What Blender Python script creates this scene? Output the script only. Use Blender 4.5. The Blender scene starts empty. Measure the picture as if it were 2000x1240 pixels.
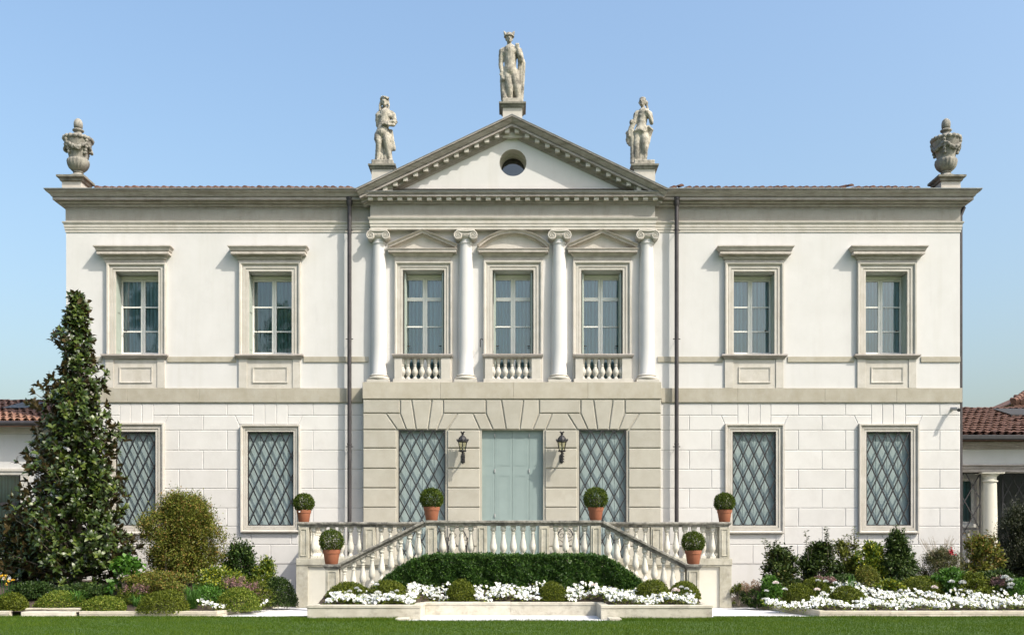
import bpy, bmesh, math, random
import numpy as np
from mathutils import Vector, Matrix

R = math.radians
PI = math.pi
rnd = random.Random(7)
rng = np.random.default_rng(11)
scene = bpy.context.scene
col = scene.collection

# ------------------------------------------------------------------ camera, sky, sun, exposure
# The villa front stands in the plane y = 0; the viewer is 28 m in front of it, on the lawn.
EYE_Z, DIST, FPX = 1.5, 28.0, 1960.0
cam_d = bpy.data.cameras.new('camera'); cam = bpy.data.objects.new('camera', cam_d); col.objects.link(cam)
cam.location = (0, -DIST, EYE_Z); cam.rotation_euler = (R(90), 0, 0)
cam_d.sensor_width = 36; cam_d.lens = FPX / 2000 * 36
cam_d.shift_y = 0.2245; cam_d.clip_start = 0.1; cam_d.clip_end = 4000
scene.camera = cam

TO_SUN = Vector((1.35, -1.0, 1.75)).normalized()
SUN_EL = math.asin(TO_SUN.z); SUN_AZ = math.atan2(TO_SUN.x, TO_SUN.y)
world = bpy.data.worlds.new('World'); scene.world = world; world.use_nodes = True
wn = world.node_tree.nodes; wl = world.node_tree.links
bg = wn['Background']; skyt = wn.new('ShaderNodeTexSky'); skyt.sky_type = 'NISHITA'
skyt.sun_disc = False; skyt.sun_elevation = SUN_EL; skyt.sun_rotation = SUN_AZ
skyt.air_density = 1.65; skyt.dust_density = 5.6; skyt.ozone_density = 4.7; skyt.altitude = 50
bg.inputs['Strength'].default_value = 0.134
wl.new(skyt.outputs['Color'], bg.inputs['Color'])

sun_d = bpy.data.lights.new('sun', 'SUN'); sun_d.energy = 2.9; sun_d.angle = R(0.53); sun_d.color = (1.0, 0.93, 0.80)
sun = bpy.data.objects.new('sun', sun_d); col.objects.link(sun)
sun.rotation_euler = TO_SUN.to_track_quat('Z', 'Y').to_euler()
sun.location = TO_SUN * 40
scene.view_settings.view_transform = 'Standard'; scene.view_settings.look = 'None'
scene.view_settings.exposure = 0.93; scene.view_settings.gamma = 1.0; scene.view_settings.use_curve_mapping = False

# ------------------------------------------------------------------ measured photograph -> metres at a known distance
def S(y): return FPX / (DIST + y)
def X(px, y=0.0): return (px - 1000) / S(y)
def Z(py, y=0.0): return EYE_Z + (1068 - py) / S(y)

# ------------------------------------------------------------------ materials
MATS = {}
def new_mat(name):
    m = bpy.data.materials.new(name); m.use_nodes = True
    MATS[name] = m
    return m, m.node_tree.nodes, m.node_tree.links, m.node_tree.nodes['Principled BSDF']

def node(nt, kind, **kw):
    n = nt.new(kind)
    for k, v in kw.items():
        if k in n.inputs: n.inputs[k].default_value = v
        else: setattr(n, k, v)
    return n

def ramp(nt, stops):
    n = nt.new('ShaderNodeValToRGB'); e = n.color_ramp.elements
    while len(e) < len(stops): e.new(0.5)
    for i, (p, c) in enumerate(stops):
        e[i].position = p; e[i].color = (c[0], c[1], c[2], 1)
    return n

def mineral(name, c1, c2, scale=3.0, rough=0.85, bump=0.15, bscale=60.0, stain=None, stain_scale=(1.2, 1.2, 0.5), stain_lo=0.5, stain_hi=0.75, stain_amt=0.7, spot=None, vary=0.0, streak=None):
    """plaster or stone: two tones mixed by noise, an optional stain layer and fine grain"""
    m, n, l, b = new_mat(name)
    geo = n.new('ShaderNodeNewGeometry')
    t = node(n, 'ShaderNodeTexNoise', Scale=scale, Detail=8.0, Roughness=0.65); l.new(geo.outputs['Position'], t.inputs['Vector'])
    r = ramp(n, [(0.32, c1), (0.68, c2)]); l.new(t.outputs['Fac'], r.inputs['Fac'])
    out = r.outputs['Color']
    if stain:
        mp = n.new('ShaderNodeMapping'); mp.inputs['Scale'].default_value = stain_scale; l.new(geo.outputs['Position'], mp.inputs['Vector'])
        t2 = node(n, 'ShaderNodeTexNoise', Scale=2.2, Detail=10.0, Roughness=0.72); l.new(mp.outputs['Vector'], t2.inputs['Vector'])
        r2 = ramp(n, [(stain_lo, (0, 0, 0)), (stain_hi, (stain_amt,) * 3)]); l.new(t2.outputs['Fac'], r2.inputs['Fac'])
        mx = n.new('ShaderNodeMixRGB'); mx.inputs['Color2'].default_value = (*stain, 1)
        l.new(r2.outputs['Color'], mx.inputs['Fac']); l.new(out, mx.inputs['Color1']); out = mx.outputs['Color']
    if spot:
        t4 = node(n, 'ShaderNodeTexNoise', Scale=24.0, Detail=4.0, Roughness=0.7); l.new(geo.outputs['Position'], t4.inputs['Vector'])
        r4 = ramp(n, [(0.6, (0, 0, 0)), (0.74, (0.55,) * 3)]); l.new(t4.outputs['Fac'], r4.inputs['Fac'])
        mx = n.new('ShaderNodeMixRGB'); mx.inputs['Color2'].default_value = (*spot, 1)
        l.new(r4.outputs['Color'], mx.inputs['Fac']); l.new(out, mx.inputs['Color1']); out = mx.outputs['Color']
    if streak:
        mp = n.new('ShaderNodeMapping'); mp.inputs['Scale'].default_value = (3.4, 3.4, 0.22); l.new(geo.outputs['Position'], mp.inputs['Vector'])
        t5 = node(n, 'ShaderNodeTexNoise', Scale=1.0, Detail=6.0, Roughness=0.6); l.new(mp.outputs['Vector'], t5.inputs['Vector'])
        r5 = ramp(n, [(0.52, (0, 0, 0)), (0.82, (0.42,) * 3)]); l.new(t5.outputs['Fac'], r5.inputs['Fac'])
        mx = n.new('ShaderNodeMixRGB'); mx.inputs['Color2'].default_value = (*streak, 1); l.new(r5.outputs['Color'], mx.inputs['Fac']); l.new(out, mx.inputs['Color1']); out = mx.outputs['Color']
    if vary:
        oi = n.new('ShaderNodeObjectInfo'); mr = n.new('ShaderNodeMapRange'); mr.inputs['To Min'].default_value = 1 - vary; mr.inputs['To Max'].default_value = 1 + vary; l.new(oi.outputs['Random'], mr.inputs['Value'])
        vm = n.new('ShaderNodeVectorMath'); vm.operation = 'SCALE'; l.new(out, vm.inputs[0]); l.new(mr.outputs['Result'], vm.inputs['Scale']); out = vm.outputs['Vector']
    l.new(out, b.inputs['Base Color']); b.inputs['Roughness'].default_value = rough
    t3 = node(n, 'ShaderNodeTexNoise', Scale=bscale, Detail=6.0, Roughness=0.7); l.new(geo.outputs['Position'], t3.inputs['Vector'])
    bp = node(n, 'ShaderNodeBump', Strength=bump, Distance=0.02); l.new(t3.outputs['Fac'], bp.inputs['Height']); l.new(bp.outputs['Normal'], b.inputs['Normal'])
    return m

plaster = mineral('white_plaster', (0.514, 0.505, 0.497), (0.558, 0.548, 0.544), 1.4, 0.9, 0.12, 45, stain=(0.400, 0.385, 0.391), stain_scale=(1.2, 1.2, 0.35), stain_lo=0.55, stain_hi=0.85, stain_amt=0.5, streak=(0.433, 0.416, 0.375))
plaster_block = mineral('block_plaster', (0.519, 0.507, 0.492), (0.563, 0.551, 0.540), 2.0, 0.9, 0.12, 45, stain=(0.402, 0.380, 0.375), stain_scale=(0.8, 0.8, 0.6), stain_lo=0.52, stain_hi=0.85, stain_amt=0.5, vary=0.035)
ashlar = mineral('beige_ashlar', (0.331, 0.312, 0.263), (0.385, 0.365, 0.319), 2.5, 0.88, 0.2, 70, stain=(0.296, 0.269, 0.219), stain_lo=0.5, stain_hi=0.8, stain_amt=0.6, spot=(0.272, 0.252, 0.206), vary=0.06)
trim = mineral('cream_trim_stone', (0.419, 0.391, 0.346), (0.499, 0.472, 0.434), 4.0, 0.85, 0.2, 70, stain=(0.333, 0.298, 0.244), stain_lo=0.5, stain_hi=0.8, stain_amt=0.7)
band_stone = mineral('band_stone', (0.304, 0.277, 0.218), (0.378, 0.350, 0.294), 2.6, 0.88, 0.2, 60, stain=(0.401, 0.383, 0.344), stain_lo=0.5, stain_hi=0.72, stain_amt=0.6, vary=0.06)
cornice_stone = mineral('weathered_cornice_stone', (0.280, 0.251, 0.229), (0.392, 0.356, 0.338), 5.0, 0.9, 0.3, 50, stain=(0.127, 0.101, 0.074), stain_scale=(0.3, 0.3, 8.0), stain_lo=0.48, stain_hi=0.72, stain_amt=0.75, spot=(0.196, 0.163, 0.131))
hood_stone = mineral('hood_stone', (0.358, 0.323, 0.287), (0.497, 0.453, 0.416), 5.0, 0.88, 0.25, 60, stain=(0.197, 0.168, 0.137), stain_scale=(0.8, 0.8, 5.0), stain_lo=0.5, stain_hi=0.76, stain_amt=0.7)
frieze_stone = mineral('frieze_stone', (0.280, 0.259, 0.230), (0.340, 0.321, 0.294), 2.0, 0.88, 0.2, 60, stain=(0.194, 0.172, 0.142), stain_scale=(2.0, 2.0, 0.5), stain_lo=0.5, stain_hi=0.8, stain_amt=0.6)
statue_stone = mineral('statue_stone', (0.306, 0.281, 0.230), (0.450, 0.419, 0.362), 7.0, 0.9, 0.5, 40, stain=(0.077, 0.072, 0.065), stain_scale=(2.2, 2.2, 1.5), stain_lo=0.46, stain_hi=0.62, stain_amt=0.8)
urn_stone = mineral('urn_stone', (0.218, 0.205, 0.176), (0.314, 0.298, 0.264), 6.0, 0.9, 0.4, 45, stain=(0.055, 0.052, 0.051), stain_scale=(2.6, 2.6, 1.6), stain_lo=0.45, stain_hi=0.66, stain_amt=0.8)
dark_stone = mineral('blackened_stone', (0.098, 0.094, 0.079), (0.247, 0.232, 0.195), 7.0, 0.92, 0.4, 45, stain=(0.375, 0.360, 0.315), stain_lo=0.55, stain_hi=0.72, stain_amt=0.7)
rail_stone = mineral('lichened_rail_stone', (0.12, 0.115, 0.1), (0.34, 0.325, 0.285), 11.0, 0.92, 0.4, 40, stain=(0.05, 0.049, 0.046), stain_scale=(1.6, 1.6, 3.0), stain_lo=0.46, stain_hi=0.62, stain_amt=0.85, spot=(0.5, 0.49, 0.45))
baluster_stone = mineral('baluster_stone', (0.480, 0.460, 0.400), (0.592, 0.572, 0.512), 6.0, 0.86, 0.2, 60, stain=(0.264, 0.248, 0.200), stain_scale=(2, 2, 2), stain_lo=0.52, stain_hi=0.75, stain_amt=0.7, vary=0.08)
pier_stone = mineral('pier_stone', (0.331, 0.310, 0.245), (0.461, 0.439, 0.374), 5.0, 0.9, 0.3, 50, stain=(0.158, 0.148, 0.119), stain_scale=(1.6, 1.6, 1.0), stain_lo=0.47, stain_hi=0.72, stain_amt=0.75)
kerb_mat = mineral('tan_kerb_stone', (0.36, 0.325, 0.25), (0.48, 0.445, 0.36), 4.0, 0.9, 0.3, 50, stain=(0.19, 0.165, 0.12), stain_scale=(1.5, 1.5, 3.0), stain_lo=0.5, stain_hi=0.72, stain_amt=0.7, vary=0.07)
planter_stone = mineral('planter_stone', (0.390, 0.360, 0.292), (0.510, 0.480, 0.405), 3.5, 0.9, 0.3, 50, stain=(0.150, 0.139, 0.112), stain_scale=(1.5, 1.5, 2.4), stain_lo=0.5, stain_hi=0.74, stain_amt=0.75, vary=0.07)
terrace_plaster = mineral('terrace_plaster', (0.504, 0.479, 0.410), (0.562, 0.540, 0.475), 2.0, 0.9, 0.15, 45, stain=(0.360, 0.310, 0.216), stain_scale=(1.5, 1.5, 0.5), stain_lo=0.55, stain_hi=0.8, stain_amt=0.5)
paving_mat = mineral('white_gravel_paving', (0.633, 0.628, 0.639), (0.718, 0.713, 0.729), 6.0, 0.95, 0.5, 120)
soil_mat = mineral('dark_soil', (0.03, 0.021, 0.014), (0.07, 0.05, 0.034), 12.0, 0.95, 0.9, 40)
terracotta = mineral('terracotta', (0.229, 0.075, 0.036), (0.284, 0.104, 0.052), 5.0, 0.8, 0.15, 80, stain=(0.300, 0.155, 0.104), stain_lo=0.55, stain_hi=0.8, stain_amt=0.5)
tile_mat = mineral('roof_tile_clay', (0.095, 0.044, 0.030), (0.164, 0.083, 0.058), 4.5, 0.9, 0.3, 60, stain=(0.039, 0.026, 0.025), stain_lo=0.5, stain_hi=0.7, stain_amt=0.8, stain_scale=(3, 3, 3), vary=0.15)
tile_mat_pale = mineral('roof_tile_pale_clay', (0.210, 0.105, 0.070), (0.294, 0.161, 0.112), 4.5, 0.9, 0.3, 60, stain=(0.112, 0.063, 0.049), stain_lo=0.5, stain_hi=0.7, stain_amt=0.6, stain_scale=(3, 3, 3))
lead_mat = mineral('lead_flashing', (0.136, 0.148, 0.152), (0.224, 0.236, 0.240), 8.0, 0.6, 0.1, 60)
bark_mat = mineral('bark', (0.11, 0.09, 0.07), (0.2, 0.17, 0.13), 14.0, 0.95, 0.6, 40)
twig_mat = mineral('pale_twig', (0.22, 0.17, 0.12), (0.36, 0.3, 0.22), 14.0, 0.95, 0.4, 40)

def simple(name, c, rough=0.5, metal=0.0, var=0.12, scale=12.0):
    m, n, l, b = new_mat(name)
    geo = n.new('ShaderNodeNewGeometry')
    t = node(n, 'ShaderNodeTexNoise', Scale=scale, Detail=5.0); l.new(geo.outputs['Position'], t.inputs['Vector'])
    r = ramp(n, [(0.3, tuple(x * (1 - var) for x in c)), (0.7, tuple(min(1, x * (1 + var)) for x in c))]); l.new(t.outputs['Fac'], r.inputs['Fac'])
    l.new(r.outputs['Color'], b.inputs['Base Color']); b.inputs['Roughness'].default_value = rough; b.inputs['Metallic'].default_value = metal
    return m
iron = simple('black_iron', (0.012, 0.012, 0.015), 0.6, 0.0, 0.3)
pipe_mat = simple('brown_copper_pipe', (0.04, 0.035, 0.038), 0.5, 0.2, 0.3, 6)
shutter_mat = simple('blue_grey_shutter_paint', (0.205, 0.262, 0.258), 0.6, 0, 0.05, 3)
window_shutter = simple('lightened_shutter_paint', (0.255, 0.32, 0.325), 0.6, 0, 0.05, 3)  # the door's paint, lightened in colour to offset shade behind the grilles
shutter_green = simple('grey_green_shutter_paint', (0.31, 0.355, 0.32), 0.6, 0, 0.05, 3)
sash_mat = simple('cream_sash_paint', (0.68, 0.675, 0.64), 0.5, 0, 0.05, 5)
camera_mat = simple('grey_camera_housing', (0.35, 0.35, 0.36), 0.4, 0.1, 0.05)
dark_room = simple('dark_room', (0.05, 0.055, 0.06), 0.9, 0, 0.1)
white_label = simple('white_tag', (0.8, 0.8, 0.8), 0.6, 0, 0.02)

def glass(name, refl, tint):
    m, n, l, b = new_mat(name)
    n.remove(b); out = n['Material Output']
    tr = n.new('ShaderNodeBsdfTransparent'); tr.inputs['Color'].default_value = (*tint, 1)
    gl = n.new('ShaderNodeBsdfGlossy'); gl.inputs['Roughness'].default_value = 0.02
    geo = n.new('ShaderNodeNewGeometry')
    t = node(n, 'ShaderNodeTexNoise', Scale=1.3, Detail=1.0); l.new(geo.outputs['Position'], t.inputs['Vector'])
    bp = node(n, 'ShaderNodeBump', Strength=0.25, Distance=0.03); l.new(t.outputs['Fac'], bp.inputs['Height']); l.new(bp.outputs['Normal'], gl.inputs['Normal'])
    lw = n.new('ShaderNodeFresnel'); lw.inputs['IOR'].default_value = refl
    mx = n.new('ShaderNodeMixShader'); l.new(lw.outputs['Fac'], mx.inputs['Fac']); l.new(tr.outputs['BSDF'], mx.inputs[1]); l.new(gl.outputs['BSDF'], mx.inputs[2])
    l.new(mx.outputs['Shader'], out.inputs['Surface'])
    return m
pane_glass = glass('window_glass', 2.45, (0.90, 0.95, 0.96))
lamp_glass = glass('lantern_glass', 1.5, (0.86, 0.86, 0.74))
dark_glass = glass('dark_glass', 2.2, (0.3, 0.33, 0.36))

def curtain_mat(name, c):
    m, n, l, b = new_mat(name)
    geo = n.new('ShaderNodeNewGeometry')
    t = node(n, 'ShaderNodeTexWave', Scale=3.2, Distortion=1.5, Detail=2.0); t.bands_direction = 'X'
    l.new(geo.outputs['Position'], t.inputs['Vector'])
    r = ramp(n, [(0.0, tuple(x * 0.7 for x in c)), (1.0, tuple(x * 1.06 for x in c))]); l.new(t.outputs['Fac'], r.inputs['Fac'])
    l.new(r.outputs['Color'], b.inputs['Base Color']); b.inputs['Roughness'].default_value = 0.95
    return m
curtain_blue = curtain_mat('pale_blue_curtain', (0.64, 0.90, 1.0))
curtain_teal = curtain_mat('teal_curtain', (0.34, 0.60, 0.62))

def leaf_mat(name, stops, rough=0.45, trans=0.25, back=None, spec=0.4):
    m, n, l, b = new_mat(name)
    out = n['Material Output']
    at = n.new('ShaderNodeAttribute'); at.attribute_name = 'tint'
    r = ramp(n, stops); l.new(at.outputs['Fac'], r.inputs['Fac'])
    c = r.outputs['Color']
    if back:
        geo = n.new('ShaderNodeNewGeometry'); mx = n.new('ShaderNodeMixRGB'); mx.inputs['Color2'].default_value = (*back, 1)
        l.new(geo.outputs['Backfacing'], mx.inputs['Fac']); l.new(c, mx.inputs['Color1']); c = mx.outputs['Color']
    l.new(c, b.inputs['Base Color']); b.inputs['Roughness'].default_value = rough; b.inputs['Specular IOR Level'].default_value = spec
    tr = n.new('ShaderNodeBsdfTranslucent'); l.new(c, tr.inputs['Color'])
    mxs = n.new('ShaderNodeMixShader'); mxs.inputs['Fac'].default_value = trans
    l.new(b.outputs['BSDF'], mxs.inputs[1]); l.new(tr.outputs['BSDF'], mxs.inputs[2]); l.new(mxs.outputs['Shader'], out.inputs['Surface'])
    return m
L_magnolia = leaf_mat('magnolia_leaf', [(0, (0.016, 0.033, 0.005)), (0.6, (0.04, 0.068, 0.009)), (1, (0.095, 0.125, 0.018))], 0.40, 0.12, back=(0.075, 0.055, 0.022), spec=0.5)
L_box = leaf_mat('box_leaf', [(0, (0.028, 0.052, 0.004)), (0.6, (0.07, 0.108, 0.008)), (1, (0.14, 0.18, 0.02))], 0.5, 0.3, spec=0.25)
L_dome = leaf_mat('dome_leaf', [(0, (0.038, 0.056, 0.005)), (0.5, (0.10, 0.132, 0.010)), (1, (0.21, 0.235, 0.03))], 0.55, 0.3, spec=0.25)
L_variegated = leaf_mat('variegated_leaf', [(0, (0.045, 0.085, 0.008)), (0.5, (0.12, 0.175, 0.014)), (1, (0.32, 0.34, 0.06))], 0.55, 0.3, spec=0.25)
L_hedge = leaf_mat('hedge_leaf', [(0, (0.018, 0.055, 0.007)), (0.6, (0.045, 0.105, 0.013)), (1, (0.10, 0.18, 0.03))], 0.5)
L_olive = leaf_mat('olive_red_leaf', [(0, (0.05, 0.065, 0.010)), (0.5, (0.135, 0.16, 0.024)), (0.85, (0.22, 0.22, 0.04)), (1, (0.25, 0.15, 0.045))], 0.5, 0.3, spec=0.2)
L_dark = leaf_mat('dark_shrub_leaf', [(0, (0.014, 0.032, 0.007)), (0.6, (0.036, 0.07, 0.013)), (1, (0.10, 0.14, 0.035))], 0.45, 0.25, spec=0.22)
L_rose = leaf_mat('dark_rose_leaf', [(0, (0.018, 0.034, 0.008)), (0.55, (0.045, 0.075, 0.014)), (0.9, (0.12, 0.15, 0.035)), (1, (0.16, 0.09, 0.04))], 0.45, 0.25, spec=0.25)
L_yellow = leaf_mat('yellow_green_leaf', [(0, (0.045, 0.085, 0.01)), (0.55, (0.10, 0.16, 0.015)), (1, (0.36, 0.36, 0.03))], 0.42)
L_fresh = leaf_mat('fresh_green_leaf', [(0, (0.04, 0.11, 0.012)), (1, (0.12, 0.26, 0.03))], 0.5, 0.35)
L_blade = leaf_mat('blade_leaf', [(0, (0.03, 0.09, 0.012)), (1, (0.09, 0.2, 0.03))], 0.45, 0.3)
L_nandina = leaf_mat('nandina_leaf', [(0, (0.05, 0.06, 0.02)), (0.6, (0.12, 0.13, 0.045)), (1, (0.2, 0.13, 0.06))], 0.5)
L_yew = leaf_mat('yew_needle', [(0, (0.012, 0.018, 0.006)), (0.7, (0.03, 0.038, 0.01)), (1, (0.07, 0.06, 0.02))], 0.5, 0.15)
L_bronze = leaf_mat('bronze_plume', [(0, (0.16, 0.10, 0.055)), (1, (0.36, 0.24, 0.16))], 0.7)
L_mauve = leaf_mat('mauve_plume', [(0, (0.20, 0.11, 0.10)), (1, (0.34, 0.2, 0.2))], 0.7)
L_grass = leaf_mat('grass_blade', [(0, (0.034, 0.078, 0.006)), (0.6, (0.064, 0.118, 0.009)), (1, (0.135, 0.18, 0.026))], 0.65, 0.3, spec=0.08)
L_petal = leaf_mat('white_petal', [(0, (0.55, 0.58, 0.62)), (0.5, (0.70, 0.71, 0.71)), (1, (0.76, 0.75, 0.66))], 0.7, 0.15)
L_pink = leaf_mat('blush_petal', [(0, (0.82, 0.70, 0.68)), (1, (0.9, 0.84, 0.80))], 0.7, 0.2)
L_gold = leaf_mat('gold_petal', [(0, (0.75, 0.36, 0.02)), (1, (0.85, 0.55, 0.04))], 0.7, 0.2)
L_red = leaf_mat('crimson_petal', [(0, (0.35, 0.015, 0.03)), (1, (0.5, 0.03, 0.05))], 0.6, 0.2)

m, n, l, b = new_mat('lawn_ground')
geo = n.new('ShaderNodeNewGeometry')
t = node(n, 'ShaderNodeTexNoise', Scale=2.0, Detail=9.0, Roughness=0.75); l.new(geo.outputs['Position'], t.inputs['Vector'])
r = ramp(n, [(0.3, (0.035, 0.07, 0.012)), (0.7, (0.07, 0.115, 0.02))]); l.new(t.outputs['Fac'], r.inputs['Fac']); l.new(r.outputs['Color'], b.inputs['Base Color'])
b.inputs['Roughness'].default_value = 0.95
lawn_mat = m

# ------------------------------------------------------------------ mesh helpers
ORIGIN = {}                              # world position of each thing's base, inherited by its parts
def prop(o, label=None, cat=None, group=None, kind=None):
    for k, v in (('label', label), ('category', cat), ('group', group), ('kind', kind)):
        if v: o[k] = v
    return o
def empty(name, loc, label, cat, group=None):
    o = bpy.data.objects.new(name, None); col.objects.link(o); o.location = loc; o.empty_display_size = 0.2
    ORIGIN[o.name] = Vector(loc)
    return prop(o, label, cat, group)
def link(name, me, parent=None, loc=(0, 0, 0)):
    o = bpy.data.objects.new(name, me); col.objects.link(o)
    if parent: o.parent = parent
    o.location = loc
    return o
def copy_tree(o, parent=None):
    c = o.copy(); col.objects.link(c); c.parent = parent
    for ch in o.children: copy_tree(ch, c)
    return c

def mitre(path, closed):
    n = len(path); out = []
    for i in range(n):
        segs = []
        for j in ((i - 1), i):
            if closed or 0 <= j < n - 1:
                a = path[j % n]; bb = path[(j + 1) % n]; dx, dy = bb[0] - a[0], bb[1] - a[1]; L = math.hypot(dx, dy)
                segs.append((-dy / L, dx / L))
        if len(segs) == 1: out.append(segs[0]); continue
        (ax, ay), (bx, by) = segs; k = 1 + ax * bx + ay * by
        out.append(((ax + bx) / k, (ay + by) / k))
    return out
def inset(poly, d):
    """poly counter-clockwise; moved inwards by d"""
    m_ = mitre(poly, True)
    return [(p[0] + a[0] * d, p[1] + a[1] * d) for p, a in zip(poly, m_)]

class MB:
    def __init__(s): s.v = []; s.f = []; s.m = []; s.cur = 0
    def face(s, idx): s.f.append(tuple(idx)); s.m.append(s.cur)
    def add(s, pts):
        k = len(s.v); s.v.extend(tuple(p) for p in pts); return list(range(k, k + len(pts)))
    def poly(s, pts): s.face(s.add(pts))
    def box(s, x0, x1, y0, y1, z0, z1, ch=0.0):
        if x0 > x1: x0, x1 = x1, x0
        if y0 > y1: y0, y1 = y1, y0
        if z0 > z1: z0, z1 = z1, z0
        if ch <= 0:
            i = s.add([(x0, y0, z0), (x1, y0, z0), (x1, y1, z0), (x0, y1, z0), (x0, y0, z1), (x1, y0, z1), (x1, y1, z1), (x0, y1, z1)])
            for q in ((0, 3, 2, 1), (4, 5, 6, 7), (0, 1, 5, 4), (1, 2, 6, 5), (2, 3, 7, 6), (3, 0, 4, 7)): s.face([i[k] for k in q])
            return
        # chamfered box: three vertices for each corner
        ids = {}
        for sx in (0, 1):
            for sy in (0, 1):
                for sz in (0, 1):
                    c = ((x0, x1)[sx], (y0, y1)[sy], (z0, z1)[sz]); d = (ch if sx == 0 else -ch, ch if sy == 0 else -ch, ch if sz == 0 else -ch)
                    ids[sx, sy, sz] = s.add([(c[0], c[1] + d[1], c[2] + d[2]), (c[0] + d[0], c[1], c[2] + d[2]), (c[0] + d[0], c[1] + d[1], c[2])])
        for ax in range(3):
            o1, o2 = [a for a in range(3) if a != ax]
            for sd in (0, 1):
                q = []
                for (p, r_) in ((0, 0), (1, 0), (1, 1), (0, 1)):
                    k = [0, 0, 0]; k[ax] = sd; k[o1] = p; k[o2] = r_; q.append(ids[tuple(k)][ax])
                s.face(q)
            for p in (0, 1):
                for r_ in (0, 1):
                    k = [0, 0, 0]; k[o1] = p; k[o2] = r_; k0 = list(k); k0[ax] = 0; k1 = list(k); k1[ax] = 1
                    s.face([ids[tuple(k0)][o1], ids[tuple(k1)][o1], ids[tuple(k1)][o2], ids[tuple(k0)][o2]])
        for k in ids.values(): s.face(k)
    def sweep(s, path, prof, mp, closed=False, cprof=False, caps=True):
        """profile (offset to the left of the path, height) carried along a 2-D path with mitred corners; mp(u, v, w) gives the point"""
        mt = mitre(path, closed); rows = []
        for p, a in zip(path, mt): rows.append(s.add([mp(p[0] + a[0] * q[0], p[1] + a[1] * q[0], q[1]) for q in prof]))
        n = len(path); k = len(prof)
        for i in range(n if closed else n - 1):
            r0, r1 = rows[i], rows[(i + 1) % n]
            for j in range(k if cprof else k - 1): s.face((r0[j], r0[(j + 1) % k], r1[(j + 1) % k], r1[j]))
        if caps and not closed: s.face(rows[0]); s.face(rows[-1][::-1])
    def lathe(s, prof, c=(0, 0, 0), seg=16, a0=0.0, mod=None):
        rows = []
        for (r_, z) in prof:
            rr = []
            for i in range(seg):
                a = a0 + 2 * PI * i / seg; k = mod(a, z) if mod else 1.0
                rr.append((c[0] + r_ * k * math.cos(a), c[1] + r_ * k * math.sin(a), c[2] + z))
            rows.append(s.add(rr))
        for r0, r1 in zip(rows, rows[1:]):
            for i in range(seg): s.face((r0[i], r0[(i + 1) % seg], r1[(i + 1) % seg], r1[i]))
        s.face(rows[0][::-1]); s.face(rows[-1])
    def tube(s, pts, rad, seg=6, caps=True):
        pts = [Vector(p) for p in pts]; rows = []
        rad = rad if hasattr(rad, '__len__') else [rad] * len(pts)
        up = Vector((0, 0, 1)); prev = None
        for i, p in enumerate(pts):
            d = (pts[min(i + 1, len(pts) - 1)] - pts[max(i - 1, 0)]).normalized()
            if prev is None:
                u = d.cross(up)
                if u.length < 1e-3: u = d.cross(Vector((1, 0, 0)))
            else: u = prev - d * prev.dot(d)
            u.normalize(); prev = u; w = d.cross(u)
            rows.append(s.add([p + (u * math.cos(2 * PI * k / seg) + w * math.sin(2 * PI * k / seg)) * rad[i] for k in range(seg)]))
        for r0, r1 in zip(rows, rows[1:]):
            for k in range(seg): s.face((r0[k], r0[(k + 1) % seg], r1[(k + 1) % seg], r1[k]))
        if caps: s.face(rows[0][::-1]); s.face(rows[-1])
    def ball(s, c, r_, seg=10, rings=6):
        rx, ry, rz = r_ if hasattr(r_, '__len__') else (r_,) * 3
        rows = []
        for i in range(1, rings):
            t = PI * i / rings
            rows.append(s.add([(c[0] + rx * math.sin(t) * math.cos(2 * PI * k / seg), c[1] + ry * math.sin(t) * math.sin(2 * PI * k / seg), c[2] - rz * math.cos(t)) for k in range(seg)]))
        b0 = s.add([(c[0], c[1], c[2] - rz), (c[0], c[1], c[2] + rz)])
        for r0, r1 in zip(rows, rows[1:]):
            for k in range(seg): s.face((r0[k], r0[(k + 1) % seg], r1[(k + 1) % seg], r1[k]))
        for k in range(seg):
            s.face((b0[0], rows[0][(k + 1) % seg], rows[0][k])); s.face((b0[1], rows[-1][k], rows[-1][(k + 1) % seg]))
    def stretch(s, z0, k):
        s.v = [(p[0], p[1], z0 + (p[2] - z0) * k) for p in s.v]; return s
    def prism(s, poly, y0, y1):
        """polygon in x-z pushed from y0 to y1"""
        a = s.add([(p[0], y0, p[1]) for p in poly]); bb = s.add([(p[0], y1, p[1]) for p in poly]); n = len(poly)
        s.face(a); s.face(bb[::-1])
        for i in range(n): s.face((a[i], bb[i], bb[(i + 1) % n], a[(i + 1) % n]))
    def stone(s, poly, yb, yf, gap, ch):
        """a dressed stone seen from -y: joints of half width gap, chamfered face"""
        p0 = inset(poly, gap); p1 = inset(poly, gap + ch); n = len(poly)
        a = s.add([(p[0], yb, p[1]) for p in p0]); b_ = s.add([(p[0], yf + ch * 0.8, p[1]) for p in p0]); c = s.add([(p[0], yf, p[1]) for p in p1])
        for i in range(n):
            j = (i + 1) % n
            s.face((a[i], a[j], b_[j], b_[i])); s.face((b_[i], b_[j], c[j], c[i]))
        s.face(c)
    def build(s, name, mat, parent=None, smooth=None, origin=None, fix=True):
        me = bpy.data.meshes.new(name)
        o_ = Vector((0, 0, 0))
        if parent is not None:
            o_ = ORIGIN[parent.name]
        elif origin is not None: o_ = Vector(origin)
        me.from_pydata([(p[0] - o_[0], p[1] - o_[1], p[2] - o_[2]) for p in s.v], [], s.f)
        for mm in (mat if isinstance(mat, (list, tuple)) else [mat]): me.materials.append(mm)
        if isinstance(mat, (list, tuple)): me.polygons.foreach_set('material_index', s.m)
        if fix:
            bm = bmesh.new(); bm.from_mesh(me); bmesh.ops.recalc_face_normals(bm, faces=bm.faces); bm.to_mesh(me); bm.free()
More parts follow.
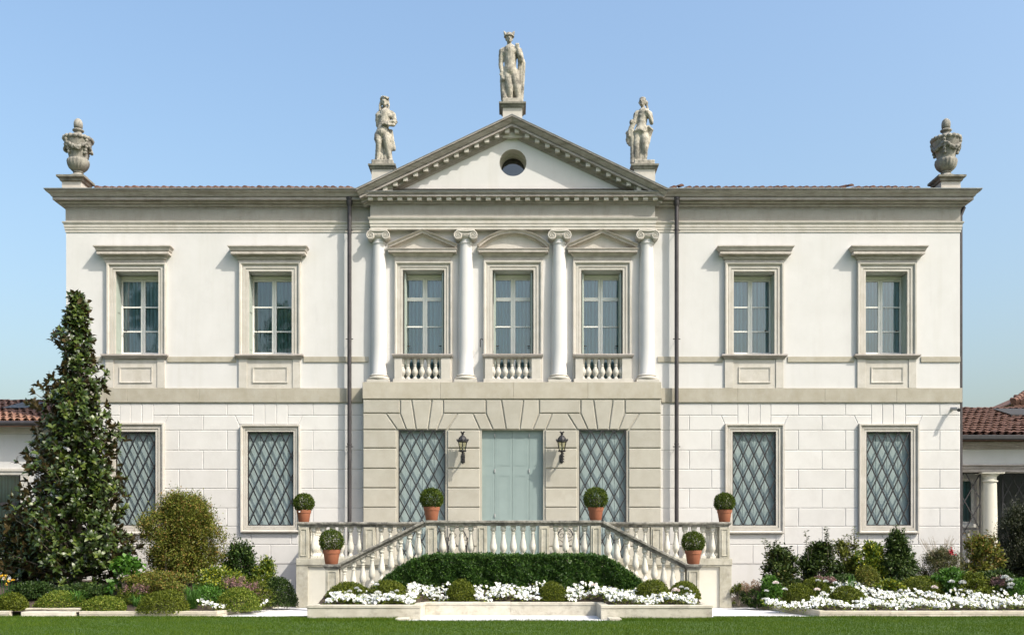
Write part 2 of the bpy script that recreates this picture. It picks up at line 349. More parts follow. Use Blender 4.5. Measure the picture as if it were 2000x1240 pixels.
        if smooth is not None:
            me.polygons.foreach_set('use_smooth', [True] * len(me.polygons)); me.set_sharp_from_angle(angle=R(smooth))
        me.update()
        o = link(name, me, parent, (0, 0, 0) if parent is not None else o_)
        ORIGIN[o.name] = o_
        return o
def xy(z_first=True): return lambda u, v, w: (u, v, w)          # path on plan, profile height upwards
PLAN = lambda u, v, w: (u, v, w)
def ELEV(y0): return lambda u, v, w: (u, y0 - w, v)               # path on the front, profile height towards the viewer

def wall_front(mb, x0, x1, z0, z1, holes, yf, yb):
    """a wall face at yf with rectangular openings and their reveals back to yb"""
    xs = sorted({x0, x1, *[h[0] for h in holes], *[h[1] for h in holes]}); zs = sorted({z0, z1, *[h[2] for h in holes], *[h[3] for h in holes]})
    xs = [x for x in xs if x0 <= x <= x1]; zs = [z for z in zs if z0 <= z <= z1]
    for a, b_ in zip(xs, xs[1:]):
        for c, d in zip(zs, zs[1:]):
            mx, mz = (a + b_) / 2, (c + d) / 2
            if any(h[0] < mx < h[1] and h[2] < mz < h[3] for h in holes): continue
            mb.poly([(a, yf, c), (b_, yf, c), (b_, yf, d), (a, yf, d)])
    for h in holes:
        a, b_, c, d = h
        mb.poly([(a, yf, c), (a, yb, c), (a, yb, d), (a, yf, d)]); mb.poly([(b_, yf, c), (b_, yb, c), (b_, yb, d), (b_, yf, d)])
        mb.poly([(a, yf, d), (a, yb, d), (b_, yb, d), (b_, yf, d)]); mb.poly([(a, yf, c), (a, yb, c), (b_, yb, c), (b_, yf, c)])

# ------------------------------------------------------------------ foliage helpers (numpy)
def unit(a): return a / np.maximum(np.linalg.norm(a, axis=1, keepdims=True), 1e-9)
def mesh_np(name, V, F, tint=None, mat=None, parent=None, origin=None, smooth=False, matidx=None):
    """V (n,3), F (m,k): one mesh with every face of k corners"""
    o_ = np.zeros(3)
    if parent is not None: o_ = np.array(ORIGIN[parent.name])
    elif origin is not None: o_ = np.array(origin)
    me = bpy.data.meshes.new(name); V = np.asarray(V, dtype=np.float32) - o_.astype(np.float32); F = np.asarray(F, dtype=np.int32); k = F.shape[1]
    me.vertices.add(len(V)); me.vertices.foreach_set('co', V.ravel())
    me.loops.add(F.size); me.loops.foreach_set('vertex_index', F.ravel())
    me.polygons.add(len(F)); me.polygons.foreach_set('loop_start', np.arange(0, F.size, k, dtype=np.int32)); me.polygons.foreach_set('loop_total', np.full(len(F), k, dtype=np.int32))
    for mm in (mat if isinstance(mat, (list, tuple)) else [mat]): me.materials.append(mm)
    if matidx is not None: me.polygons.foreach_set('material_index', np.asarray(matidx, dtype=np.int32))
    me.update(calc_edges=True)
    if tint is not None:
        a = me.attributes.new('tint', 'FLOAT', 'FACE'); a.data.foreach_set('value', np.asarray(tint, dtype=np.float32))
    o = link(name, me, parent, (0, 0, 0) if parent is not None else tuple(o_))
    ORIGIN[o.name] = Vector(o_)
    return o
def leaves(P, D, N, L, W, fold=0.25):
    """rhombic folded leaves: base P, axis D, normal N, length L, width W -> V, F (quads)"""
    n = len(P); D = unit(D); Sd = unit(np.cross(N, D)); N = np.cross(D, Sd)
    L = np.broadcast_to(np.asarray(L, float).reshape(-1, 1), (n, 1)); W = np.broadcast_to(np.asarray(W, float).reshape(-1, 1), (n, 1))
    b0 = P; l_ = P + D * L * 0.5 + Sd * W * 0.5 + N * W * fold; t_ = P + D * L; r_ = P + D * L * 0.5 - Sd * W * 0.5 + N * W * fold
    V = np.stack([b0, r_, t_, l_], axis=1).reshape(-1, 3); F = np.arange(4 * n).reshape(-1, 4)
    return V, F
def rand_dirs(n): return unit(rng.normal(size=(n, 3)))
# ------------------------------------------------------------------ soil relief and ground
def sstep(t): t = min(1.0, max(0.0, t)); return t * t * (3 - 2 * t)
def soil_h(x, y):
    """bed soil, mounded towards the villa"""
    if abs(x) < 4.6 and y < -4.3:
        k = sstep((abs(x) - 1.8) / 0.5)
        return 0.255 + (1 - k) * 0.30 * sstep((y + 5.66) / 0.75) + k * 0.22 * sstep((y + 6.75) / 1.7)
    e = sstep((abs(x) - 5.95) / 1.6)
    return 0.10 + e * 0.50 * sstep((y + 6.1) / 3.4)

LAWN_Y = -6.42
g = MB(); g.poly([(-400, -400, -0.03), (400, -400, -0.03), (400, 500, -0.03), (-400, 500, -0.03)])
prop(g.build('ground', lawn_mat, fix=False), kind='structure')
g = MB()
for (a, b_, c, d) in ((-40, 40, -70, -7.58), (-40, -2.35, -7.58, LAWN_Y), (2.23, 40, -7.58, LAWN_Y)):
    g.poly([(a, c, 0.012), (b_, c, 0.012), (b_, d, 0.012), (a, d, 0.012)])
prop(g.build('lawn', lawn_mat, fix=False), kind='structure')
g = MB(); g.poly([(-40, -7.9, -0.006), (40, -7.9, -0.006), (40, 0.4, -0.006), (-40, 0.4, -0.006)])
prop(g.build('paving', paving_mat, fix=False), kind='structure')

def soil_patch(name, poly, nx=40, ny=24):
    xs = [p[0] for p in poly]; ys = [p[1] for p in poly]
    x0, x1, y0, y1 = min(xs), max(xs), min(ys), max(ys); mb = MB(); idx = {}
    def inside(x, y):
        c = False; j = len(poly) - 1
        for i in range(len(poly)):
            (a, b_), (p, q) = poly[i], poly[j]
            if (b_ > y) != (q > y) and x < (p - a) * (y - b_) / (q - b_) + a: c = not c
            j = i
        return c
    for i in range(nx + 1):
        for j in range(ny + 1):
            x = x0 + (x1 - x0) * i / nx; y = y0 + (y1 - y0) * j / ny
            idx[i, j] = mb.add([(x, y, soil_h(x, y) + rnd.uniform(-0.015, 0.015))])[0]
    for i in range(nx):
        for j in range(ny):
            if inside(x0 + (x1 - x0) * (i + 0.5) / nx, y0 + (y1 - y0) * (j + 0.5) / ny): mb.face((idx[i, j], idx[i + 1, j], idx[i + 1, j + 1], idx[i, j + 1]))
    return prop(mb.build(name, soil_mat, fix=False, smooth=60), kind='structure')
BED_L = [(-17.5, -6.12), (-6.35, -6.12), (-5.9, -2.5), (-5.4, -2.5), (-5.4, 0.0), (-17.5, 0.0)]
BED_R = [(6.72, -6.12), (17.5, -6.12), (17.5, 0.0), (5.5, 0.0), (5.5, -2.65), (6.04, -2.65)]
soil_patch('flower_bed_soil', BED_L, 60, 30); soil_patch('flower_bed_soil', BED_R, 60, 30)
soil_patch('flower_bed_soil', [(-4.2, -6.78), (-2.04, -6.78), (-2.04, -5.62), (2.0, -5.62), (2.0, -6.78), (4.1, -6.78), (4.1, -4.45), (-4.2, -4.45)], 80, 26)

# ------------------------------------------------------------------ the villa
villa = empty('villa', (0, 0, 0), 'large cream stucco villa with a columned and pedimented stone centre', 'villa')
XL, XR, VD = -12.44, 12.50, 12.0
ZTOP = 11.0
UW = [(226.5, 310.5, 207, 323), (486.5, 570.5, 467, 587), (1432.5, 1512, 1415, 1529.5), (1690, 1771, 1673.5, 1788.5)]       # upper wing windows: opening, surround
LW = [(227, 305, 209, 321), (484, 574, 467, 583), (1430, 1515, 1416, 1531), (1691, 1778, 1676, 1793)]                     # lower wing windows
PW = [(787, 868, 770, 882, 824), (962, 1042, 945, 1060, 1001), (1135, 1216, 1119, 1233, 1178)]                           # piano nobile windows
ZW0, ZW1 = Z(692), Z(530)
LZ0, LZ1 = Z(1025), Z(842)
PZ0, PZ1 = Z(742), Z(527)
ZB0, ZB1 = Z(785), Z(757)                # base band of the wings
holes = [(X(a) - 0.07, X(b_) + 0.07, ZW0, ZW1) for a, b_, *_ in UW] + [(X(a), X(b_), LZ0, LZ1) for a, b_, *_ in LW] + [(X(a) - 0.07, X(b_) + 0.07, PZ0, PZ1) for a, b_, *_ in PW]
YP = -0.34                               # front of the rusticated centre block
PXL, PXR = X(708, YP), X(1292, YP)
DOOR = (X(941, YP), X(1061, YP), 1.06, Z(838, YP)); GW = [(X(778, YP), X(870, YP), 1.06, Z(838, YP)), (X(1131, YP), X(1224, YP), 1.06, Z(838, YP))]
w = MB()
wall_front(w, XL, XR, 0, ZTOP, holes + [(PXL + 0.4, PXR - 0.4, 0.0, Z(790))], 0.0, 0.55)
w.box(XL, XL + 0.3, 0.002, VD, 0, ZTOP); w.box(XR - 0.3, XR, 0.002, VD, 0, ZTOP); w.box(XL, XR, VD, VD + 0.3, 0, ZTOP)
w.box(XL + 0.31, XR - 0.31, 0.56, VD - 0.01, 5.55, 5.7)
w.build('wall', plaster, villa)
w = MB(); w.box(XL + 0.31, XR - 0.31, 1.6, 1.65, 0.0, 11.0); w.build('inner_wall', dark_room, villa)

# rusticated plaster blocks of the wings ------------------------------------------------
rows = [787, 810, 839, 878, 915.5, 953, 991, 1026.5, 1062, 1100]
def px_block(pts, name='plaster_block', mat=plaster_block, y=0.0, yf=-0.014, gap=0.004, ch=0.013):
    poly = [(X(p[0], y), Z(p[1], y)) for p in pts]
    a = sum(poly[i][0] * poly[(i + 1) % len(poly)][1] - poly[(i + 1) % len(poly)][0] * poly[i][1] for i in range(len(poly)))
    if a < 0: poly.reverse()
    mb = MB(); mb.stone(poly, yf + 0.045 if y == 0 else yf + 0.06, yf, gap, ch); return mb.build(name, mat, villa, fix=False)
def rect(x0, x1, y0, y1): return [(x0, y0), (x1, y0), (x1, y1), (x0, y1)]
def wing_rows(xa, xb, wins, fans, odd, even, r8, r9):
    for k in range(9):
        y0, y1 = rows[k], rows[k + 1]
        br = sorted({xa, xb, *(r9 if k == 8 else odd if k % 2 == 0 else even)})
        cuts = list(br)
        if k == 0:
            for fn in fans: cuts = [c for c in cuts if not fn[0] < c < fn[3]] + [fn[0], fn[3]]
            cuts = sorted(set(cuts))
            for a, b_ in zip(cuts, cuts[1:]):
                if any(abs(a - fn[0]) < 0.1 for fn in fans): continue
                px_block(rect(a, b_, y0, y1))
            for fn in fans:
                for a, b_ in zip(fn, fn[1:]): px_block(rect(a, b_, 787, 828))
        elif k == 1:
            segs = []
            edge = xa
            marks = []
            for (f0, f1), fn in zip(wins, fans):
                px_block([(f0 - 8, y0), (fn[0], y0), (fn[0], 828), (f0, 828)]); px_block([(fn[3], y0), (f1 + 8, y0), (f1, 828), (fn[3], 828)])
                marks.append((f0, f1))
            lefts = [None] + [m_[1] for m_ in marks]; rights = [m_[0] for m_ in marks] + [None]
            for lf, rt in zip(lefts, rights):
                a0 = xa if lf is None else lf; b0 = xb if rt is None else rt
                cs = [a0] + [c for c in br if a0 + 10 < c < b0 - 10] + [b0]
                for i, (a, b_) in enumerate(zip(cs, cs[1:])):
                    L_ = [(a, y1), (a, y0)] if not (i == 0 and lf is not None) else [(a, y1), (a, 828), (a + 8, y0)]
                    R_ = [(b_, y0), (b_, y1)] if not (i == len(cs) - 2 and rt is not None) else [(b_ - 8, y0), (b_, 828), (b_, y1)]
                    px_block(L_ + R_)
        elif k == 8:
            for a, b_ in zip(cuts, cuts[1:]): px_block(rect(a, b_, y0, y1))
        else:
            for (f0, f1) in wins: cuts = [c for c in cuts if not f0 < c < f1] + [f0, f1]
            cuts = sorted(set(cuts))
            for a, b_ in zip(cuts, cuts[1:]):
                if any(abs(a - f0) < 0.1 for f0, f1 in wins):
                    if k == 7:
                        cs = [a] + [c for c in r8 if a < c < b_] + [b_]
                        for p, q in zip(cs, cs[1:]): px_block(rect(p, q, 1042, y1))
                    continue
                px_block(rect(a, b_, y0, y1))
wing_rows(129.5, 710, [(209, 321), (467, 583)], [(234, 255.5, 277.6, 300), (495, 517, 540, 562)], [350, 443.7, 611], [397], [255, 491, 569], [260, 397, 528.5, 640])
wing_rows(1289, 1874.5, [(1416, 1531), (1676, 1793)], [(1440.5, 1460.7, 1484, 1505), (1701.5, 1723, 1744.4, 1767.7)], [1389.5, 1559, 1651, 1835], [1346, 1605], [1515, 1693, 1778], [1346, 1470, 1557, 1651, 1750, 1835])

def strip(name, mat, px0, px1, z0, z1, proud, y=0.0, ch=0.006, parent=None):
    mb = MB(); mb.box(px0, px1, y - proud, y + 0.02, z0, z1, ch); return mb.build(name, mat, parent or villa)
# wing bands, split into the long stones that show
for (a, b_) in ((129, 250), (250, 390), (390, 540), (540, 709)): strip('band_stone', band_stone, X(a) - (0.03 if a == 129 else -0.001), X(b_) - 0.001, ZB0, ZB1 - 0.002, 0.055)
for (a, b_) in ((1291, 1440), (1440, 1610), (1610, 1750), (1750, 1876)): strip('band_stone', band_stone, X(a) + 0.001, X(b_) + (0.03 if b_ == 1876 else -0.001), ZB0, ZB1 - 0.002, 0.055)
for (a, b_) in ((130, 200), (327, 461), (593, 720)): strip('string_course', band_stone, X(a), X(b_), Z(706.5), Z(695.5), 0.03)
for (a, b_) in ((1284, 1411), (1538, 1668), (1798, 1875)): strip('string_course', band_stone, X(a), X(b_), Z(706.5), Z(695.5), 0.03)

# wing entablature ---------------------------------------------------------------------
FZ0, FZ1 = Z(434), Z(408)
arch = [(0.0, Z(453)), (0.02, Z(453)), (0.02, Z(448.6)), (0.034, Z(448.2)), (0.034, Z(443.6)), (0.048, Z(443.2)), (0.048, Z(438.6)), (0.06, Z(438)), (0.085, Z(434.8)), (0.085, Z(433.2)), (0.0, Z(432.6))]
frz = [(0.0, Z(432.6)), (0.012, Z(432.6)), (0.012, FZ1), (0.0, FZ1)]
crn = [(0.0, FZ1), (0.03, FZ1 + 0.004), (0.03, FZ1 + 0.03), (0.012, FZ1 + 0.034), (0.012, FZ1 + 0.05), (0.06, FZ1 + 0.055), (0.085, FZ1 + 0.085), (0.088, FZ1 + 0.1), (0.06, FZ1 + 0.104), (0.06, FZ1 + 0.118), (0.13, FZ1 + 0.122), (0.165, FZ1 + 0.148), (0.168, FZ1 + 0.16), (0.14, FZ1 + 0.163), (0.14, FZ1 + 0.176), (0.262, FZ1 + 0.18), (0.262, FZ1 + 0.25), (0.24, FZ1 + 0.253), (0.24, FZ1 + 0.266), (0.292, FZ1 + 0.27), (0.305, FZ1 + 0.3), (0.345, FZ1 + 0.34), (0.395, FZ1 + 0.372), (0.402, FZ1 + 0.388), (0.385, FZ1 + 0.392), (0.385, FZ1 + 0.4), (0.42, FZ1 + 0.403), (0.42, FZ1 + 0.425)]
lead = [(0.36, FZ1 + 0.425), (0.435, FZ1 + 0.425), (0.435, FZ1 + 0.445), (0.0, FZ1 + 0.52)]
PEX = X(1279, -0.225)
for sd in (-1, 1):
    # path runs so that the outside lies to its left
    path = [(-PEX - 0.02, 0.0), (XL, 0.0), (XL, VD)] if sd < 0 else [(XR, VD), (XR, 0.0), (PEX + 0.02, 0.0)]
    path = path[::-1]
    flip = lambda P: [(-a, z) for a, z in P]
    for nm, P, mt in (('architrave', arch, trim), ('frieze', frz, frieze_stone), ('cornice', crn, cornice_stone), ('flashing', lead, lead_mat)):
        mb = MB(); mb.sweep(path, flip(P), PLAN, caps=True); mb.build(nm, mt, villa, smooth=25)
ZC = FZ1 + 0.445
# main roof: low hipped slabs and the row of clay tile ends that shows over the cornice
rf = MB(); e = 0.36; zr = ZC + 0.0
x0, x1, y0, y1 = XL - e, XR + e, -e, VD + e; ym = (y0 + y1) / 2; hr = 1.9; xa, xb = x0 + (ym - y0), x1 - (ym - y0)
i = rf.add([(x0, y0, zr), (x1, y0, zr), (x1, y1, zr), (x0, y1, zr), (xa, ym, zr + hr), (xb, ym, zr + hr)])
for q in ((0, 1, 5, 4), (1, 2, 5), (2, 3, 4, 5), (3, 0, 4)): rf.face([i[k] for k in q])
rf.build('roof', tile_mat, villa)
tm = MB()
for k in range(2):
    pts = []
    for yy, zz, r_ in ((0.0, 0.0, 0.075), (0.5, 0.15, 0.06)): pts.append(tm.add([(r_ * math.cos(PI * t / 6) * 1.0, yy + k * 0.4, zz + k * 0.12 + r_ * math.sin(PI * t / 6) * 0.85) for t in range(7)]))
    for t in range(6): tm.face((pts[0][t], pts[0][t + 1], pts[1][t + 1], pts[1][t]))
    tm.face(pts[0])
tile0 = tm.build('roof_tile', tile_mat, villa, smooth=50)
tile_base = tile0.data
spots = [X(190 + 14.4 * k, -0.36) for k in range(35)] + [X(1317 + 14.4 * k, -0.36) for k in range(34)]
for j, xx in enumerate(spots):
    o = tile0 if j == 0 else tile0.copy()
    if j: col.objects.link(o); o.parent = villa
    o.location = (xx + rnd.uniform(-0.012, 0.012), -0.37 + rnd.uniform(-0.015, 0.02), ZC + 0.02 + (0.05 if j in (36, 59) else 0) + rnd.uniform(-0.008, 0.008)); o.rotation_euler = (0, rnd.uniform(-0.08, 0.08), rnd.uniform(-0.05, 0.05))

# corner pedestals and central pedestals ------------------------------------------------
def pedestal(cx, cy, hw, z0, z1, hcap, capx, mat_cap=None):
    mb = MB(); mb.box(cx - hw, cx + hw, cy - hw, cy + hw, z0, z1 - hcap)
    b_ = mb.build('pedestal', trim, villa)
    mb = MB(); zc = z1 - hcap; k = capx - hw
    path = [(cx - hw, cy - hw), (cx + hw, cy - hw), (cx + hw, cy + hw), (cx - hw, cy + hw)]
    mb.sweep(path, [(0, zc), (-k * 0.35, zc + hcap * 0.1), (-k * 0.5, zc + hcap * 0.45), (-k * 0.9, zc + hcap * 0.6), (-k, zc + hcap * 0.66), (-k, z1)], PLAN, closed=True)
    mb.poly([(cx - capx, cy - capx, z1), (cx + capx, cy - capx, z1), (cx + capx, cy + capx, z1), (cx - capx, cy + capx, z1)])
    o = mb.build('pedestal_cap', mat_cap or dark_stone, b_, smooth=25)
    return z1
URN = []
for px in (148, 1849):
    cy = 0.22; cx = X(px, cy); zt = Z(340, cy - 0.37)
    pedestal(cx, cy, 0.27, ZC - 0.05, zt, 0.16, 0.385); URN.append((cx + (0.07 if px < 1000 else -0.02), cy, zt))
    mb = MB(); mb.box(cx - 0.29, cx + 0.29, cy - 0.29, cy + 0.29, ZC - 0.04, ZC + 0.09); mb.build('pedestal_foot', lead_mat, villa)

# upper wing windows ---------------------------------------------------------------------
def surround_prof(wd, k=1.0):        # from the opening edge outwards; heights towards the viewer
    return [(0, -0.02), (0, 0.05 * k), (0.28 * wd, 0.05 * k), (0.285 * wd, 0.038 * k), (0.32 * wd, 0.038 * k), (0.325 * wd, 0.068 * k), (0.6 * wd, 0.068 * k), (0.605 * wd, 0.056 * k), (0.65 * wd, 0.056 * k), (0.67 * wd, 0.08 * k), (0.80 * wd, 0.115 * k), (0.97 * wd, 0.115 * k), (1.0 * wd, 0.1 * k), (1.0 * wd, -0.02)]
def curtain_mesh(mb, x0, x1, z0, z1, y, amp=0.035, n=40, per=0.16):
    rows_ = []
    for z in (z0, z1): rows_.append(mb.add([(x0 + (x1 - x0) * i / n, y + amp * math.sin(2 * PI * (x0 + (x1 - x0) * i / n) / per + 1.3 * math.sin(i * 0.7)), z) for i in range(n + 1)]))
    for i in range(n): mb.face((rows_[0][i], rows_[0][i + 1], rows_[1][i + 1], rows_[1][i]))
def casement(win, x0, x1, z0, z1, bars, y=0.43, mull=0.125, st=0.05, bar=0.022, cmat=curtain_blue, transom=None):
    """two-leaf window: outer frame, sash stiles, glazing bars, panes, curtain (all sub-parts of the window)"""
    fr = MB(); xc = (x0 + x1) / 2; ft = 0.04
    fr.box(x0, x0 + ft, y - 0.02, y + 0.06, z0, z1); fr.box(x1 - ft, x1, y - 0.02, y + 0.06, z0, z1)
    fr.box(x0 + ft, x1 - ft, y - 0.02, y + 0.06, z1 - ft * 2.2, z1); fr.box(x0 + ft, x1 - ft, y - 0.05, y + 0.06, z0, z0 + 0.04)
    fr.build('window_frame', sash_mat, win)
    xi0, xi1, zi0, zi1 = x0 + ft + 0.004, x1 - ft - 0.004, z0 + 0.045, z1 - ft * 2.2 - 0.004
    zs = [zi0] + sorted(bars) + [zi1]
    for a, b_, m0, m1 in ((xi0, xc - 0.002, st, mull / 2), (xc + 0.002, xi1, mull / 2, st)):
        sa = MB()
        sa.box(a, a + m0, y, y + 0.05, zi0, zi1, 0.006); sa.box(b_ - m1, b_, y, y + 0.05, zi0, zi1, 0.006)
        sa.box(a + m0, b_ - m1, y + 0.002, y + 0.048, zi0, zi0 + 0.085); sa.box(a + m0, b_ - m1, y + 0.002, y + 0.048, zi1 - 0.05, zi1)
        for k, zz in enumerate(sorted(bars)):
            hb = 0.06 if transom is not None and abs(zz - transom) < 1e-6 else bar
            sa.box(a + m0, b_ - m1, y + 0.004, y + 0.046, zz - hb, zz + hb * 0.7)
        sa.build('sash', sash_mat, win)
        for q0, q1 in zip(zs, zs[1:]):
            p = MB(); p.poly([(a + m0 - 0.005, y + 0.03, q0), (b_ - m1 + 0.005, y + 0.03, q0), (b_ - m1 + 0.005, y + 0.03, q1), (a + m0 - 0.005, y + 0.03, q1)])
            p.build('pane', pane_glass, win, fix=False)
    c = MB(); curtain_mesh(c, x0 - 0.15, x1 + 0.15, z0 - 0.1, z1 + 0.1, y + 0.11, 0.035, 110, 0.13); c.build('curtain', cmat, win, smooth=80, fix=False)
def knob(win, x, y, z):
    mb = MB(); mb.ball((x, y, z), 0.022, 8, 6); mb.tube([(x, y, z), (x, y + 0.06, z)], 0.008); mb.box(x - 0.05, x + 0.05, y - 0.006, y + 0.006, z - 0.008, z + 0.008); mb.build('shutter_catch', iron, win)
def shutter_leaf(win, xj, inward, y0, y1, z0, z1, mat):
    """a folded shutter standing against the jamb"""
    a = xj + inward * 0.02; b_ = xj + inward * 0.065
    mb = MB(); mb.box(a, b_, y0, y1, z0, z1, 0.004)
    for k in range(2):
        zz0 = z0 + (z1 - z0) * (0.06 + 0.47 * k); zz1 = z0 + (z1 - z0) * (0.47 + 0.47 * k)
        mb.box(b_, b_ + inward * 0.012, y0 + 0.06, y1 - 0.06, zz0, zz1, 0.004)
    mb.build('shutter', mat, win)
hood_p = [(0, Z(516)), (0.012, Z(516)), (0.022, Z(514)), (0.034, Z(511.5)), (0.022, Z(509)), (0.01, Z(508)), (0.01, Z(507)), (0.05, Z(506.6)), (0.065, Z(503.8)), (0.065, Z(503)), (0.045, Z(502.8)), (0.045, Z(501.8)), (0.1, Z(501.4)), (0.1, Z(500)), (0.19, Z(499.6)), (0.19, Z(495)), (0.175, Z(494.8)), (0.175, Z(493.8)), (0.205, Z(493.4)), (0.212, Z(491)), (0.24, Z(488)), (0.262, Z(486.4)), (0.262, Z(484.4)), (0.0, Z(481))]
def u_sweep(mb, x0, x1, y, prof, yb=0.01):
    mb.sweep([(x0, yb), (x0, y), (x1, y), (x1, yb)], [(-a, z) for a, z in prof], PLAN)
for wi, (a, b_, f0, f1) in enumerate(UW):
    xa, xb, fa, fb = X(a), X(b_), X(f0), X(f1)
    s = MB(); wd = (fb - fa - (xb - xa)) / 2
    s.sweep([(xb, ZW0), (xb, ZW1), (xa, ZW1), (xa, ZW0)], [(-q, h) for q, h in surround_prof(wd)], ELEV(0.0))
    win = s.build('window', trim, villa, smooth=25)
    h = MB(); u_sweep(h, fa + 0.02, fb - 0.02, -0.05, hood_p); h.build('window_hood', hood_stone, win, smooth=25)
    q = MB(); zs0, zs1 = Z(700.5), ZW0
    u_sweep(q, fa - 0.01, fb + 0.01, -0.06, [(0, zs0), (0.02, zs0 + 0.005), (0.03, zs0 + 0.035), (0.06, zs0 + 0.05), (0.085, zs0 + 0.075), (0.085, zs1 - 0.008), (0.075, zs1), (-0.35, zs1 + 0.004)]); q.build('window_sill', cornice_stone, win, smooth=25)
    for u0, u1 in ((f0, f0 + 16), (f1 - 15, f1)):
        q = MB(); q.box(X(u0), X(u1), -0.05, 0.01, ZB1, zs0, 0.004); q.build('apron_pilaster', trim, win)
    q = MB(); q.box(X(f0 + 16) + 0.003, X(f1 - 15) - 0.003, -0.028, 0.01, ZB1, zs0); q.build('apron', trim, win)
    q = MB(); P0, P1, Q0, Q1 = X(f0 + 27), X(f1 - 25), Z(747), Z(716)
    q.sweep([(P0, Q0), (P1, Q0), (P1, Q1), (P0, Q1)], [(0.0, 0.028), (0.0, 0.052), (0.03, 0.045), (0.04, 0.03)], ELEV(0.0), closed=True); q.build('apron_moulding', trim, win, smooth=25)
    zt = ZW1; zb = ZW0 + 0.02
    casement(win, xa - 0.065, xb + 0.065, zb, zt - 0.02, [zb + (zt - zb) * 0.315, zb + (zt - zb) * 0.615], cmat=curtain_teal if wi == 1 else curtain_blue)
    shutter_leaf(win, xa - 0.07, 1, 0.06, 0.40, zb + 0.02, zt - 0.05, shutter_green); shutter_leaf(win, xb + 0.07, -1, 0.06, 0.40, zb + 0.02, zt - 0.05, shutter_green)
    knob(win, (xa + 0.14) if a < 1000 else (xb - 0.14), 0.36, zb + 0.73)

# lower wing windows: moulded surround, diamond grille, closed shutters ---------------------
def lattice(win, x0, x1, z0, z1, y, nx, nz, th=0.031):
    """a frame and flat diagonal bars with nx diamonds across and nz up"""
    fr = MB()
    for (a, b_, c, d) in ((x0, x0 + 0.025, z0, z1), (x1 - 0.025, x1, z0, z1), (x0 + 0.025, x1 - 0.025, z0, z0 + 0.025), (x0 + 0.025, x1 - 0.025, z1 - 0.025, z1)): fr.box(a, b_, y - 0.012, y + 0.012, c, d)
    fr.build('grille_frame', iron, win)
    dx = (x1 - x0) / nx; dz = (z1 - z0) / nz; sl = dz / dx
    for sgn, yy in ((1, y - 0.014), (-1, y - 0.010)):
        for k in range(-20, 20):
            xs = x0 + k * dx
            pts = []
            for zz in (z0, z1):
                xx = xs + sgn * (zz - z0) / sl; pts.append([xx, zz])
            (xA, zA), (xB, zB) = pts
            def clip(xA, zA, xB, zB):
                t0, t1 = 0.0, 1.0; d = xB - xA
                for lim, sg in ((x0 + 0.02, 1), (x1 - 0.02, -1)):
                    fa, fb = sg * (xA - lim), sg * (xB - lim)
                    if fa < 0 and fb < 0: return None
                    if fa < 0: t0 = max(t0, fa / (fa - fb))
                    if fb < 0: t1 = min(t1, fa / (fa - fb))
                if t1 - t0 < 0.02: return None
                return xA + d * t0, zA + (zB - zA) * t0, xA + d * t1, zA + (zB - zA) * t1
            c = clip(xA, zA, xB, zB)
            if not c: continue
            u = Vector((c[2] - c[0], 0, c[3] - c[1]))
            if u.length < 0.15: continue
            u.normalize(); v = Vector((-u.z, 0, u.x)) * th / 2; p0 = Vector((c[0], yy, c[1])); p1 = Vector((c[2], yy, c[3])); t = Vector((0, 0.024, 0))
            mb = MB(); i = mb.add([p0 - v, p1 - v, p1 + v, p0 + v, p0 - v + t, p1 - v + t, p1 + v + t, p0 + v + t])
            for q in ((0, 3, 2, 1), (4, 5, 6, 7), (0, 1, 5, 4), (1, 2, 6, 5), (2, 3, 7, 6), (3, 0, 4, 7)): mb.face([i[j] for j in q])
            mb.build('grille_bar', iron, win, fix=False)
def closed_shutters(win, x0, x1, z0, z1, y, n, mat=window_shutter):
    for k in range(n):
        a = x0 + (x1 - x0) * k / n + 0.004; b_ = x0 + (x1 - x0) * (k + 1) / n - 0.004
        mb = MB(); mb.box(a, b_, y, y + 0.05, z0, z1, 0.004)
        mb.build('shutter_leaf', mat, win)
for (a, b_, f0, f1) in LW:
    xa, xb, wd = X(a), X(b_), (X(f1) - X(f0) - X(b_) + X(a)) / 2
    s = MB(); s.sweep([(xa, LZ0), (xb, LZ0), (xb, LZ1), (xa, LZ1)][::-1], [(-q if False else q, h) for q, h in surround_prof(wd, 0.95)], ELEV(0.0), closed=True)
    win = s.build('grilled_window', trim, villa, smooth=25)
    closed_shutters(win, xa, xb, LZ0, LZ1, 0.10, 4)
    lattice(win, xa + 0.005, xb - 0.005, LZ0 + 0.005, LZ1 - 0.005, 0.0, (b_ - a) / 21.2, 4.0)
# ------------------------------------------------------------------ centre block: rusticated ground floor
ZPT = Z(745, YP); ZPB = Z(778, YP)
w = MB(); yb = YP + 0.032
wall_front(w, PXL + 0.012, PXR - 0.012, 0, ZPT - 0.005, [DOOR] + GW, yb, yb + 0.2)
for xx in (PXL + 0.012, PXR - 0.012): w.poly([(xx, yb, 0), (xx, 0, 0), (xx, 0, ZPT - 0.005), (xx, yb, ZPT - 0.005)])
w.poly([(PXL + 0.012, yb, ZPT - 0.005), (PXR - 0.012, yb, ZPT - 0.005), (PXR - 0.012, 0.5, ZPT - 0.005), (PXL + 0.012, 0.5, ZPT - 0.005)])
w.build('centre_wall', ashlar, villa)
def ash(pts, gap=0.017): px_block(pts, 'ashlar_stone', ashlar, YP, YP, gap, 0.014)
for a, b_ in ((708, 860), (860, 1003), (1003, 1148), (1148, 1292)):
    mb = MB(); mb.box(X(a, YP) + 0.002, X(b_, YP) - 0.002, YP - 0.012, 0.0 if a in (708, 1148) else YP + 0.12, ZPB + 0.01, ZPT, 0.006); mb.build('band_stone', band_stone, villa)
L0, L1, L2 = 779, 806, 838
cr = [838, 874, 913.5, 951.5, 989.5, 1028, 1066, 1104]
W1, W2, DD = (778, 870), (1131, 1224), (941, 1061)
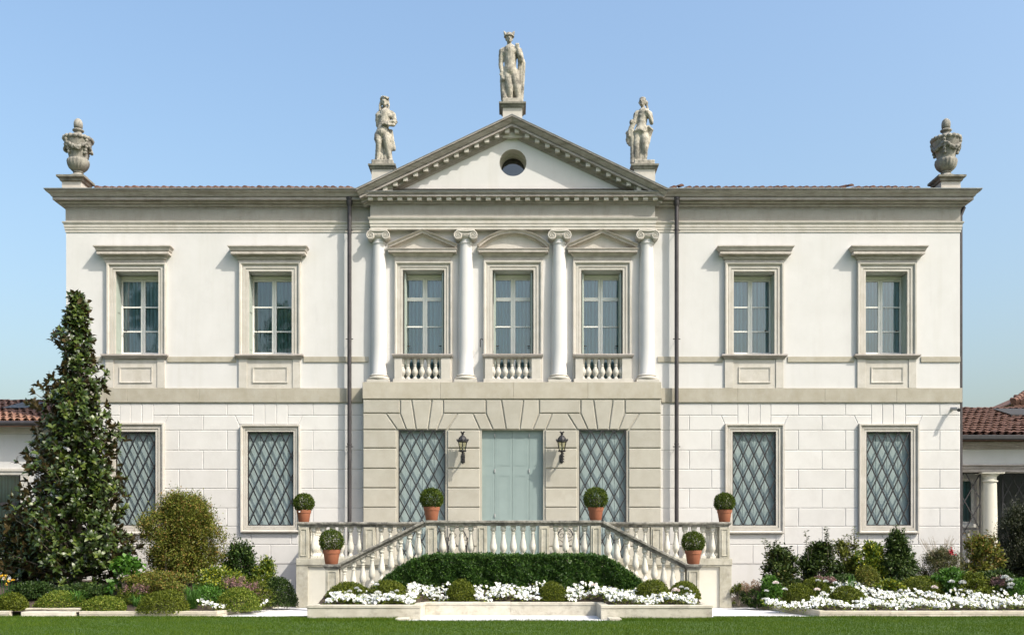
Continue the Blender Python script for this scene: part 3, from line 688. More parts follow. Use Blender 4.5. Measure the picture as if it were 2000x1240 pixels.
# upper course and flat arches
for xs in ((708, 781.5), (865.5, 949.5 - 0.5), (1053, 1134), (1220.5, 1292)): ash(rect(xs[0], xs[1], L0, L1))
ash([(781.5, L0), (803.5, L0), (812.5, L2), (793.6, L2), (781.5, L1)]); ash([(803.5, L0), (843.5, L0), (835.5, L2), (812.5, L2)]); ash([(843.5, L0), (865.5, L0), (865.5, L1), (852.8, L2), (835.5, L2)])
ash([(949, L0), (979, L0), (988.5, L2), (963, L2), (949, L1)]); ash([(979, L0), (1022.5, L0), (1015, L2), (988.5, L2)]); ash([(1022.5, L0), (1053, L0), (1053, L1), (1040, L2), (1015, L2)])
ash([(1134, L0), (1159, L0), (1167, L2), (1148.5, L2), (1134, L1)]); ash([(1159, L0), (1197, L0), (1189, L2), (1167, L2)]); ash([(1197, L0), (1220.5, L0), (1220.5, L1), (1208, L2), (1189, L2)])
ash([(708, L1), (753.5, L1), (776, L2), (708, L2)]); ash([(753.5, L1), (781.5, L1), (793.6, L2), (776, L2)])
ash([(865.5, L1), (894.4, L1), (873.6, L2), (852.8, L2)]); ash([(894.4, L1), (923.2, L1), (937.6, L2), (873.6, L2)]); ash([(923.2, L1), (949, L1), (963, L2), (937.6, L2)])
ash([(1053, L1), (1078.5, L1), (1065.6, L2), (1040, L2)]); ash([(1078.5, L1), (1107.8, L1), (1127.8, L2), (1065.6, L2)]); ash([(1107.8, L1), (1134, L1), (1148.5, L2), (1127.8, L2)])
ash([(1220.5, L1), (1249, L1), (1228.8, L2), (1208, L2)]); ash([(1249, L1), (1292, L1), (1292, L2), (1228.8, L2)])
for a, b_ in ((708, 775), (873, 938), (1064, 1128), (1227, 1292)):
    for y0, y1 in zip(cr, cr[1:]): ash(rect(a, b_, y0, y1))
YD = YP + 0.155
d = MB(); d.box(DOOR[0] - 0.02, DOOR[1] + 0.02, YD + 0.05, YD + 0.06, 1.0, DOOR[3] + 0.05); door = d.build('door', shutter_mat, villa)
seams = [941, 966.4, 1000.4, 1033.3, 1061]
for k, (a, b_) in enumerate(zip(seams, seams[1:])):
    x0, x1 = X(a, YD) + (0.002 if k else 0), X(b_, YD) - 0.004
    mb = MB(); mb.box(x0, x1, YD, YD + 0.045, DOOR[2], DOOR[3] + 0.02, 0.005)
    zc = Z(916, YD); z1 = Z(850, YD); zA, zB, zC_ = Z(911, YD), Z(925, YD), 1.25
    for c, e_ in ((zA, z1), (zC_, zB)):
        for ii in (0.05, 0.1):
            mb.sweep([(x0 + ii, c + ii * 0.5), (x1 - ii, c + ii * 0.5), (x1 - ii, e_ - ii * 0.5), (x0 + ii, e_ - ii * 0.5)], [(0, 0), (0, 0.003), (0.012, 0.003), (0.012, 0)], ELEV(YD), closed=True)
    mb.build('door_leaf', shutter_mat, door)
for px, py in ((966.4, 849), (966.4, 918), (966.4, 1005), (1033.3, 849), (1033.3, 918)):
    mb = MB(); xx, zz = X(px, YD), Z(py, YD); mb.box(xx - 0.012, xx + 0.012, YD - 0.03, YD + 0.01, zz - 0.05, zz + 0.05, 0.004); mb.build('hinge', camera_mat, door)
for g4 in GW:
    s = MB(); s.box(g4[0] - 0.01, g4[1] + 0.01, YD + 0.056, YD + 0.066, g4[2], g4[3]); win = s.build('grilled_window', shutter_mat, villa)
    closed_shutters(win, g4[0], g4[1], g4[2], g4[3] + 0.02, YD, 4)
    lattice(win, g4[0] + 0.005, g4[1] - 0.005, g4[2], g4[3] - 0.005, YP + 0.045, (g4[1] - g4[0]) * 70.9 / 22.9, (g4[3] - g4[2]) * 70.9 / 43.5)

# ------------------------------------------------------------------ columns
YC = -0.06
def column(px):
    x = X(px, YC - 0.15); z0 = ZPT; s = MB()
    zb = z0 + 0.085; zc0 = Z(467, YC - 0.2); zc1 = Z(446.5, -0.225)
    prof = [(0.225, zb + 0.13), (0.215, zb + 0.15), (0.214, zb + 0.9)]
    for k in range(1, 9):
        t = k / 8; prof.append((0.214 - 0.038 * t * t * (0.55 + 0.45 * t), zb + 0.9 + (zc0 - 0.2 - zb - 0.9) * t))
    prof += [(0.176, zc0 - 0.09), (0.196, zc0 - 0.085), (0.196, zc0 - 0.055), (0.178, zc0 - 0.05), (0.178, zc0 + 0.06)]
    s.lathe(prof, (x, YC, 0), 40); c = s.build('column', plaster, villa, smooth=40)
    s = MB(); s.box(x - 0.315, x + 0.315, YC - 0.28, YC + 0.2, z0, zb - 0.004, 0.006)
    s.lathe([(0.26, 0.0), (0.3, 0.02), (0.312, 0.05), (0.295, 0.08), (0.262, 0.088), (0.245, 0.1), (0.245, 0.108), (0.262, 0.115), (0.265, 0.13), (0.245, 0.148), (0.222, 0.15)], (x, YC, zb - 0.004), 40)
    s.build('column_base', trim, c, smooth=40)
    # ionic capital: two volutes as spiral ridges, echinus with eggs, abacus
    s = MB(); zt = zc1; yf = YC - 0.235
    s.box(x - 0.25, x + 0.25, YC - 0.22, YC + 0.2, zt - 0.05, zt - 0.002, 0.008)
    s.lathe([(0.18, 0.0), (0.2, 0.015), (0.235, 0.05), (0.24, 0.07), (0.2, 0.09), (0.2, 0.13)], (x, YC, zc0 + 0.035), 32)
    zv = zc0 + 0.105; R0 = 0.125
    for sd in (-1, 1):
        cx = x + sd * 0.205
        n_ = 26
        for yy0, yy1, rr in ((yf, YC + 0.15, R0 * 0.92),):
            a_ = s.add([(cx + rr * math.cos(2 * PI * k / n_), yy0, zv + rr * math.sin(2 * PI * k / n_)) for k in range(n_)]); b__ = s.add([(cx + rr * math.cos(2 * PI * k / n_), yy1, zv + rr * math.sin(2 * PI * k / n_)) for k in range(n_)])
            s.face(a_)
            for k in range(n_): s.face((a_[k], b__[k], b__[(k + 1) % n_], a_[(k + 1) % n_]))
        pts = []; rad = []
        for k in range(40):
            t = k / 39; ang = PI / 2 - sd * t * 2.35 * 2 * PI; r_ = R0 * (1 - 0.86 * t ** 0.8)
            pts.append((cx + r_ * math.cos(ang), yf - 0.012, zv + r_ * math.sin(ang))); rad.append(0.021 * (1 - 0.55 * t))
        s.tube(pts, rad, 6); s.ball((cx, yf - 0.012, zv), 0.022, 8, 6)
    s.tube([(x - 0.2, yf - 0.01, zv + R0), (x, yf - 0.01, zv + R0 - 0.012), (x + 0.2, yf - 0.01, zv + R0)], 0.02, 6)
    s.box(x - 0.2, x + 0.2, yf + 0.01, YC, zv + 0.02, zv + R0)
    for k in range(7): s.ball((x - 0.115 + 0.038 * k, yf + 0.012, zv + 0.035), (0.015, 0.022, 0.045), 6, 5)
    s.build('capital', trim, c, smooth=35)
COLX = (739, 909.5, 1092.5, 1264.5)
for px in COLX: column(px)

# ------------------------------------------------------------------ entablature and pediment of the centre
YE = -0.225
EX0, EX1 = X(723.5, YE), X(1279.5, YE)
def zE(py): return Z(py, YE - 0.03)
def ring(name, prof, mat, yfront=YE, x0=EX0, x1=EX1, yback=0.3, par=None):
    mb = MB(); u_sweep(mb, x0, x1, yfront, prof, yback); return mb.build(name, mat, par or villa, smooth=25)
FA, FB = zE(424), zE(399.5)
ring('architrave', [(-0.5, zE(446.5)), (0.0, zE(446.5)), (0.0, zE(441.2)), (0.014, zE(440.9)), (0.014, zE(435.4)), (0.028, zE(435.1)), (0.028, zE(429.2)), (0.04, zE(428.6)), (0.065, zE(425.2)), (0.065, zE(423.8)), (0.0, zE(423.2))], trim)
ring('frieze', [(0.0, zE(423.2)), (0.0, FB)], frieze_stone)
HC = [(0.0, FB), (0.03, FB + 0.004), (0.03, FB + 0.02), (0.01, FB + 0.024), (0.01, FB + 0.034), (0.05, FB + 0.038), (0.075, FB + 0.065), (0.05, FB + 0.068), (0.05, FB + 0.078), (0.09, FB + 0.08), (0.09, FB + 0.165), (0.25, FB + 0.168), (0.25, FB + 0.225), (0.232, FB + 0.228), (0.232, FB + 0.238), (0.27, FB + 0.242), (0.29, FB + 0.262), (0.29, FB + 0.28)]
hc = ring('horizontal_cornice', HC, cornice_stone)
ring('flashing', [(0.24, FB + 0.28), (0.305, FB + 0.28), (0.305, FB + 0.292), (-0.02, FB + 0.325)], lead_mat)
dz0, dz1 = FB + 0.085, FB + 0.16
dm = MB(); dm.box(-0.066, 0.066, YE - 0.205, YE - 0.088, dz0 - 0.0, dz1 + 0.006)
d0 = dm.build('dentil', trim, hc, fix=False)
ndt = 30
for k in range(ndt):
    o = d0 if k == 0 else d0.copy()
    if k: col.objects.link(o); o.parent = hc
    o.location = (EX0 + 0.02 + (EX1 - EX0 - 0.04) * k / (ndt - 1), 0, 0)
# tympanum, raking cornice
zt0 = FB + 0.30; YT = YE + 0.03
SL = 0.474; APZ = Z(222, YE - 0.42); apT = APZ - 0.44
hwT = (apT - zt0) / SL
oc = (X(1002, YT), Z(317, YT)); orad = 26.3 / S(YT)
tri = [(-hwT, zt0), (hwT, zt0), (0, apT)]
mb = MB(); angs = sorted([2 * PI * k / 64 for k in range(64)] + [math.atan2(p[1] - oc[1], p[0] - oc[0]) % (2 * PI) for p in tri])
outer = []
for a in angs:
    dx, dz = math.cos(a), math.sin(a); best = 1e9
    for (p, q) in zip(tri, tri[1:] + tri[:1]):
        ex, ez = q[0] - p[0], q[1] - p[1]; den = dx * ez - dz * ex
        if abs(den) < 1e-9: continue
        t = ((p[0] - oc[0]) * ez - (p[1] - oc[1]) * ex) / den
        if t > 0: best = min(best, t)
    outer.append((oc[0] + dx * best, YT, oc[1] + dz * best))
io = mb.add(outer); ii_ = mb.add([(oc[0] + orad * math.cos(a), YT, oc[1] + orad * math.sin(a)) for a in angs])
for k in range(len(angs)): mb.face((io[k], io[(k + 1) % len(angs)], ii_[(k + 1) % len(angs)], ii_[k]))
tym = mb.build('tympanum', plaster, villa, fix=False)
mb = MB(); prev = None; NN = 48
for (r_, yy) in ((orad, YT), (orad, YT + 0.32), (orad * 0.94, YT + 0.33), (orad * 0.94, YT + 0.42), (orad * 0.87, YT + 0.43), (orad * 0.87, YT + 0.56)):
    rw = mb.add([(oc[0] + r_ * math.cos(2 * PI * k / NN), yy, oc[1] + r_ * math.sin(2 * PI * k / NN)) for k in range(NN)])
    if prev:
        for k in range(NN): mb.face((prev[k], prev[(k + 1) % NN], rw[(k + 1) % NN], rw[k]))
    prev = rw
ocu = mb.build('round_window', trim, villa, smooth=30)
mb = MB(); mb.poly([(oc[0] + orad * 0.88 * math.cos(2 * PI * k / NN), YT + 0.54, oc[1] + orad * 0.88 * math.sin(2 * PI * k / NN)) for k in range(NN)]); mb.build('pane', dark_glass, ocu, fix=False)
mb = MB(); mb.box(oc[0] - 0.5, oc[0] + 0.5, YT + 1.2, YT + 1.22, oc[1] - 0.5, oc[1] + 0.5); mb.build('dark_backing', dark_room, ocu)  # dark sheet whose colour stands in for the unlit space behind the pane
cs = math.cos(math.atan(SL)); PT = (APZ - apT) * cs
yT = YE
RK = [(-0.01, -0.06), (-0.01, 0.0), (0.004, 0.0), (0.006, 0.025), (0.024, 0.028), (0.028, 0.005), (0.038, 0.005), (0.042, 0.05), (0.06, 0.075), (0.063, 0.05), (0.07, 0.05), (0.072, 0.1), (0.165, 0.1), (0.168, 0.265), (0.222, 0.265), (0.225, 0.24), (0.237, 0.24), (0.24, 0.285), (0.256, 0.292), (0.275, 0.325), (0.31, 0.36), (PT - 0.062, 0.385), (PT - 0.058, 0.36), (PT - 0.048, 0.36), (PT - 0.045, 0.415), (PT - 0.015, 0.415)]
ex = hwT + 0.02
# path from the right foot to the apex to the left foot: its left side is the lower side, so offsets are negated
# path from the left foot over the apex to the right foot: the outside (upwards) lies on its left
fx = (X(1308, YE - 0.42) - X(697, YE - 0.42)) / 2
zfoot = lambda x_: apT - SL * x_
xf = fx - 0.17
mb = MB(); mb.sweep([(-xf, zfoot(xf)), (0, apT), (xf, zfoot(xf))], RK, ELEV(yT)); rk = mb.build('raking_cornice', cornice_stone, villa, smooth=25)
mb = MB(); mb.sweep([(-xf - 0.01, zfoot(xf + 0.01)), (0, apT), (xf + 0.01, zfoot(xf + 0.01))], [(PT - 0.014, 0.36), (PT - 0.014, 0.425), (PT + 0.004, 0.425), (PT + 0.03, -0.1)], ELEV(yT)); mb.build('flashing', lead_mat, villa)
# gabled roof behind the pediment
mb = MB(); zA = apT + (PT + 0.01) / cs
a_ = mb.add([(-xf, yT + 0.09, zA - SL * xf), (0, yT + 0.09, zA), (xf, yT + 0.09, zA - SL * xf), (-xf, 6, zA - SL * xf), (0, 6, zA), (xf, 6, zA - SL * xf)])
mb.face((a_[0], a_[1], a_[4], a_[3])); mb.face((a_[1], a_[2], a_[5], a_[4])); mb.face((a_[3], a_[4], a_[5])); mb.build('gable_roof', tile_mat, villa)
mb = MB(); mb.box(-0.063, 0.063, yT - 0.21, yT - 0.098, -0.05, 0.055); dr = mb.build('dentil', trim, rk, fix=False); first = True
for sd in (-1, 1):
    for k in range(14):
        xx = sd * (0.135 + 0.2795 * k)
        if abs(xx) > xf - 0.1: continue
        o = dr if first else dr.copy()
        if not first: col.objects.link(o); o.parent = rk
        first = False
        o.location = (xx, 0, apT - SL * abs(xx) + 0.122 / cs)
# statue pedestals
STAT = []
for px, pyt, hw, cp, cy in ((1001, 197.5, 0.27, 0.372, -0.05), (745.5, 318.5, 0.29, 0.378, -0.05), (1260, 318.5, 0.29, 0.378, -0.05)):
    cx = X(px, cy - cp); zt = Z(pyt, cy - cp)
    pedestal(cx, cy, hw, zt - 0.95, zt, 0.13, cp); STAT.append((cx, cy, zt))

# ------------------------------------------------------------------ piano nobile windows with small pediments
for wi, (a, b_, f0, f1, pc) in enumerate(PW):
    xa, xb, fa, fb = X(a), X(b_), X(f0), X(f1); wd = ((fb - fa) - (xb - xa)) / 2; xc = (fa + fb) / 2
    s = MB(); s.sweep([(xb, ZPT), (xb, PZ1), (xa, PZ1), (xa, ZPT)], [(-q, h) for q, h in surround_prof(wd)], ELEV(0.0)); win = s.build('window', trim, villa, smooth=25)
    zz = lambda py: Z(py, -0.1)
    h = MB(); hx0, hx1 = fa + 0.03, fb - 0.03
    u_sweep(h, hx0, hx1, -0.05, [(0, zz(512)), (0.012, zz(510.5)), (0.028, zz(506)), (0.02, zz(501.5)), (0.008, zz(500)), (0.04, zz(498.5)), (0.06, zz(496.5)), (0.09, zz(495)), (0.09, zz(494)), (0.175, zz(493.5)), (0.175, zz(489)), (0.2, zz(487.8)), (0.2, zz(486.6)), (-0.02, zz(485.5))]); h.build('window_hood', hood_stone, win, smooth=25)
    z0 = zz(486); hw = (hx1 - hx0) / 2 + 0.2
    rp = [(-0.075, -0.07), (-0.075, 0.0), (-0.045, 0.03), (-0.04, 0.055), (-0.015, 0.06), (-0.01, 0.14), (0.03, 0.145), (0.04, 0.165), (0.065, 0.195), (0.07, 0.2), (0.075, 0.2), (0.085, -0.07)]
    pm = MB(); tm_ = MB()
    if wi == 1:
        hh = zz(449) - z0 - 0.085; Rr = (hw * hw + hh * hh) / (2 * hh); cz = z0 + hh - Rr; a1 = math.asin((hw - 0.04) / Rr)
        path = [(xc + Rr * math.sin(-a1 + 2 * a1 * k / 24), cz + Rr * math.cos(-a1 + 2 * a1 * k / 24)) for k in range(25)]
        pm.sweep(path, rp, ELEV(-0.05)); tm_.poly([(p[0], -0.052, p[1] - 0.02) for p in path] + [(xc + hw - 0.1, -0.052, z0), (xc - hw + 0.1, -0.052, z0)])
    else:
        hh = zz(448.5) - z0 - 0.09
        path = [(xc - hw + 0.04, z0 + 0.045), (xc, z0 + hh), (xc + hw - 0.04, z0 + 0.045)]
        pm.sweep(path, rp, ELEV(-0.05)); tm_.poly([(xc - hw + 0.1, -0.052, z0), (xc + hw - 0.1, -0.052, z0), (xc, -0.052, z0 + hh)])
    pm.build('window_pediment', hood_stone, win, smooth=25); tm_.build('pediment_field', trim, win)
    zt = PZ1 - 0.02; zb = ZPT + 0.03
    zu = Z(583, 0.43); casement(win, xa - 0.05, xb + 0.05, zb, zt, [zu, Z(637, 0.43)], transom=zu, mull=0.13)
    shutter_leaf(win, xa + 0.01, 1, 0.08, 0.38, zb + 0.02, zt - 0.03, shutter_green); shutter_leaf(win, xb - 0.01, -1, 0.05, 0.38, zb + 0.02, zt - 0.03, shutter_green)
    knob(win, xa + 0.13, 0.3, Z(675, 0.3)); knob(win, xb - 0.13, 0.3, Z(675, 0.3))
    # balcony balustrade
    yf = -0.27; s_ = lambda px: (px - pc) / S(yf) + X(pc, yf)
    bl = MB(); x0, x1 = s_(pc - 57), s_(pc + 59)
    bl.box(x0, x1, yf - 0.005, 0.02, ZPT, ZPT + 0.1, 0.006); bal = bl.build('balcony', trim, villa)
    for c, d_ in ((x0 + 0.04, x0 + 0.255), (x1 - 0.31, x1 - 0.05)):
        q = MB(); q.box(c, d_, yf + 0.02, 0.02, ZPT + 0.1, Z(698, yf), 0.006); q.build('balcony_pier', trim, bal)
    q = MB(); zr0, zr1 = Z(698, yf), Z(690, yf)
    u_sweep(q, x0 + 0.03, x1 - 0.04, yf + 0.02, [(-0.2, zr0), (0.0, zr0), (0.015, zr0 + 0.025), (0.04, zr0 + 0.04), (0.055, zr0 + 0.07), (0.06, zr1 - 0.015), (0.05, zr1), (-0.2, zr1 + 0.002)], 0.02); q.build('balcony_rail', cornice_stone, bal, smooth=25)
    hb = zr0 - ZPT - 0.1; q = MB(); y_ = yf + 0.13
    q.lathe([(0.075, 0.0), (0.075, 0.03), (0.055, 0.04), (0.035, 0.075), (0.04, 0.1), (0.078, 0.16), (0.088, 0.2), (0.075, 0.26), (0.045, 0.33), (0.036, 0.37), (0.05, 0.385), (0.05, 0.4), (0.04, 0.41), (0.07, hb - 0.05), (0.075, hb)], (0, y_, ZPT + 0.1), 16)
    b0 = q.build('balcony_baluster', trim, bal, smooth=40)
    xs = [s_(pc - 33 + 14.1 * k) for k in range(-1 + 0, 6)]
    xs = [x0 + 0.262] + [(x0 + x1) / 2 - 0.028 + 0.19 * k for k in range(-2, 3)] + [x1 - 0.316]
    for k, xx in enumerate(xs):
        o = b0 if k == 0 else b0.copy()
        if k: col.objects.link(o); o.parent = bal
        o.location = (xx, 0, 0)

# ------------------------------------------------------------------ drainpipes, wall hook
def drainpipe(px, y=-0.2, ztop=Z(386, -0.3), hopper=True):
    x = X(px, y); mb = MB(); mb.tube([(x, y, 0.02), (x, y, ztop - 0.1)], 0.058, 12)
    for py in (450, 868): mb.lathe([(0.058, 0), (0.066, 0.005), (0.066, 0.05), (0.058, 0.055)], (x, y, Z(py, y)), 12)
    p = mb.build('drainpipe', pipe_mat, villa, smooth=40)
    if hopper:
        mb = MB(); mb.lathe([(0.06, -0.2), (0.085, -0.13), (0.09, -0.02), (0.105, -0.01), (0.105, 0.04), (0.07, 0.05), (0.015, 0.07), (0.012, 0.12)], (x, y, ztop), 12); mb.build('hopper_head', pipe_mat, p, smooth=40)
    for py in (449, 661, 871):
        mb = MB(); z = Z(py, y); mb.box(x - 0.085, x + 0.085, y - 0.006, y + 0.012, z - 0.012, z + 0.012); mb.tube([(x + 0.02, y, z), (x + 0.02, 0.0, z)], 0.01, 6); mb.ball((x - 0.09, y, z), 0.016, 6, 5); mb.ball((x + 0.09, y, z), 0.016, 6, 5); mb.build('pipe_clamp', pipe_mat, p)
drainpipe(682.5); drainpipe(1321.5)
mb = MB(); xs = XR + 0.062; mb.tube([(xs, 0.12, 0.0), (xs, 0.12, FZ1 - 0.15), (xs + 0.1, 0.12, FZ1 + 0.1)], 0.058, 12); mb.build('drainpipe', pipe_mat, villa, smooth=40)
mb = MB(); hx, hz = X(938, -0.3), Z(690, -0.3)
mb.tube([(hx - 0.0, -0.01, Z(676, 0) - 0.0), (hx, -0.3, Z(676, -0.3)), (hx, -0.3, Z(663, -0.3)), (hx + 0.015, -0.3, Z(660.5, -0.3)), (hx + 0.06, -0.3, Z(661, -0.3)), (hx + 0.07, -0.3, Z(663.5, -0.3))], 0.013, 6)
mb.build('wall_hook', iron, villa)
# ------------------------------------------------------------------ entrance terrace with two lateral flights
YT0, YL0 = -2.87, -4.40                 # terrace front, landing front
ter = empty('entrance_terrace', (0, -2.0, 0), 'weathered stone entrance terrace with double staircase and balustrades before the blue-grey door', 'staircase')
TL, TR = X(583, YT0), X(1425, YT0); LLX, LRX = X(831, YL0), X(1174, YL0)
ZR1 = 2.14; ZR0 = ZR1 - 0.125; ZCURB = Z(1089, YT0); ZFL = 1.10; ZSTR = Z(1102.5, YT0)
w = MB(); w.box(TL + 0.02, TR - 0.02, YT0 + 0.02, -0.36, 0, ZFL); w.box(LLX + 0.02, LRX - 0.02, YL0 + 0.03, YT0 + 0.03, 0, ZFL - 0.002)
w.build('terrace_wall', terrace_plaster, ter)
for a, b_ in ((578.5, 602), (1405, 1428.5)):
    q = MB(); q.box(X(a, YT0), X(b_, YT0), YT0 - 0.03, YT0 + 0.3, 0, ZSTR, 0.006); q.build('pilaster', pier_stone, ter)
def string(x0, x1, y, name='string_course'):
    q = MB(); q.box(x0, x1, y - 0.05, y + 0.26, ZSTR, ZCURB, 0.012); q.box(x0 + 0.01, x1 - 0.01, y - 0.035, y + 0.2, ZSTR - 0.03, ZSTR - 0.002, 0.006); q.build(name, pier_stone, ter)
string(TL - 0.06, LLX + 0.2, YT0); string(LRX - 0.2, TR + 0.06, YT0); string(LLX - 0.02, LRX + 0.02, YL0)
for xx in (TL, TR - 0.26):
    q = MB(); q.box(xx, xx + 0.26, YT0 + 0.27, -0.36, ZSTR + 0.003, ZCURB - 0.002, 0.012); q.build('string_course', pier_stone, ter)
HB = ZR0 - ZCURB
def baluster_profile(h):
    k = h / 0.775
    return [(0.062, 0.055), (0.066, 0.065), (0.05, 0.09), (0.036, 0.135), (0.04, 0.15), (0.048, 0.155), (0.048, 0.168), (0.062, 0.185), (0.078, 0.225), (0.083, 0.27), (0.077, 0.33), (0.06, 0.42), (0.046, 0.5), (0.04, 0.57), (0.039, 0.59), (0.05, 0.598), (0.05, 0.612), (0.039, 0.622), (0.041, 0.645), (0.055, 0.66), (0.066, 0.68), (0.066, 0.705), (0.058, 0.715)], k
def make_baluster(h, name='baluster', sq=0.072, block=0.0):
    s = MB(); pr, k = baluster_profile(h)
    s.lathe([(r_, z * k) for r_, z in pr], (0, 0, 0), 20)
    s.box(-sq, sq, -sq, sq, -block, 0.055 * k, 0.006); s.box(-0.064, 0.064, -0.064, 0.064, 0.716 * k, h + 0.004, 0.005)
    return s.build(name, baluster_stone, ter, smooth=40)
ORIGIN_ter = ORIGIN[ter.name]
def place(o, first, x, y, z, rz=0.0):
    c = o if first else o.copy()
    if not first: col.objects.link(c); c.parent = ter
    c.location = Vector((x, y, z)); c.rotation_euler = (0, 0, rz); return c
bal0 = make_baluster(HB); bal0.data.transform(Matrix.Translation(ORIGIN_ter)); used = [False]
def baluster_at(x, y, z): place(bal0, not used[0], x - ORIGIN_ter.x, y - ORIGIN_ter.y, z - ORIGIN_ter.z, rnd.uniform(-0.03, 0.03)); used[0] = True
def pier(x0, x1, y0, y1, z0, z1, faces=('f',), mat=pier_stone):
    q = MB(); q.box(x0, x1, y0, y1, z0, z1, 0.008); p = q.build('pier', mat, ter)
    q = MB(); q.sweep([(x0 + 0.05, z0 + 0.06), (x1 - 0.05, z0 + 0.06), (x1 - 0.05, z1 - 0.05), (x0 + 0.05, z1 - 0.05)], [(0, 0.0), (0, 0.016), (0.014, 0.016), (0.024, 0.006), (0.024, 0)], ELEV(y0), closed=True); q.build('pier_moulding', mat, p)
def rail_sec(hw=0.13): return [(-hw + 0.02, 0.0), (-hw + 0.02, 0.03), (-hw, 0.045), (-hw - 0.02, 0.065), (-hw - 0.035, 0.075), (-hw - 0.035, 0.115), (-hw - 0.02, 0.125), (hw + 0.02, 0.125), (hw + 0.035, 0.115), (hw + 0.035, 0.075), (hw + 0.02, 0.065), (hw, 0.045), (hw - 0.02, 0.03), (hw - 0.02, 0.0)]
def rail(path, z0=ZR0, name='handrail'):
    q = MB(); q.sweep(path, [(a, z0 + z) for a, z in rail_sec()], PLAN, cprof=True); q.build(name, rail_stone, ter, smooth=25)
YR = YT0 + 0.1
PW_ = 0.27
rail([(TL + 0.13, -0.36), (TL + 0.13, YR), (LLX + 0.1, YR)]); rail([(LRX - 0.1, YR), (TR - 0.13, YR), (TR - 0.13, -0.36)])
pier(TL + 0.0, TL + 0.26, YR - 0.12, YR + 0.14, ZCURB, ZR0); pier(TR - 0.26, TR, YR - 0.12, YR + 0.14, ZCURB, ZR0)
pier(X(710, YT0), X(733, YT0), YR - 0.12, YR + 0.12, ZCURB, ZR0); pier(X(1271, YT0), X(1294, YT0), YR - 0.12, YR + 0.12, ZCURB, ZR0)
for px in (613, 631.7, 649.5, 667, 684.7, 702): baluster_at(X(px, YR), YR, ZCURB); baluster_at(-X(px, YR) + 0.06, YR, ZCURB)
for px in (744.5, 762.3, 780, 798, 815.5): baluster_at(X(px, YR), YR, ZCURB); baluster_at(-X(px, YR) + 0.06, YR, ZCURB)
for k in range(9):
    yy = YR + 0.3 + 0.228 * k
    baluster_at(TL + 0.13, yy, ZCURB); baluster_at(TR - 0.13, yy, ZCURB)
YLR = YL0 + 0.11
rail([(LLX - 0.0, YLR), (LRX + 0.0, YLR)])
for a, b_ in ((831, 852.5), (931, 951), (1053, 1073), (1153.5, 1174)): pier(X(a, YL0), X(b_, YL0), YLR - 0.12, YLR + 0.12, ZCURB, ZR0)
for px in (864.5, 883.4, 901.5, 919.8, 963.5, 983, 1002.5, 1021.5, 1041, 1085.5, 1104.8, 1123.4, 1141.5): baluster_at(X(px, YLR), YLR, ZCURB)
# lateral flights: sloping rails, newels, balusters on the raking curb, steps
NZ = Z(1100.5, YL0)
for sd in (-1, 1):
    nx0, nx1 = (X(636, YL0), X(661.5, YL0)) if sd < 0 else (X(1341, YL0), X(1366, YL0))
    xin = nx1 if sd < 0 else nx0; xt = LLX if sd < 0 else LRX
    pier(nx0, nx1, YLR - 0.15, YLR + 0.15, 0.1, NZ - 0.115)
    q = MB(); k_ = 0.05; q.sweep([(nx0, YLR - 0.15), (nx1, YLR - 0.15), (nx1, YLR + 0.15), (nx0, YLR + 0.15)], [(0.0, NZ - 0.118), (-0.015, NZ - 0.1), (-0.03, NZ - 0.07), (-0.055, NZ - 0.055), (-0.06, NZ - 0.01), (-0.05, NZ)], PLAN, closed=True); q.poly([(nx0 - 0.05, YLR - 0.2, NZ), (nx1 + 0.05, YLR - 0.2, NZ), (nx1 + 0.05, YLR + 0.2, NZ), (nx0 - 0.05, YLR + 0.2, NZ)]); q.build('newel_cap', rail_stone, ter, smooth=25)
    # raking rail in elevation
    p0 = (xin, NZ - 0.12); p1 = (xt, ZR0 + 0.0)
    path = [p0, p1] if sd < 0 else [p1, p0]
    sec = [(0.0, -0.11), (0.03, -0.11), (0.045, -0.13), (0.075, -0.165), (0.118, -0.165), (0.128, -0.15), (0.128, 0.15), (0.118, 0.165), (0.075, 0.165), (0.045, 0.13), (0.03, 0.11), (0.0, 0.11)]
    q = MB(); q.sweep(path, sec, ELEV(YLR), cprof=True); q.build('handrail', rail_stone, ter, smooth=25)
    sl = (p1[1] - p0[1]) / (p1[0] - p0[0])
    # raking curb wall
    zb = lambda x_: p0[1] + sl * (x_ - p0[0]) - HB
    q = MB(); q.prism([(xin, 0.0), (xin, zb(xin) - 0.02), (xt, zb(xt) - 0.02), (xt, 0.0)], YLR - 0.12, YLR + 0.12); q.build('stair_curb', terrace_plaster, ter)
    n_ = 9; pxs = [672.7, 690.5, 708.7, 726.8, 745.5, 763.7, 782, 800, 818.3]
    for px in pxs:
        x_ = X(px, YLR) if sd < 0 else -X(px, YLR) + 0.06
        baluster_at(x_, YLR, zb(x_) + 0.004)
        q = MB(); q.box(x_ - 0.078, x_ + 0.078, YLR - 0.08, YLR + 0.08, zb(x_) - 0.12, zb(x_) + 0.003, 0.005); q.build('baluster_block', baluster_stone, ter)
    ns = 7
    for k in range(ns):
        xa = nx0 + (xt - nx0) * k / ns if sd < 0 else nx1 + (xt - nx1) * k / ns
        q = MB(); q.box(xa, xt, YLR + 0.123, YT0 + 0.02, (ZFL) * k / ns + 0.003, ZFL * (k + 1) / ns, 0.008); q.build('step', planter_stone, ter)

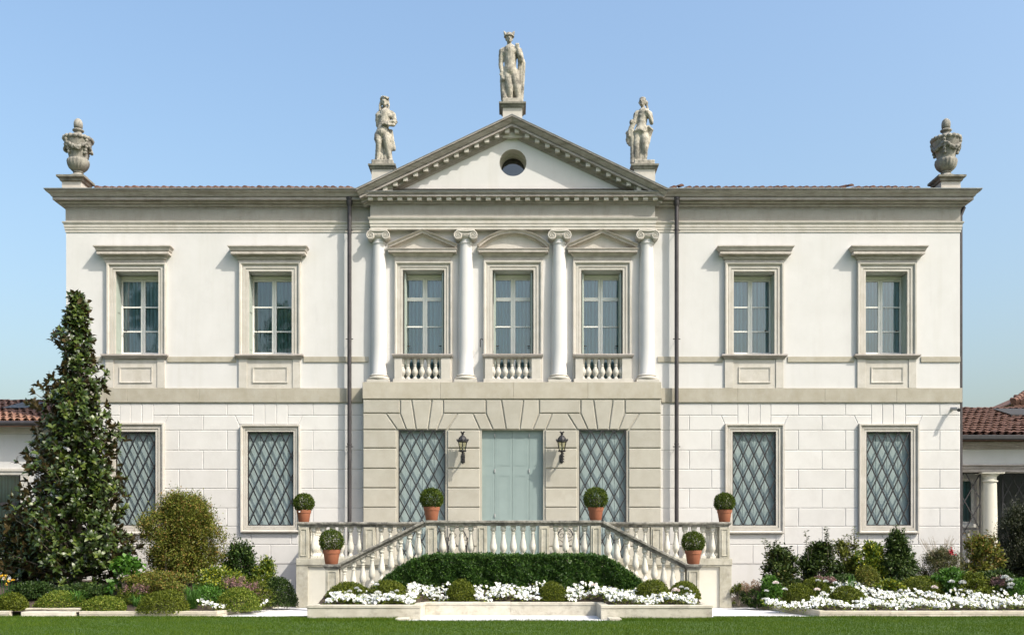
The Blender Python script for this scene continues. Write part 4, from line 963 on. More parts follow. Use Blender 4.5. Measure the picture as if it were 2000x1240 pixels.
# ------------------------------------------------------------------ terracotta pots with clipped box balls
POT = None
def box_ball_mesh(parent, c, r_, n=5200, name='foliage'):
    d = rand_dirs(n); bump = 1 + 0.05 * np.sin(d[:, :1] * 9 + 2) * np.cos(d[:, 1:2] * 8) + rng.normal(0, 0.035, (n, 1))
    rr = r_ * bump * (1 - 0.25 * rng.random((n, 1)) ** 2.2)
    P = np.array(c) + d * rr * np.array([1, 1, 0.94]); D = unit(d * 0.7 + rng.normal(0, 0.6, (n, 3))); N = unit(d + rng.normal(0, 0.5, (n, 3)))
    V, F = leaves(P, D, N, 0.034 * rng.uniform(0.7, 1.25, n), 0.02)
    return mesh_np(name, V, F, rng.random(n) ** 1.4, L_box, parent)
def potted(x, y, z, label, scale=1.0, tag=False, ball=0.27):
    t = empty('potted_box_ball', (x, y, z), label, 'potted plant', 'potted box balls on the staircase')
    s = MB(); k = scale
    s.lathe([(0.0, 0.0), (0.132 * k, 0.0), (0.142 * k, 0.012), (0.178 * k, 0.235 * k), (0.19 * k, 0.24 * k), (0.2 * k, 0.31 * k), (0.202 * k, 0.325 * k), (0.185 * k, 0.328 * k), (0.178 * k, 0.29 * k), (0.0, 0.285 * k)], (x, y, z), 28); s.build('pot', terracotta, t, smooth=40)
    s = MB(); s.lathe([(0.0, 0.0), (0.178 * k, 0.0), (0.17 * k, 0.012), (0, 0.02)], (x, y, z + 0.292 * k), 20); s.build('soil', soil_mat, t)
    s = MB(); s.tube([(x, y, z + 0.29 * k), (x + 0.01, y, z + 0.29 * k + ball)], 0.02, 6)
    for q in range(7):
        a = q * 0.9; s.tube([(x + 0.01, y, z + 0.33 * k), (x + 0.15 * math.cos(a), y + 0.15 * math.sin(a), z + 0.29 * k + ball)], [0.011, 0.005], 5)
    s.build('stem', bark_mat, t)
    box_ball_mesh(t, (x, y, z + 0.285 * k + ball * 0.88), ball)
    if tag:
        s = MB(); s.box(x - 0.09, x - 0.05, y - 0.2, y - 0.186, z + 0.245, z + 0.27); s.build('plant_tag', white_label, t)
potted(X(593.5, YR), YR, ZR1 + 0.001, 'potted box ball with a white tag on the rail corner left of the drainpipe', 0.93, True, 0.245)
potted(X(843, YLR), YLR, ZR1 + 0.001, 'potted box ball in front of the grilled window left of the door', 0.98, False, 0.262)
potted(X(1163.5, YLR), YLR, ZR1 + 0.001, 'potted box ball in front of the grilled window right of the door', 0.95, False, 0.275)
potted(X(1415, YR), YR, ZR1 + 0.001, 'potted box ball at the rail corner by the white wall right of the drainpipe', 0.95, False, 0.25)
potted(X(647.5, YLR), YLR, NZ + 0.001, 'potted box ball on the low newel at the foot of the left-hand flight', 1.05, False, 0.278)
potted(X(1354, YLR), YLR, NZ + 0.001, 'potted box ball on the low newel at the foot of the right-hand flight', 1.0, False, 0.262)

# ------------------------------------------------------------------ wall lanterns
def lantern(px, label):
    y = YP - 0.30; x = X(px, y); t = empty('wall_lantern', (x, YP, Z(884, y)), label, 'lantern', 'lanterns flanking the door')
    z = lambda py: Z(py, y)
    s = MB()
    ztop, zc0, zg1, zg0 = z(851), z(862), z(862), z(879)
    s.lathe([(0.135, zg1), (0.152, zg1 + 0.005), (0.152, zg1 + 0.045), (0.13, zg1 + 0.055), (0.1, zg1 + 0.12), (0.06, zg1 + 0.165), (0.03, zg1 + 0.185), (0.03, zg1 + 0.21), (0.045, zg1 + 0.225), (0.02, zg1 + 0.24)], (x, y, 0), 12)
    for k in range(12):       # little crown leaves round the gallery
        a = 2 * PI * k / 12; s.tube([(x + 0.15 * math.cos(a), y + 0.15 * math.sin(a), zg1 + 0.04), (x + 0.165 * math.cos(a), y + 0.165 * math.sin(a), zg1 + 0.085)], [0.02, 0.004], 5)
    for k in range(6):        # finial leaves
        a = 2 * PI * k / 6; s.tube([(x, y, zg1 + 0.22), (x + 0.045 * math.cos(a), y + 0.045 * math.sin(a), zg1 + 0.27), (x + 0.075 * math.cos(a), y + 0.075 * math.sin(a), zg1 + 0.285)], [0.014, 0.014, 0.004], 5)
    s.build('lantern_roof', iron, t)
    s = MB()
    for k in range(6):
        a = PI / 6 + 2 * PI * k / 6; s.tube([(x + 0.128 * math.cos(a), y + 0.128 * math.sin(a), zg1), (x + 0.08 * math.cos(a), y + 0.08 * math.sin(a), zg0)], 0.011, 5)
    s.lathe([(0.02, zg0 - 0.045), (0.075, zg0 - 0.03), (0.098, zg0 - 0.01), (0.098, zg0 + 0.012), (0.08, zg0 + 0.014), (0.0, zg0 + 0.014)], (x, y, 0), 12)
    for k in range(6):
        a = PI / 6 + 2 * PI * k / 6; s.ball((x + 0.095 * math.cos(a), y + 0.095 * math.sin(a), zg0 - 0.005), 0.02, 6, 5)
    s.build('lantern_frame', iron, t)
    s = MB()
    for k in range(6):
        a, b_ = PI / 6 + 2 * PI * k / 6, PI / 6 + 2 * PI * (k + 1) / 6
        s.poly([(x + 0.077 * math.cos(a), y + 0.077 * math.sin(a), zg0 + 0.01), (x + 0.077 * math.cos(b_), y + 0.077 * math.sin(b_), zg0 + 0.01), (x + 0.124 * math.cos(b_), y + 0.124 * math.sin(b_), zg1), (x + 0.124 * math.cos(a), y + 0.124 * math.sin(a), zg1)])
    s.build('lantern_glass', lamp_glass, t, fix=False)
    s = MB(); s.lathe([(0.022, zg0 + 0.012), (0.022, zg0 + 0.06), (0.016, zg0 + 0.065), (0.02, zg0 + 0.1), (0.0, zg0 + 0.13)], (x, y, 0), 10); s.build('bulb', white_label, t, smooth=40)
    s = MB()
    s.tube([(x, y, zg0 - 0.03), (x, y, zg0 - 0.07), (x, y + 0.02, zg0 - 0.13), (x, y + 0.06, zg0 - 0.22), (x, y + 0.16, zg0 - 0.26), (x, YP + 0.0, zg0 - 0.19)], [0.02, 0.03, 0.045, 0.035, 0.024, 0.03], 8)
    for k in range(10):      # acanthus leaves of the bracket
        a = k * 2.1; zz_ = zg0 - 0.08 - 0.024 * k; s.tube([(x, y + 0.02, zz_), (x + 0.055 * math.cos(a), y + 0.02 + 0.055 * math.sin(a), zz_ + 0.01), (x + 0.06 * math.cos(a), y + 0.02 + 0.06 * math.sin(a), zz_ - 0.03)], [0.02, 0.016, 0.005], 5)
    s.tube([(x, y + 0.05, zg0 - 0.24), (x, y + 0.03, zg0 - 0.36)], [0.04, 0.006], 6)
    s.box(x - 0.05, x + 0.05, YP - 0.025, YP + 0.002, zg0 - 0.3, zg0 - 0.08, 0.008)
    s.build('bracket', iron, t)
lantern(903.5, 'black wrought wall lantern left of the door'); lantern(1097.5, 'black wrought wall lantern right of the door')

# ------------------------------------------------------------------ iron garden chairs behind the balustrade
def iron_chair(px, label, flip=1):
    y = -0.95; x = X(px, y); t = empty('iron_chair', (x, y, ZFL), label, 'chair', 'iron chairs by the door'); z = ZFL
    s = MB()
    for sx in (-1, 1):
        s.tube([(x + sx * 0.27, y - 0.22, z), (x + sx * 0.25, y - 0.21, z + 0.25), (x + sx * 0.24, y - 0.2, z + 0.44)], 0.014, 6)
        s.tube([(x + sx * 0.29, y + 0.24, z), (x + sx * 0.25, y + 0.22, z + 0.25), (x + sx * 0.25, y + 0.2, z + 0.44)], 0.014, 6)
    s.build('leg', iron, t)
    s = MB(); s.box(x - 0.27, x + 0.27, y - 0.23, y + 0.23, z + 0.44, z + 0.465, 0.008); s.build('seat', iron, t)
    s = MB()
    arc = [(x + 0.27 * math.cos(a), y + 0.22 + 0.03 * math.sin(a), z + 0.45 + 0.5 * math.sin(a)) for a in np.linspace(0, PI, 15)]; s.tube(arc, 0.013, 6)
    for sx in (-1, 1):
        sp = []
        for k in range(26):
            tt = k / 25; a = PI / 2 - sx * tt * 4.2 * PI / 1.6; r_ = 0.105 * (1 - 0.8 * tt); sp.append((x + sx * 0.1 + r_ * math.cos(a), y + 0.23, z + 0.74 + r_ * math.sin(a)))
        s.tube(sp, 0.009, 5)
        s.tube([(x + sx * 0.02, y + 0.23, z + 0.46), (x + sx * 0.08, y + 0.23, z + 0.56), (x + sx * 0.16, y + 0.23, z + 0.62), (x + sx * 0.24, y + 0.23, z + 0.6)], 0.009, 5)
    s.build('backrest', iron, t)
    s = MB()
    for sx in (-1, 1): s.tube([(x + sx * 0.26, y + 0.22, z + 0.66), (x + sx * 0.29, y, z + 0.67), (x + sx * 0.29, y - 0.2, z + 0.64), (x + sx * 0.26, y - 0.2, z + 0.45)], 0.012, 6)
    s.build('armrest', iron, t)
iron_chair(893, 'scrolled black iron chair behind the balusters left of the door'); iron_chair(1105, 'scrolled black iron chair behind the balusters right of the door')

# ------------------------------------------------------------------ security camera
t = empty('security_camera', (X(1868, -0.3), 0, Z(797, -0.2)), 'small grey security camera on a bracket under the stone band at the wall end', 'camera')
x, z = X(1868, -0.3), Z(796, -0.3)
s = MB(); s.lathe([(0.0, 0), (0.05, 0), (0.05, 0.02), (0.0, 0.02)], (x, -0.02, z - 0.01), 12); s.tube([(x + 0.02, 0.0, z + 0.03), (x + 0.02, -0.16, z + 0.03)], 0.02, 8); s.build('bracket', camera_mat, t)
s = MB(); s.tube([(x - 0.06, -0.12, z + 0.01), (x + 0.03, -0.36, z - 0.02)], 0.052, 12); s.build('housing', camera_mat, t, smooth=40)
s = MB(); s.tube([(x + 0.03, -0.355, z - 0.05), (x + 0.04, -0.39, z - 0.07)], 0.045, 12); s.build('lens', iron, t, smooth=40)
# ------------------------------------------------------------------ statues: limbs and cloth as overlapping solids, fused into one skin
def fuse(name, mb, mat, parent, voxel=0.016, smooth=3, rough=0.004):
    me = bpy.data.meshes.new('work'); me.from_pydata(mb.v, [], mb.f); me.update()
    bm = bmesh.new(); bm.from_mesh(me); bmesh.ops.recalc_face_normals(bm, faces=bm.faces); bm.to_mesh(me); bm.free()
    o = bpy.data.objects.new('work', me); col.objects.link(o)
    r_ = o.modifiers.new('r', 'REMESH'); r_.mode = 'VOXEL'; r_.voxel_size = voxel
    sm = o.modifiers.new('s', 'SMOOTH'); sm.factor = 0.5; sm.iterations = smooth
    dg = bpy.context.evaluated_depsgraph_get(); out = bpy.data.meshes.new_from_object(o.evaluated_get(dg)); bpy.data.objects.remove(o); bpy.data.meshes.remove(me)
    n = len(out.vertices); co = np.empty(n * 3, np.float32); out.vertices.foreach_get('co', co); co = co.reshape(-1, 3)
    w_ = np.sin(co[:, 0] * 61 + 3 * np.sin(co[:, 2] * 23)) * np.sin(co[:, 2] * 47 + 2 * np.sin(co[:, 0] * 31)); co[:, 1] += rough * w_; co[:, 0] += rough * 0.7 * np.sin(co[:, 2] * 53 + co[:, 1] * 40)
    out.vertices.foreach_set('co', (co - np.array(ORIGIN[parent.name], dtype=np.float32)).ravel().astype(np.float32)); out.materials.append(mat); out.name = name
    out.polygons.foreach_set('use_smooth', [True] * len(out.polygons)); out.update()
    q = link(name, out, parent); ORIGIN[q.name] = ORIGIN[parent.name]; return q
class Fig:
    """solids given in enlarged-photograph units (u right, v down), depth d in metres towards the viewer"""
    def __init__(s, base, u0, v0, k): s.b = base; s.u0 = u0; s.v0 = v0; s.k = k; s.mb = MB()
    def p(s, u, v, d=0.0): return (s.b[0] + (u - s.u0) / s.k, s.b[1] - d, s.b[2] + (s.v0 - v) / s.k)
    def limb(s, pts, seg=12):
        """pts: (u, v, depth, radius in units)"""
        P = [s.p(*q[:3]) for q in pts]; rad = [q[3] / s.k for q in pts]
        s.mb.tube(P, rad, seg); s.mb.ball(P[0], rad[0] * 0.99, seg, 8); s.mb.ball(P[-1], rad[-1] * 0.99, seg, 8)
    def ball(s, u, v, d, ru, rv, rd): s.mb.ball(s.p(u, v, d), (ru / s.k, rd, rv / s.k), 14, 10)
    def head(s, u, v, r_, turn=0.0):
        s.ball(u, v - r_ * 0.15, 0.02, r_ * 0.82, r_ * 1.08, r_ / s.k * 1.0); s.ball(u + turn, v + r_ * 0.45, 0.055, r_ * 0.6, r_ * 0.75, r_ / s.k * 0.72)     # skull, jaw
        s.limb([(u + turn * 1.4, v - r_ * 0.1, 0.02 + r_ / s.k * 0.95, r_ * 0.13), (u + turn * 1.5, v + r_ * 0.25, 0.04 + r_ / s.k * 1.02, r_ * 0.17)], 6)          # nose
        s.ball(u + turn * 1.3, v + r_ * 0.62, 0.04 + r_ / s.k * 0.85, r_ * 0.28, r_ * 0.12, 0.014); s.ball(u + turn * 1.2, v + r_ * 0.98, 0.05 + r_ / s.k * 0.66, r_ * 0.24, r_ * 0.18, 0.022)   # mouth, chin
        for q in (-1, 1): s.ball(u + turn + q * r_ * 0.34, v - r_ * 0.2, 0.02 + r_ / s.k * 0.9, r_ * 0.25, r_ * 0.09, 0.02); s.ball(u + q * r_ * 0.84, v + r_ * 0.1, 0.0, r_ * 0.12, r_ * 0.24, 0.03)   # brows, ears
    def hand(s, u, v, d, du, dv, r_):
        s.ball(u, v, d, r_, r_ * 1.2, 0.03)
        for k in range(4):
            o = (k - 1.5) * r_ * 0.5; s.limb([(u + o * 0.9, v, d + 0.01, r_ * 0.28), (u + o + du, v + dv, d + 0.025, r_ * 0.26), (u + o + du * 1.2, v + dv * 1.5, d + 0.005, r_ * 0.2)], 6)
        s.limb([(u - r_ * 0.8, v, d + 0.01, r_ * 0.3), (u - r_ * 1.1 + du * 0.5, v + dv * 0.7, d + 0.03, r_ * 0.24)], 6)
def slab(t, b, hx, hy, h, mat=statue_stone):
    q = MB(); q.box(b[0] - hx, b[0] + hx, b[1] - hy, b[1] + hy, b[2], b[2] + h, 0.012); q.build('plinth', mat, t)
    return (b[0], b[1], b[2] + h - 0.004)

# the standing man with winged hat and cloak, on the gable top
b = STAT[0]; t = empty('statue', b, 'weathered stone statue of a standing man with winged hat and cloak on the gable peak', 'statue', 'statues on the pediment')
b0 = slab(t, b, 0.275, 0.27, 0.145)
f = Fig(b0, 388, 590, 264)
f.head(363, 128, 30, 2); f.limb([(364, 150, 0.0, 16), (367, 195, -0.01, 19)])
f.ball(372, 232, 0.0, 58, 42, 0.125); f.ball(345, 236, 0.05, 30, 24, 0.09); f.ball(396, 232, 0.05, 30, 24, 0.09)                       # chest
f.limb([(372, 215, 0, 50), (372, 270, 0.0, 46), (372, 320, 0.01, 43), (370, 365, 0.0, 49)], 16); f.ball(371, 300, 0.07, 30, 42, 0.08); f.ball(370, 372, 0.0, 54, 34, 0.12)
f.limb([(325, 207, 0, 22), (312, 215, 0, 25), (307, 260, 0, 22), (303, 305, 0.0, 18), (303, 320, 0.0, 19), (306, 350, 0.03, 15), (308, 375, 0.05, 12)]); f.hand(309, 388, 0.06, 2, 16, 15)
f.limb([(418, 207, 0, 22), (436, 212, 0, 25), (448, 255, 0.02, 22), (450, 292, 0.05, 19), (440, 260, 0.12, 17), (428, 215, 0.13, 13)]); f.hand(425, 196, 0.14, 0, -14, 15)
f.limb([(347, 372, 0, 35), (352, 420, 0.03, 33), (362, 470, 0.06, 25), (366, 485, 0.06, 25), (368, 520, 0.03, 24), (375, 560, 0.0, 15), (378, 580, 0.0, 15)]); f.limb([(378, 578, 0.0, 15), (372, 586, 0.1, 11)])
f.limb([(398, 375, 0, 36), (405, 420, 0.02, 34), (413, 460, 0.03, 26), (418, 478, 0.03, 25), (424, 515, 0.0, 25), (430, 560, -0.02, 16), (431, 580, -0.02, 16)]); f.limb([(431, 580, 0.0, 15), (438, 587, 0.1, 11)])
f.limb([(310, 400, 0, 14), (312, 430, 0, 17), (322, 500, -0.02, 24), (330, 560, -0.02, 28), (338, 588, -0.02, 30)]); f.limb([(312, 392, 0.02, 14), (320, 430, 0.06, 18)])
f.limb([(340, 195, 0.07, 10), (365, 218, 0.12, 13), (400, 236, 0.12, 11), (425, 210, 0.08, 16)])
for k in range(7):           # hanging cloak folds
    u = 430 + k * 6; dd = -0.02 - 0.035 * (k % 3)
    f.limb([(432 + k * 2, 205, 0.0 - 0.02 * k, 14), (u + 8, 300, dd, 11), (u + 2, 400, dd - 0.01, 12), (u - 4, 500, dd, 12), (u - 10 + (k % 2) * 6, 588, dd, 12)], 8)
for k in range(4): f.limb([(390 + k * 14, 400, -0.12, 16), (395 + k * 14, 588, -0.12, 20)], 8)
fuse('figure', f.mb, statue_stone, t)
h = MB(); c = f.p(363, 108, 0.02); q = 1 / 264
h.lathe([(0.0, 26 * q), (20 * q, 22 * q), (29 * q, 10 * q), (31 * q, 2 * q), (38 * q, -2 * q), (38 * q, -6 * q), (28 * q, -6 * q)], (c[0], c[1], c[2]), 18)
for sd in (-1, 1): h.tube([(c[0] + sd * 20 * q, c[1] - 0.02, c[2] + 2 * q), (c[0] + sd * 31 * q, c[1] - 0.03, c[2] + 18 * q), (c[0] + sd * 39 * q, c[1] - 0.02, c[2] + 36 * q)], [15 * q, 11 * q, 2 * q], 7)
h.build('winged_hat', statue_stone, t, smooth=50)

# the wreath-crowned figure holding a garland
b = STAT[1]; t = empty('statue', b, 'stone statue crowned with a wreath and holding a garland, on the lower left gable end', 'statue', 'statues on the pediment')
b0 = slab(t, b, 0.3, 0.27, 0.155)
f = Fig(b0, 290, 770, 358)
f.head(300, 168, 38, 3); f.limb([(300, 200, 0, 19), (303, 258, -0.01, 24)])
f.ball(310, 300, 0.0, 70, 48, 0.125); f.ball(278, 308, 0.055, 34, 28, 0.08); f.ball(345, 306, 0.055, 34, 28, 0.08)
f.limb([(310, 280, 0, 58), (302, 350, 0.0, 55), (290, 410, 0.01, 54), (280, 470, 0.0, 66)], 16); f.ball(275, 488, 0.0, 78, 48, 0.14)
f.limb([(250, 275, 0, 26), (236, 290, 0, 28), (232, 340, -0.02, 25), (234, 390, -0.05, 21), (262, 430, -0.1, 18)])
f.limb([(366, 270, 0, 26), (385, 290, 0, 29), (398, 340, 0.03, 26), (404, 378, 0.06, 22), (396, 408, 0.12, 19), (350, 412, 0.17, 17), (318, 405, 0.19, 14)]); f.hand(312, 402, 0.2, -12, 4, 17)
f.limb([(242, 490, 0, 42), (238, 540, 0.05, 40), (246, 580, 0.07, 32), (240, 660, 0.02, 26), (236, 755, 0.0, 22)]); f.limb([(236, 755, 0.0, 22), (230, 765, 0.12, 14)])
f.limb([(315, 490, 0, 46), (325, 545, 0.07, 42), (325, 575, 0.09, 34), (340, 650, 0.03, 30), (362, 755, 0.0, 22)]); f.limb([(362, 750, 0.0, 20), (368, 763, 0.12, 14)])
for k in range(9): f.limb([(232 + k * 14, 470, -0.02 + 0.02 * (k % 2), 20), (224 + k * 16, 600, -0.04 + 0.045 * (k % 2), 15), (216 + k * 19, 764, -0.03 + 0.05 * (k % 2), 17)], 8)
for k in range(3): f.limb([(352 + k * 9, 440, -0.03, 13), (366 + k * 10, 540, 0.0, 13), (370 + k * 14, 610, 0.02, 16), (376 + k * 12, 638, 0.02, 16)], 8)
for sd in (-1, 1):
    for k in range(3): f.limb([(300 + sd * 34, 150, -0.02, 14), (300 + sd * (40 + 3 * k), 200, -0.01 + 0.02 * k, 11), (300 + sd * (36 + 4 * k), 248, 0.0 + 0.03 * k, 10)], 7)
fuse('figure', f.mb, statue_stone, t)
g = Fig(b0, 290, 770, 358)
for k in range(26):
    a = 2 * PI * k / 26; g.ball(302 + 35 * math.cos(a) + rnd.uniform(-4, 4), 134 + rnd.uniform(-10, 8), 0.02 + 0.1 * math.sin(a), 11, 10, 0.028)
fuse('wreath', g.mb, statue_stone, t, 0.012, 1)
g = Fig(b0, 290, 770, 358)
for k in range(24):
    u = 292 + 130 * k / 23; g.ball(u, 402 - 26 * ((u - 292) / 130) ** 1.2 + rnd.uniform(-10, 10), 0.2 - 0.0006 * (u - 292) + rnd.uniform(-0.02, 0.02), 14, 13, 0.035)
fuse('garland', g.mb, statue_stone, t, 0.012, 1)

# the woman with looped drapery and a child at her side
b = STAT[2]; t = empty('statue', b, 'stone statue of a woman in looped drapery with a child beside her', 'statue', 'statues on the pediment')
b0 = slab(t, b, 0.28, 0.27, 0.15)
f = Fig(b0, 298, 780, 358)
f.head(284, 175, 37, -7); f.limb([(292, 205, 0, 18), (300, 258, -0.01, 24)]); f.ball(326, 172, -0.05, 24, 26, 0.06); f.ball(292, 140, -0.01, 34, 22, 0.1); f.limb([(335, 195, -0.04, 12), (345, 240, -0.02, 11)])
f.ball(296, 300, 0.0, 66, 44, 0.115); f.ball(272, 312, 0.06, 28, 26, 0.07); f.ball(320, 308, 0.06, 28, 26, 0.07)
f.limb([(298, 280, 0, 54), (288, 350, 0, 48), (280, 400, 0.01, 48), (270, 460, 0.0, 62)], 16); f.ball(268, 480, 0.0, 76, 44, 0.135)
f.limb([(240, 275, 0, 25), (226, 292, 0, 27), (214, 345, 0.01, 23), (202, 395, 0.03, 19), (192, 425, 0.05, 15)]); f.hand(188, 432, 0.06, -4, 12, 15)
f.limb([(348, 275, 0, 25), (362, 285, 0, 27), (374, 340, 0.02, 24), (378, 390, 0.05, 21), (362, 345, 0.11, 18), (338, 298, 0.14, 14)]); f.hand(332, 290, 0.15, -8, -10, 16)
f.limb([(300, 490, 0, 46), (306, 550, 0.06, 42), (306, 592, 0.08, 34), (312, 640, 0.05, 30), (318, 700, 0.02, 22), (312, 762, 0.02, 18)]); f.limb([(312, 765, 0.02, 17), (322, 772, 0.13, 13)])
f.limb([(235, 490, 0, 42), (230, 590, 0.03, 34), (228, 690, 0.02, 28), (232, 765, 0.0, 24)])
for k in range(9): f.limb([(205 + k * 11, 470, 0.0 + 0.03 * (k % 2), 18), (200 + k * 12, 600, -0.02 + 0.05 * (k % 2), 13), (196 + k * 15, 774, -0.03 + 0.05 * (k % 2), 16)], 8)
for k in range(5): f.limb([(215 + k * 12, 470 - k * 10, 0.1, 16), (255 + k * 10, 462 + k * 6, 0.14, 15), (320, 430 + k * 10, 0.1, 14)], 8)
for k in range(5): f.limb([(345, 420 + k * 10, 0.04 - 0.03 * k, 16), (385 - k * 4, 450 + k * 9, 0.02 - 0.02 * k, 17), (352, 505 + k * 14, 0.0, 16), (340 - k * 4, 600 + k * 18, -0.02, 14)], 8)
fuse('figure', f.mb, statue_stone, t)
g = Fig(b0, 298, 780, 358)
g.ball(181, 378, 0.04, 24, 30, 0.08); g.ball(176, 386, 0.08, 14, 16, 0.05); g.limb([(178, 410, 0.03, 20), (178, 450, 0.03, 26), (184, 520, 0.02, 27), (188, 600, 0.01, 22), (190, 700, 0, 22), (190, 774, 0, 24)])
g.limb([(160, 430, 0.04, 12), (150, 480, 0.06, 11), (152, 520, 0.08, 10)])
for k in range(6): g.limb([(150, 470 + k * 20, 0.0, 14), (128 + (k % 3) * 5, 480 + k * 20, 0.0, 11)], 7)
g.limb([(140, 470, 0, 15), (146, 540, 0, 18), (158, 600, 0, 10)])
fuse('child', g.mb, statue_stone, t)

# ------------------------------------------------------------------ urns on the roof corners
def urn(b, label, seed):
    rr = random.Random(seed); t = empty('stone_urn', b, label, 'urn', 'urns on the roof corners'); x, y, z = b; UH = 1.1
    s = MB(); s.box(x - 0.27, x + 0.27, y - 0.27, y + 0.27, z, z + 0.03, 0.006)
    s.lathe([(0.27, 0.03), (0.26, 0.055), (0.2, 0.08), (0.125, 0.13), (0.115, 0.15), (0.14, 0.165), (0.14, 0.185), (0.125, 0.195)], (x, y, z), 28); s.stretch(z, UH).build('foot', urn_stone, t, smooth=40)
    s = MB(); s.lathe([(0.12, 0.19), (0.18, 0.215), (0.245, 0.275), (0.285, 0.35), (0.3, 0.42), (0.29, 0.475), (0.26, 0.5), (0.25, 0.505)], (x, y, z), 72, 0, lambda a, zz: 1 + 0.055 * (abs(math.sin(a * 9)) - 0.6) * min(1, max(0, (zz - 0.19) / 0.1)))
    s.stretch(z, UH).build('gadrooned_bowl', urn_stone, t, smooth=60)
    s = MB(); s.lathe([(0.245, 0.5), (0.25, 0.56), (0.275, 0.66), (0.315, 0.78), (0.35, 0.88), (0.37, 0.96), (0.3, 1.0)], (x, y, z), 32); s.stretch(z, UH).build('body', urn_stone, t, smooth=50)
    s = MB(); n = 18
    for k in range(n):
        a = 2 * PI * k / n; s.ball((x + 0.355 * math.cos(a), y + 0.355 * math.sin(a), z + 1.0), (0.075, 0.075, 0.062), 8, 6)
    s.lathe([(0.37, 0.97), (0.4, 1.0), (0.36, 1.045), (0.2, 1.1), (0.13, 1.14)], (x, y, z), 28); fuse('rim', s.stretch(z, UH), urn_stone, t, 0.018, 2, 0.004)
    s = MB()
    for k in range(4):
        a0 = PI / 4 + k * PI / 2 + 0.25
        for q in range(15):
            u = q / 14; a = a0 + u * PI / 2; sag = 0.17 * math.sin(PI * u); zz = 0.88 - sag; r_ = 0.35 - 0.35 * (0.9 - zz) * 0.5 + 0.02
            for _ in range(2): s.ball((x + r_ * math.cos(a) + rr.uniform(-0.02, 0.02), y + r_ * math.sin(a) + rr.uniform(-0.02, 0.02), z + zz + rr.uniform(-0.025, 0.025)), 0.034 + 0.012 * math.sin(PI * u), 7, 5)
        for q in range(5): s.ball((x + (0.375 - 0.02 * q) * math.cos(a0), y + (0.375 - 0.02 * q) * math.sin(a0), z + 0.92 - 0.075 * q), (0.055, 0.055, 0.045), 7, 5)
    fuse('garland', s.stretch(z, UH), urn_stone, t, 0.015, 1, 0.006)
    s = MB(); s.lathe([(0.13, 1.13), (0.105, 1.16), (0.1, 1.2), (0.15, 1.225), (0.155, 1.25), (0.12, 1.275), (0.09, 1.285)], (x, y, z), 24); s.stretch(z, UH).build('lid', urn_stone, t, smooth=45)
    s = MB(); s.lathe([(0.08, 1.28), (0.115, 1.32), (0.125, 1.38), (0.118, 1.44), (0.09, 1.5), (0.05, 1.54), (0.0, 1.56)], (x, y, z), 40, 0, lambda a, zz: 1 + 0.06 * math.sin(a * 8 + zz * 40) * math.sin(a * 8 - zz * 40)); s.stretch(z, UH).build('pine_cone_finial', urn_stone, t, smooth=60)
urn(URN[0], 'paler stone urn with pine cone finial on the roof corner above the magnolia', 3)
urn(URN[1], 'darker stone urn with pine cone finial on the roof corner farthest from the magnolia', 8)

# ------------------------------------------------------------------ side buildings
def tiled_roof(name, parent, x0, x1, y0, z0, y1, z1, mat, step=0.21, course=0.42, seed=5):
    """barrel tiles in courses, every tile a bent face strip of its own"""
    r_ = np.random.default_rng(seed); nx = int((x1 - x0) / step); L = math.hypot(y1 - y0, z1 - z0); ny = int(L / course); V = []; F = []
    dy, dz = (y1 - y0) / L, (z1 - z0) / L; nrm = np.array([0, -dz, dy])
    th = np.linspace(0, PI, 6)
    for j in range(ny):
        for i in range(nx):
            cx = x0 + (i + 0.5) * step + r_.uniform(-0.012, 0.012); s0 = j * course - 0.05 + r_.uniform(-0.025, 0.025); lift = r_.uniform(-0.008, 0.014); yaw = r_.uniform(-0.03, 0.03)
            for (cc, sg) in ((cx, 1), (cx + step / 2, -1)):
                k = len(V)
                for e_, (ss, rr_) in enumerate(((s0, 0.088), (s0 + course + 0.06, 0.07))):
                    for a in th:
                        off = nrm * ((rr_ * math.sin(a) * 0.9 if sg > 0 else 0.035 - rr_ * math.sin(a) * 0.6) + lift + (0.035 - 0.03 * e_))
                        V.append((cc + rr_ * math.cos(a) + yaw * (ss - s0), y0 + dy * ss + off[1], z0 + dz * ss + off[2]))
                for q in range(5): F.append((k + q, k + q + 1, k + 7 + q, k + 6 + q))
    o = mesh_np(name, V, F, None, mat, parent); prop(o, kind='stuff'); return o
# left wing house
YA = 1.0
lh = empty('side_house', (-15.2, YA, 0), 'low white side house with pale clay roof behind the magnolia', 'house')
zz = lambda py: Z(py, YA); xx = lambda px: X(px, YA)
wx0, wx1 = -18.5, xx(41)
w = MB(); wall_front(w, -22.0, XL - 0.05, 0, zz(822), [(wx0, wx1, zz(1034), zz(927))], YA, YA + 0.4); w.poly([(-22, YA, 0), (-22, 8, 0), (-22, 8, zz(822)), (-22, YA, zz(822))]); w.build('wall', plaster, lh, fix=False)
w = MB(); w.box(-22, XL - 0.05, YA - 0.10, YA + 0.02, zz(846), zz(835), 0.01); w.box(-22, XL - 0.05, YA - 0.16, YA + 0.02, zz(835) + 0.002, zz(828), 0.01); w.build('cornice', trim, lh)
w = MB(); w.box(wx0 - 0.3, wx1 + 0.26, YA - 0.05, YA + 0.02, zz(926), zz(920), 0.006); w.box(wx0 - 0.3, wx1 + 0.28, YA - 0.08, YA + 0.02, zz(920) + 0.002, zz(914), 0.01); w.box(wx1 + 0.0, wx1 + 0.22, YA - 0.04, YA + 0.02, zz(1040), zz(926) - 0.002, 0.006)
win = w.build('window', trim, lh)
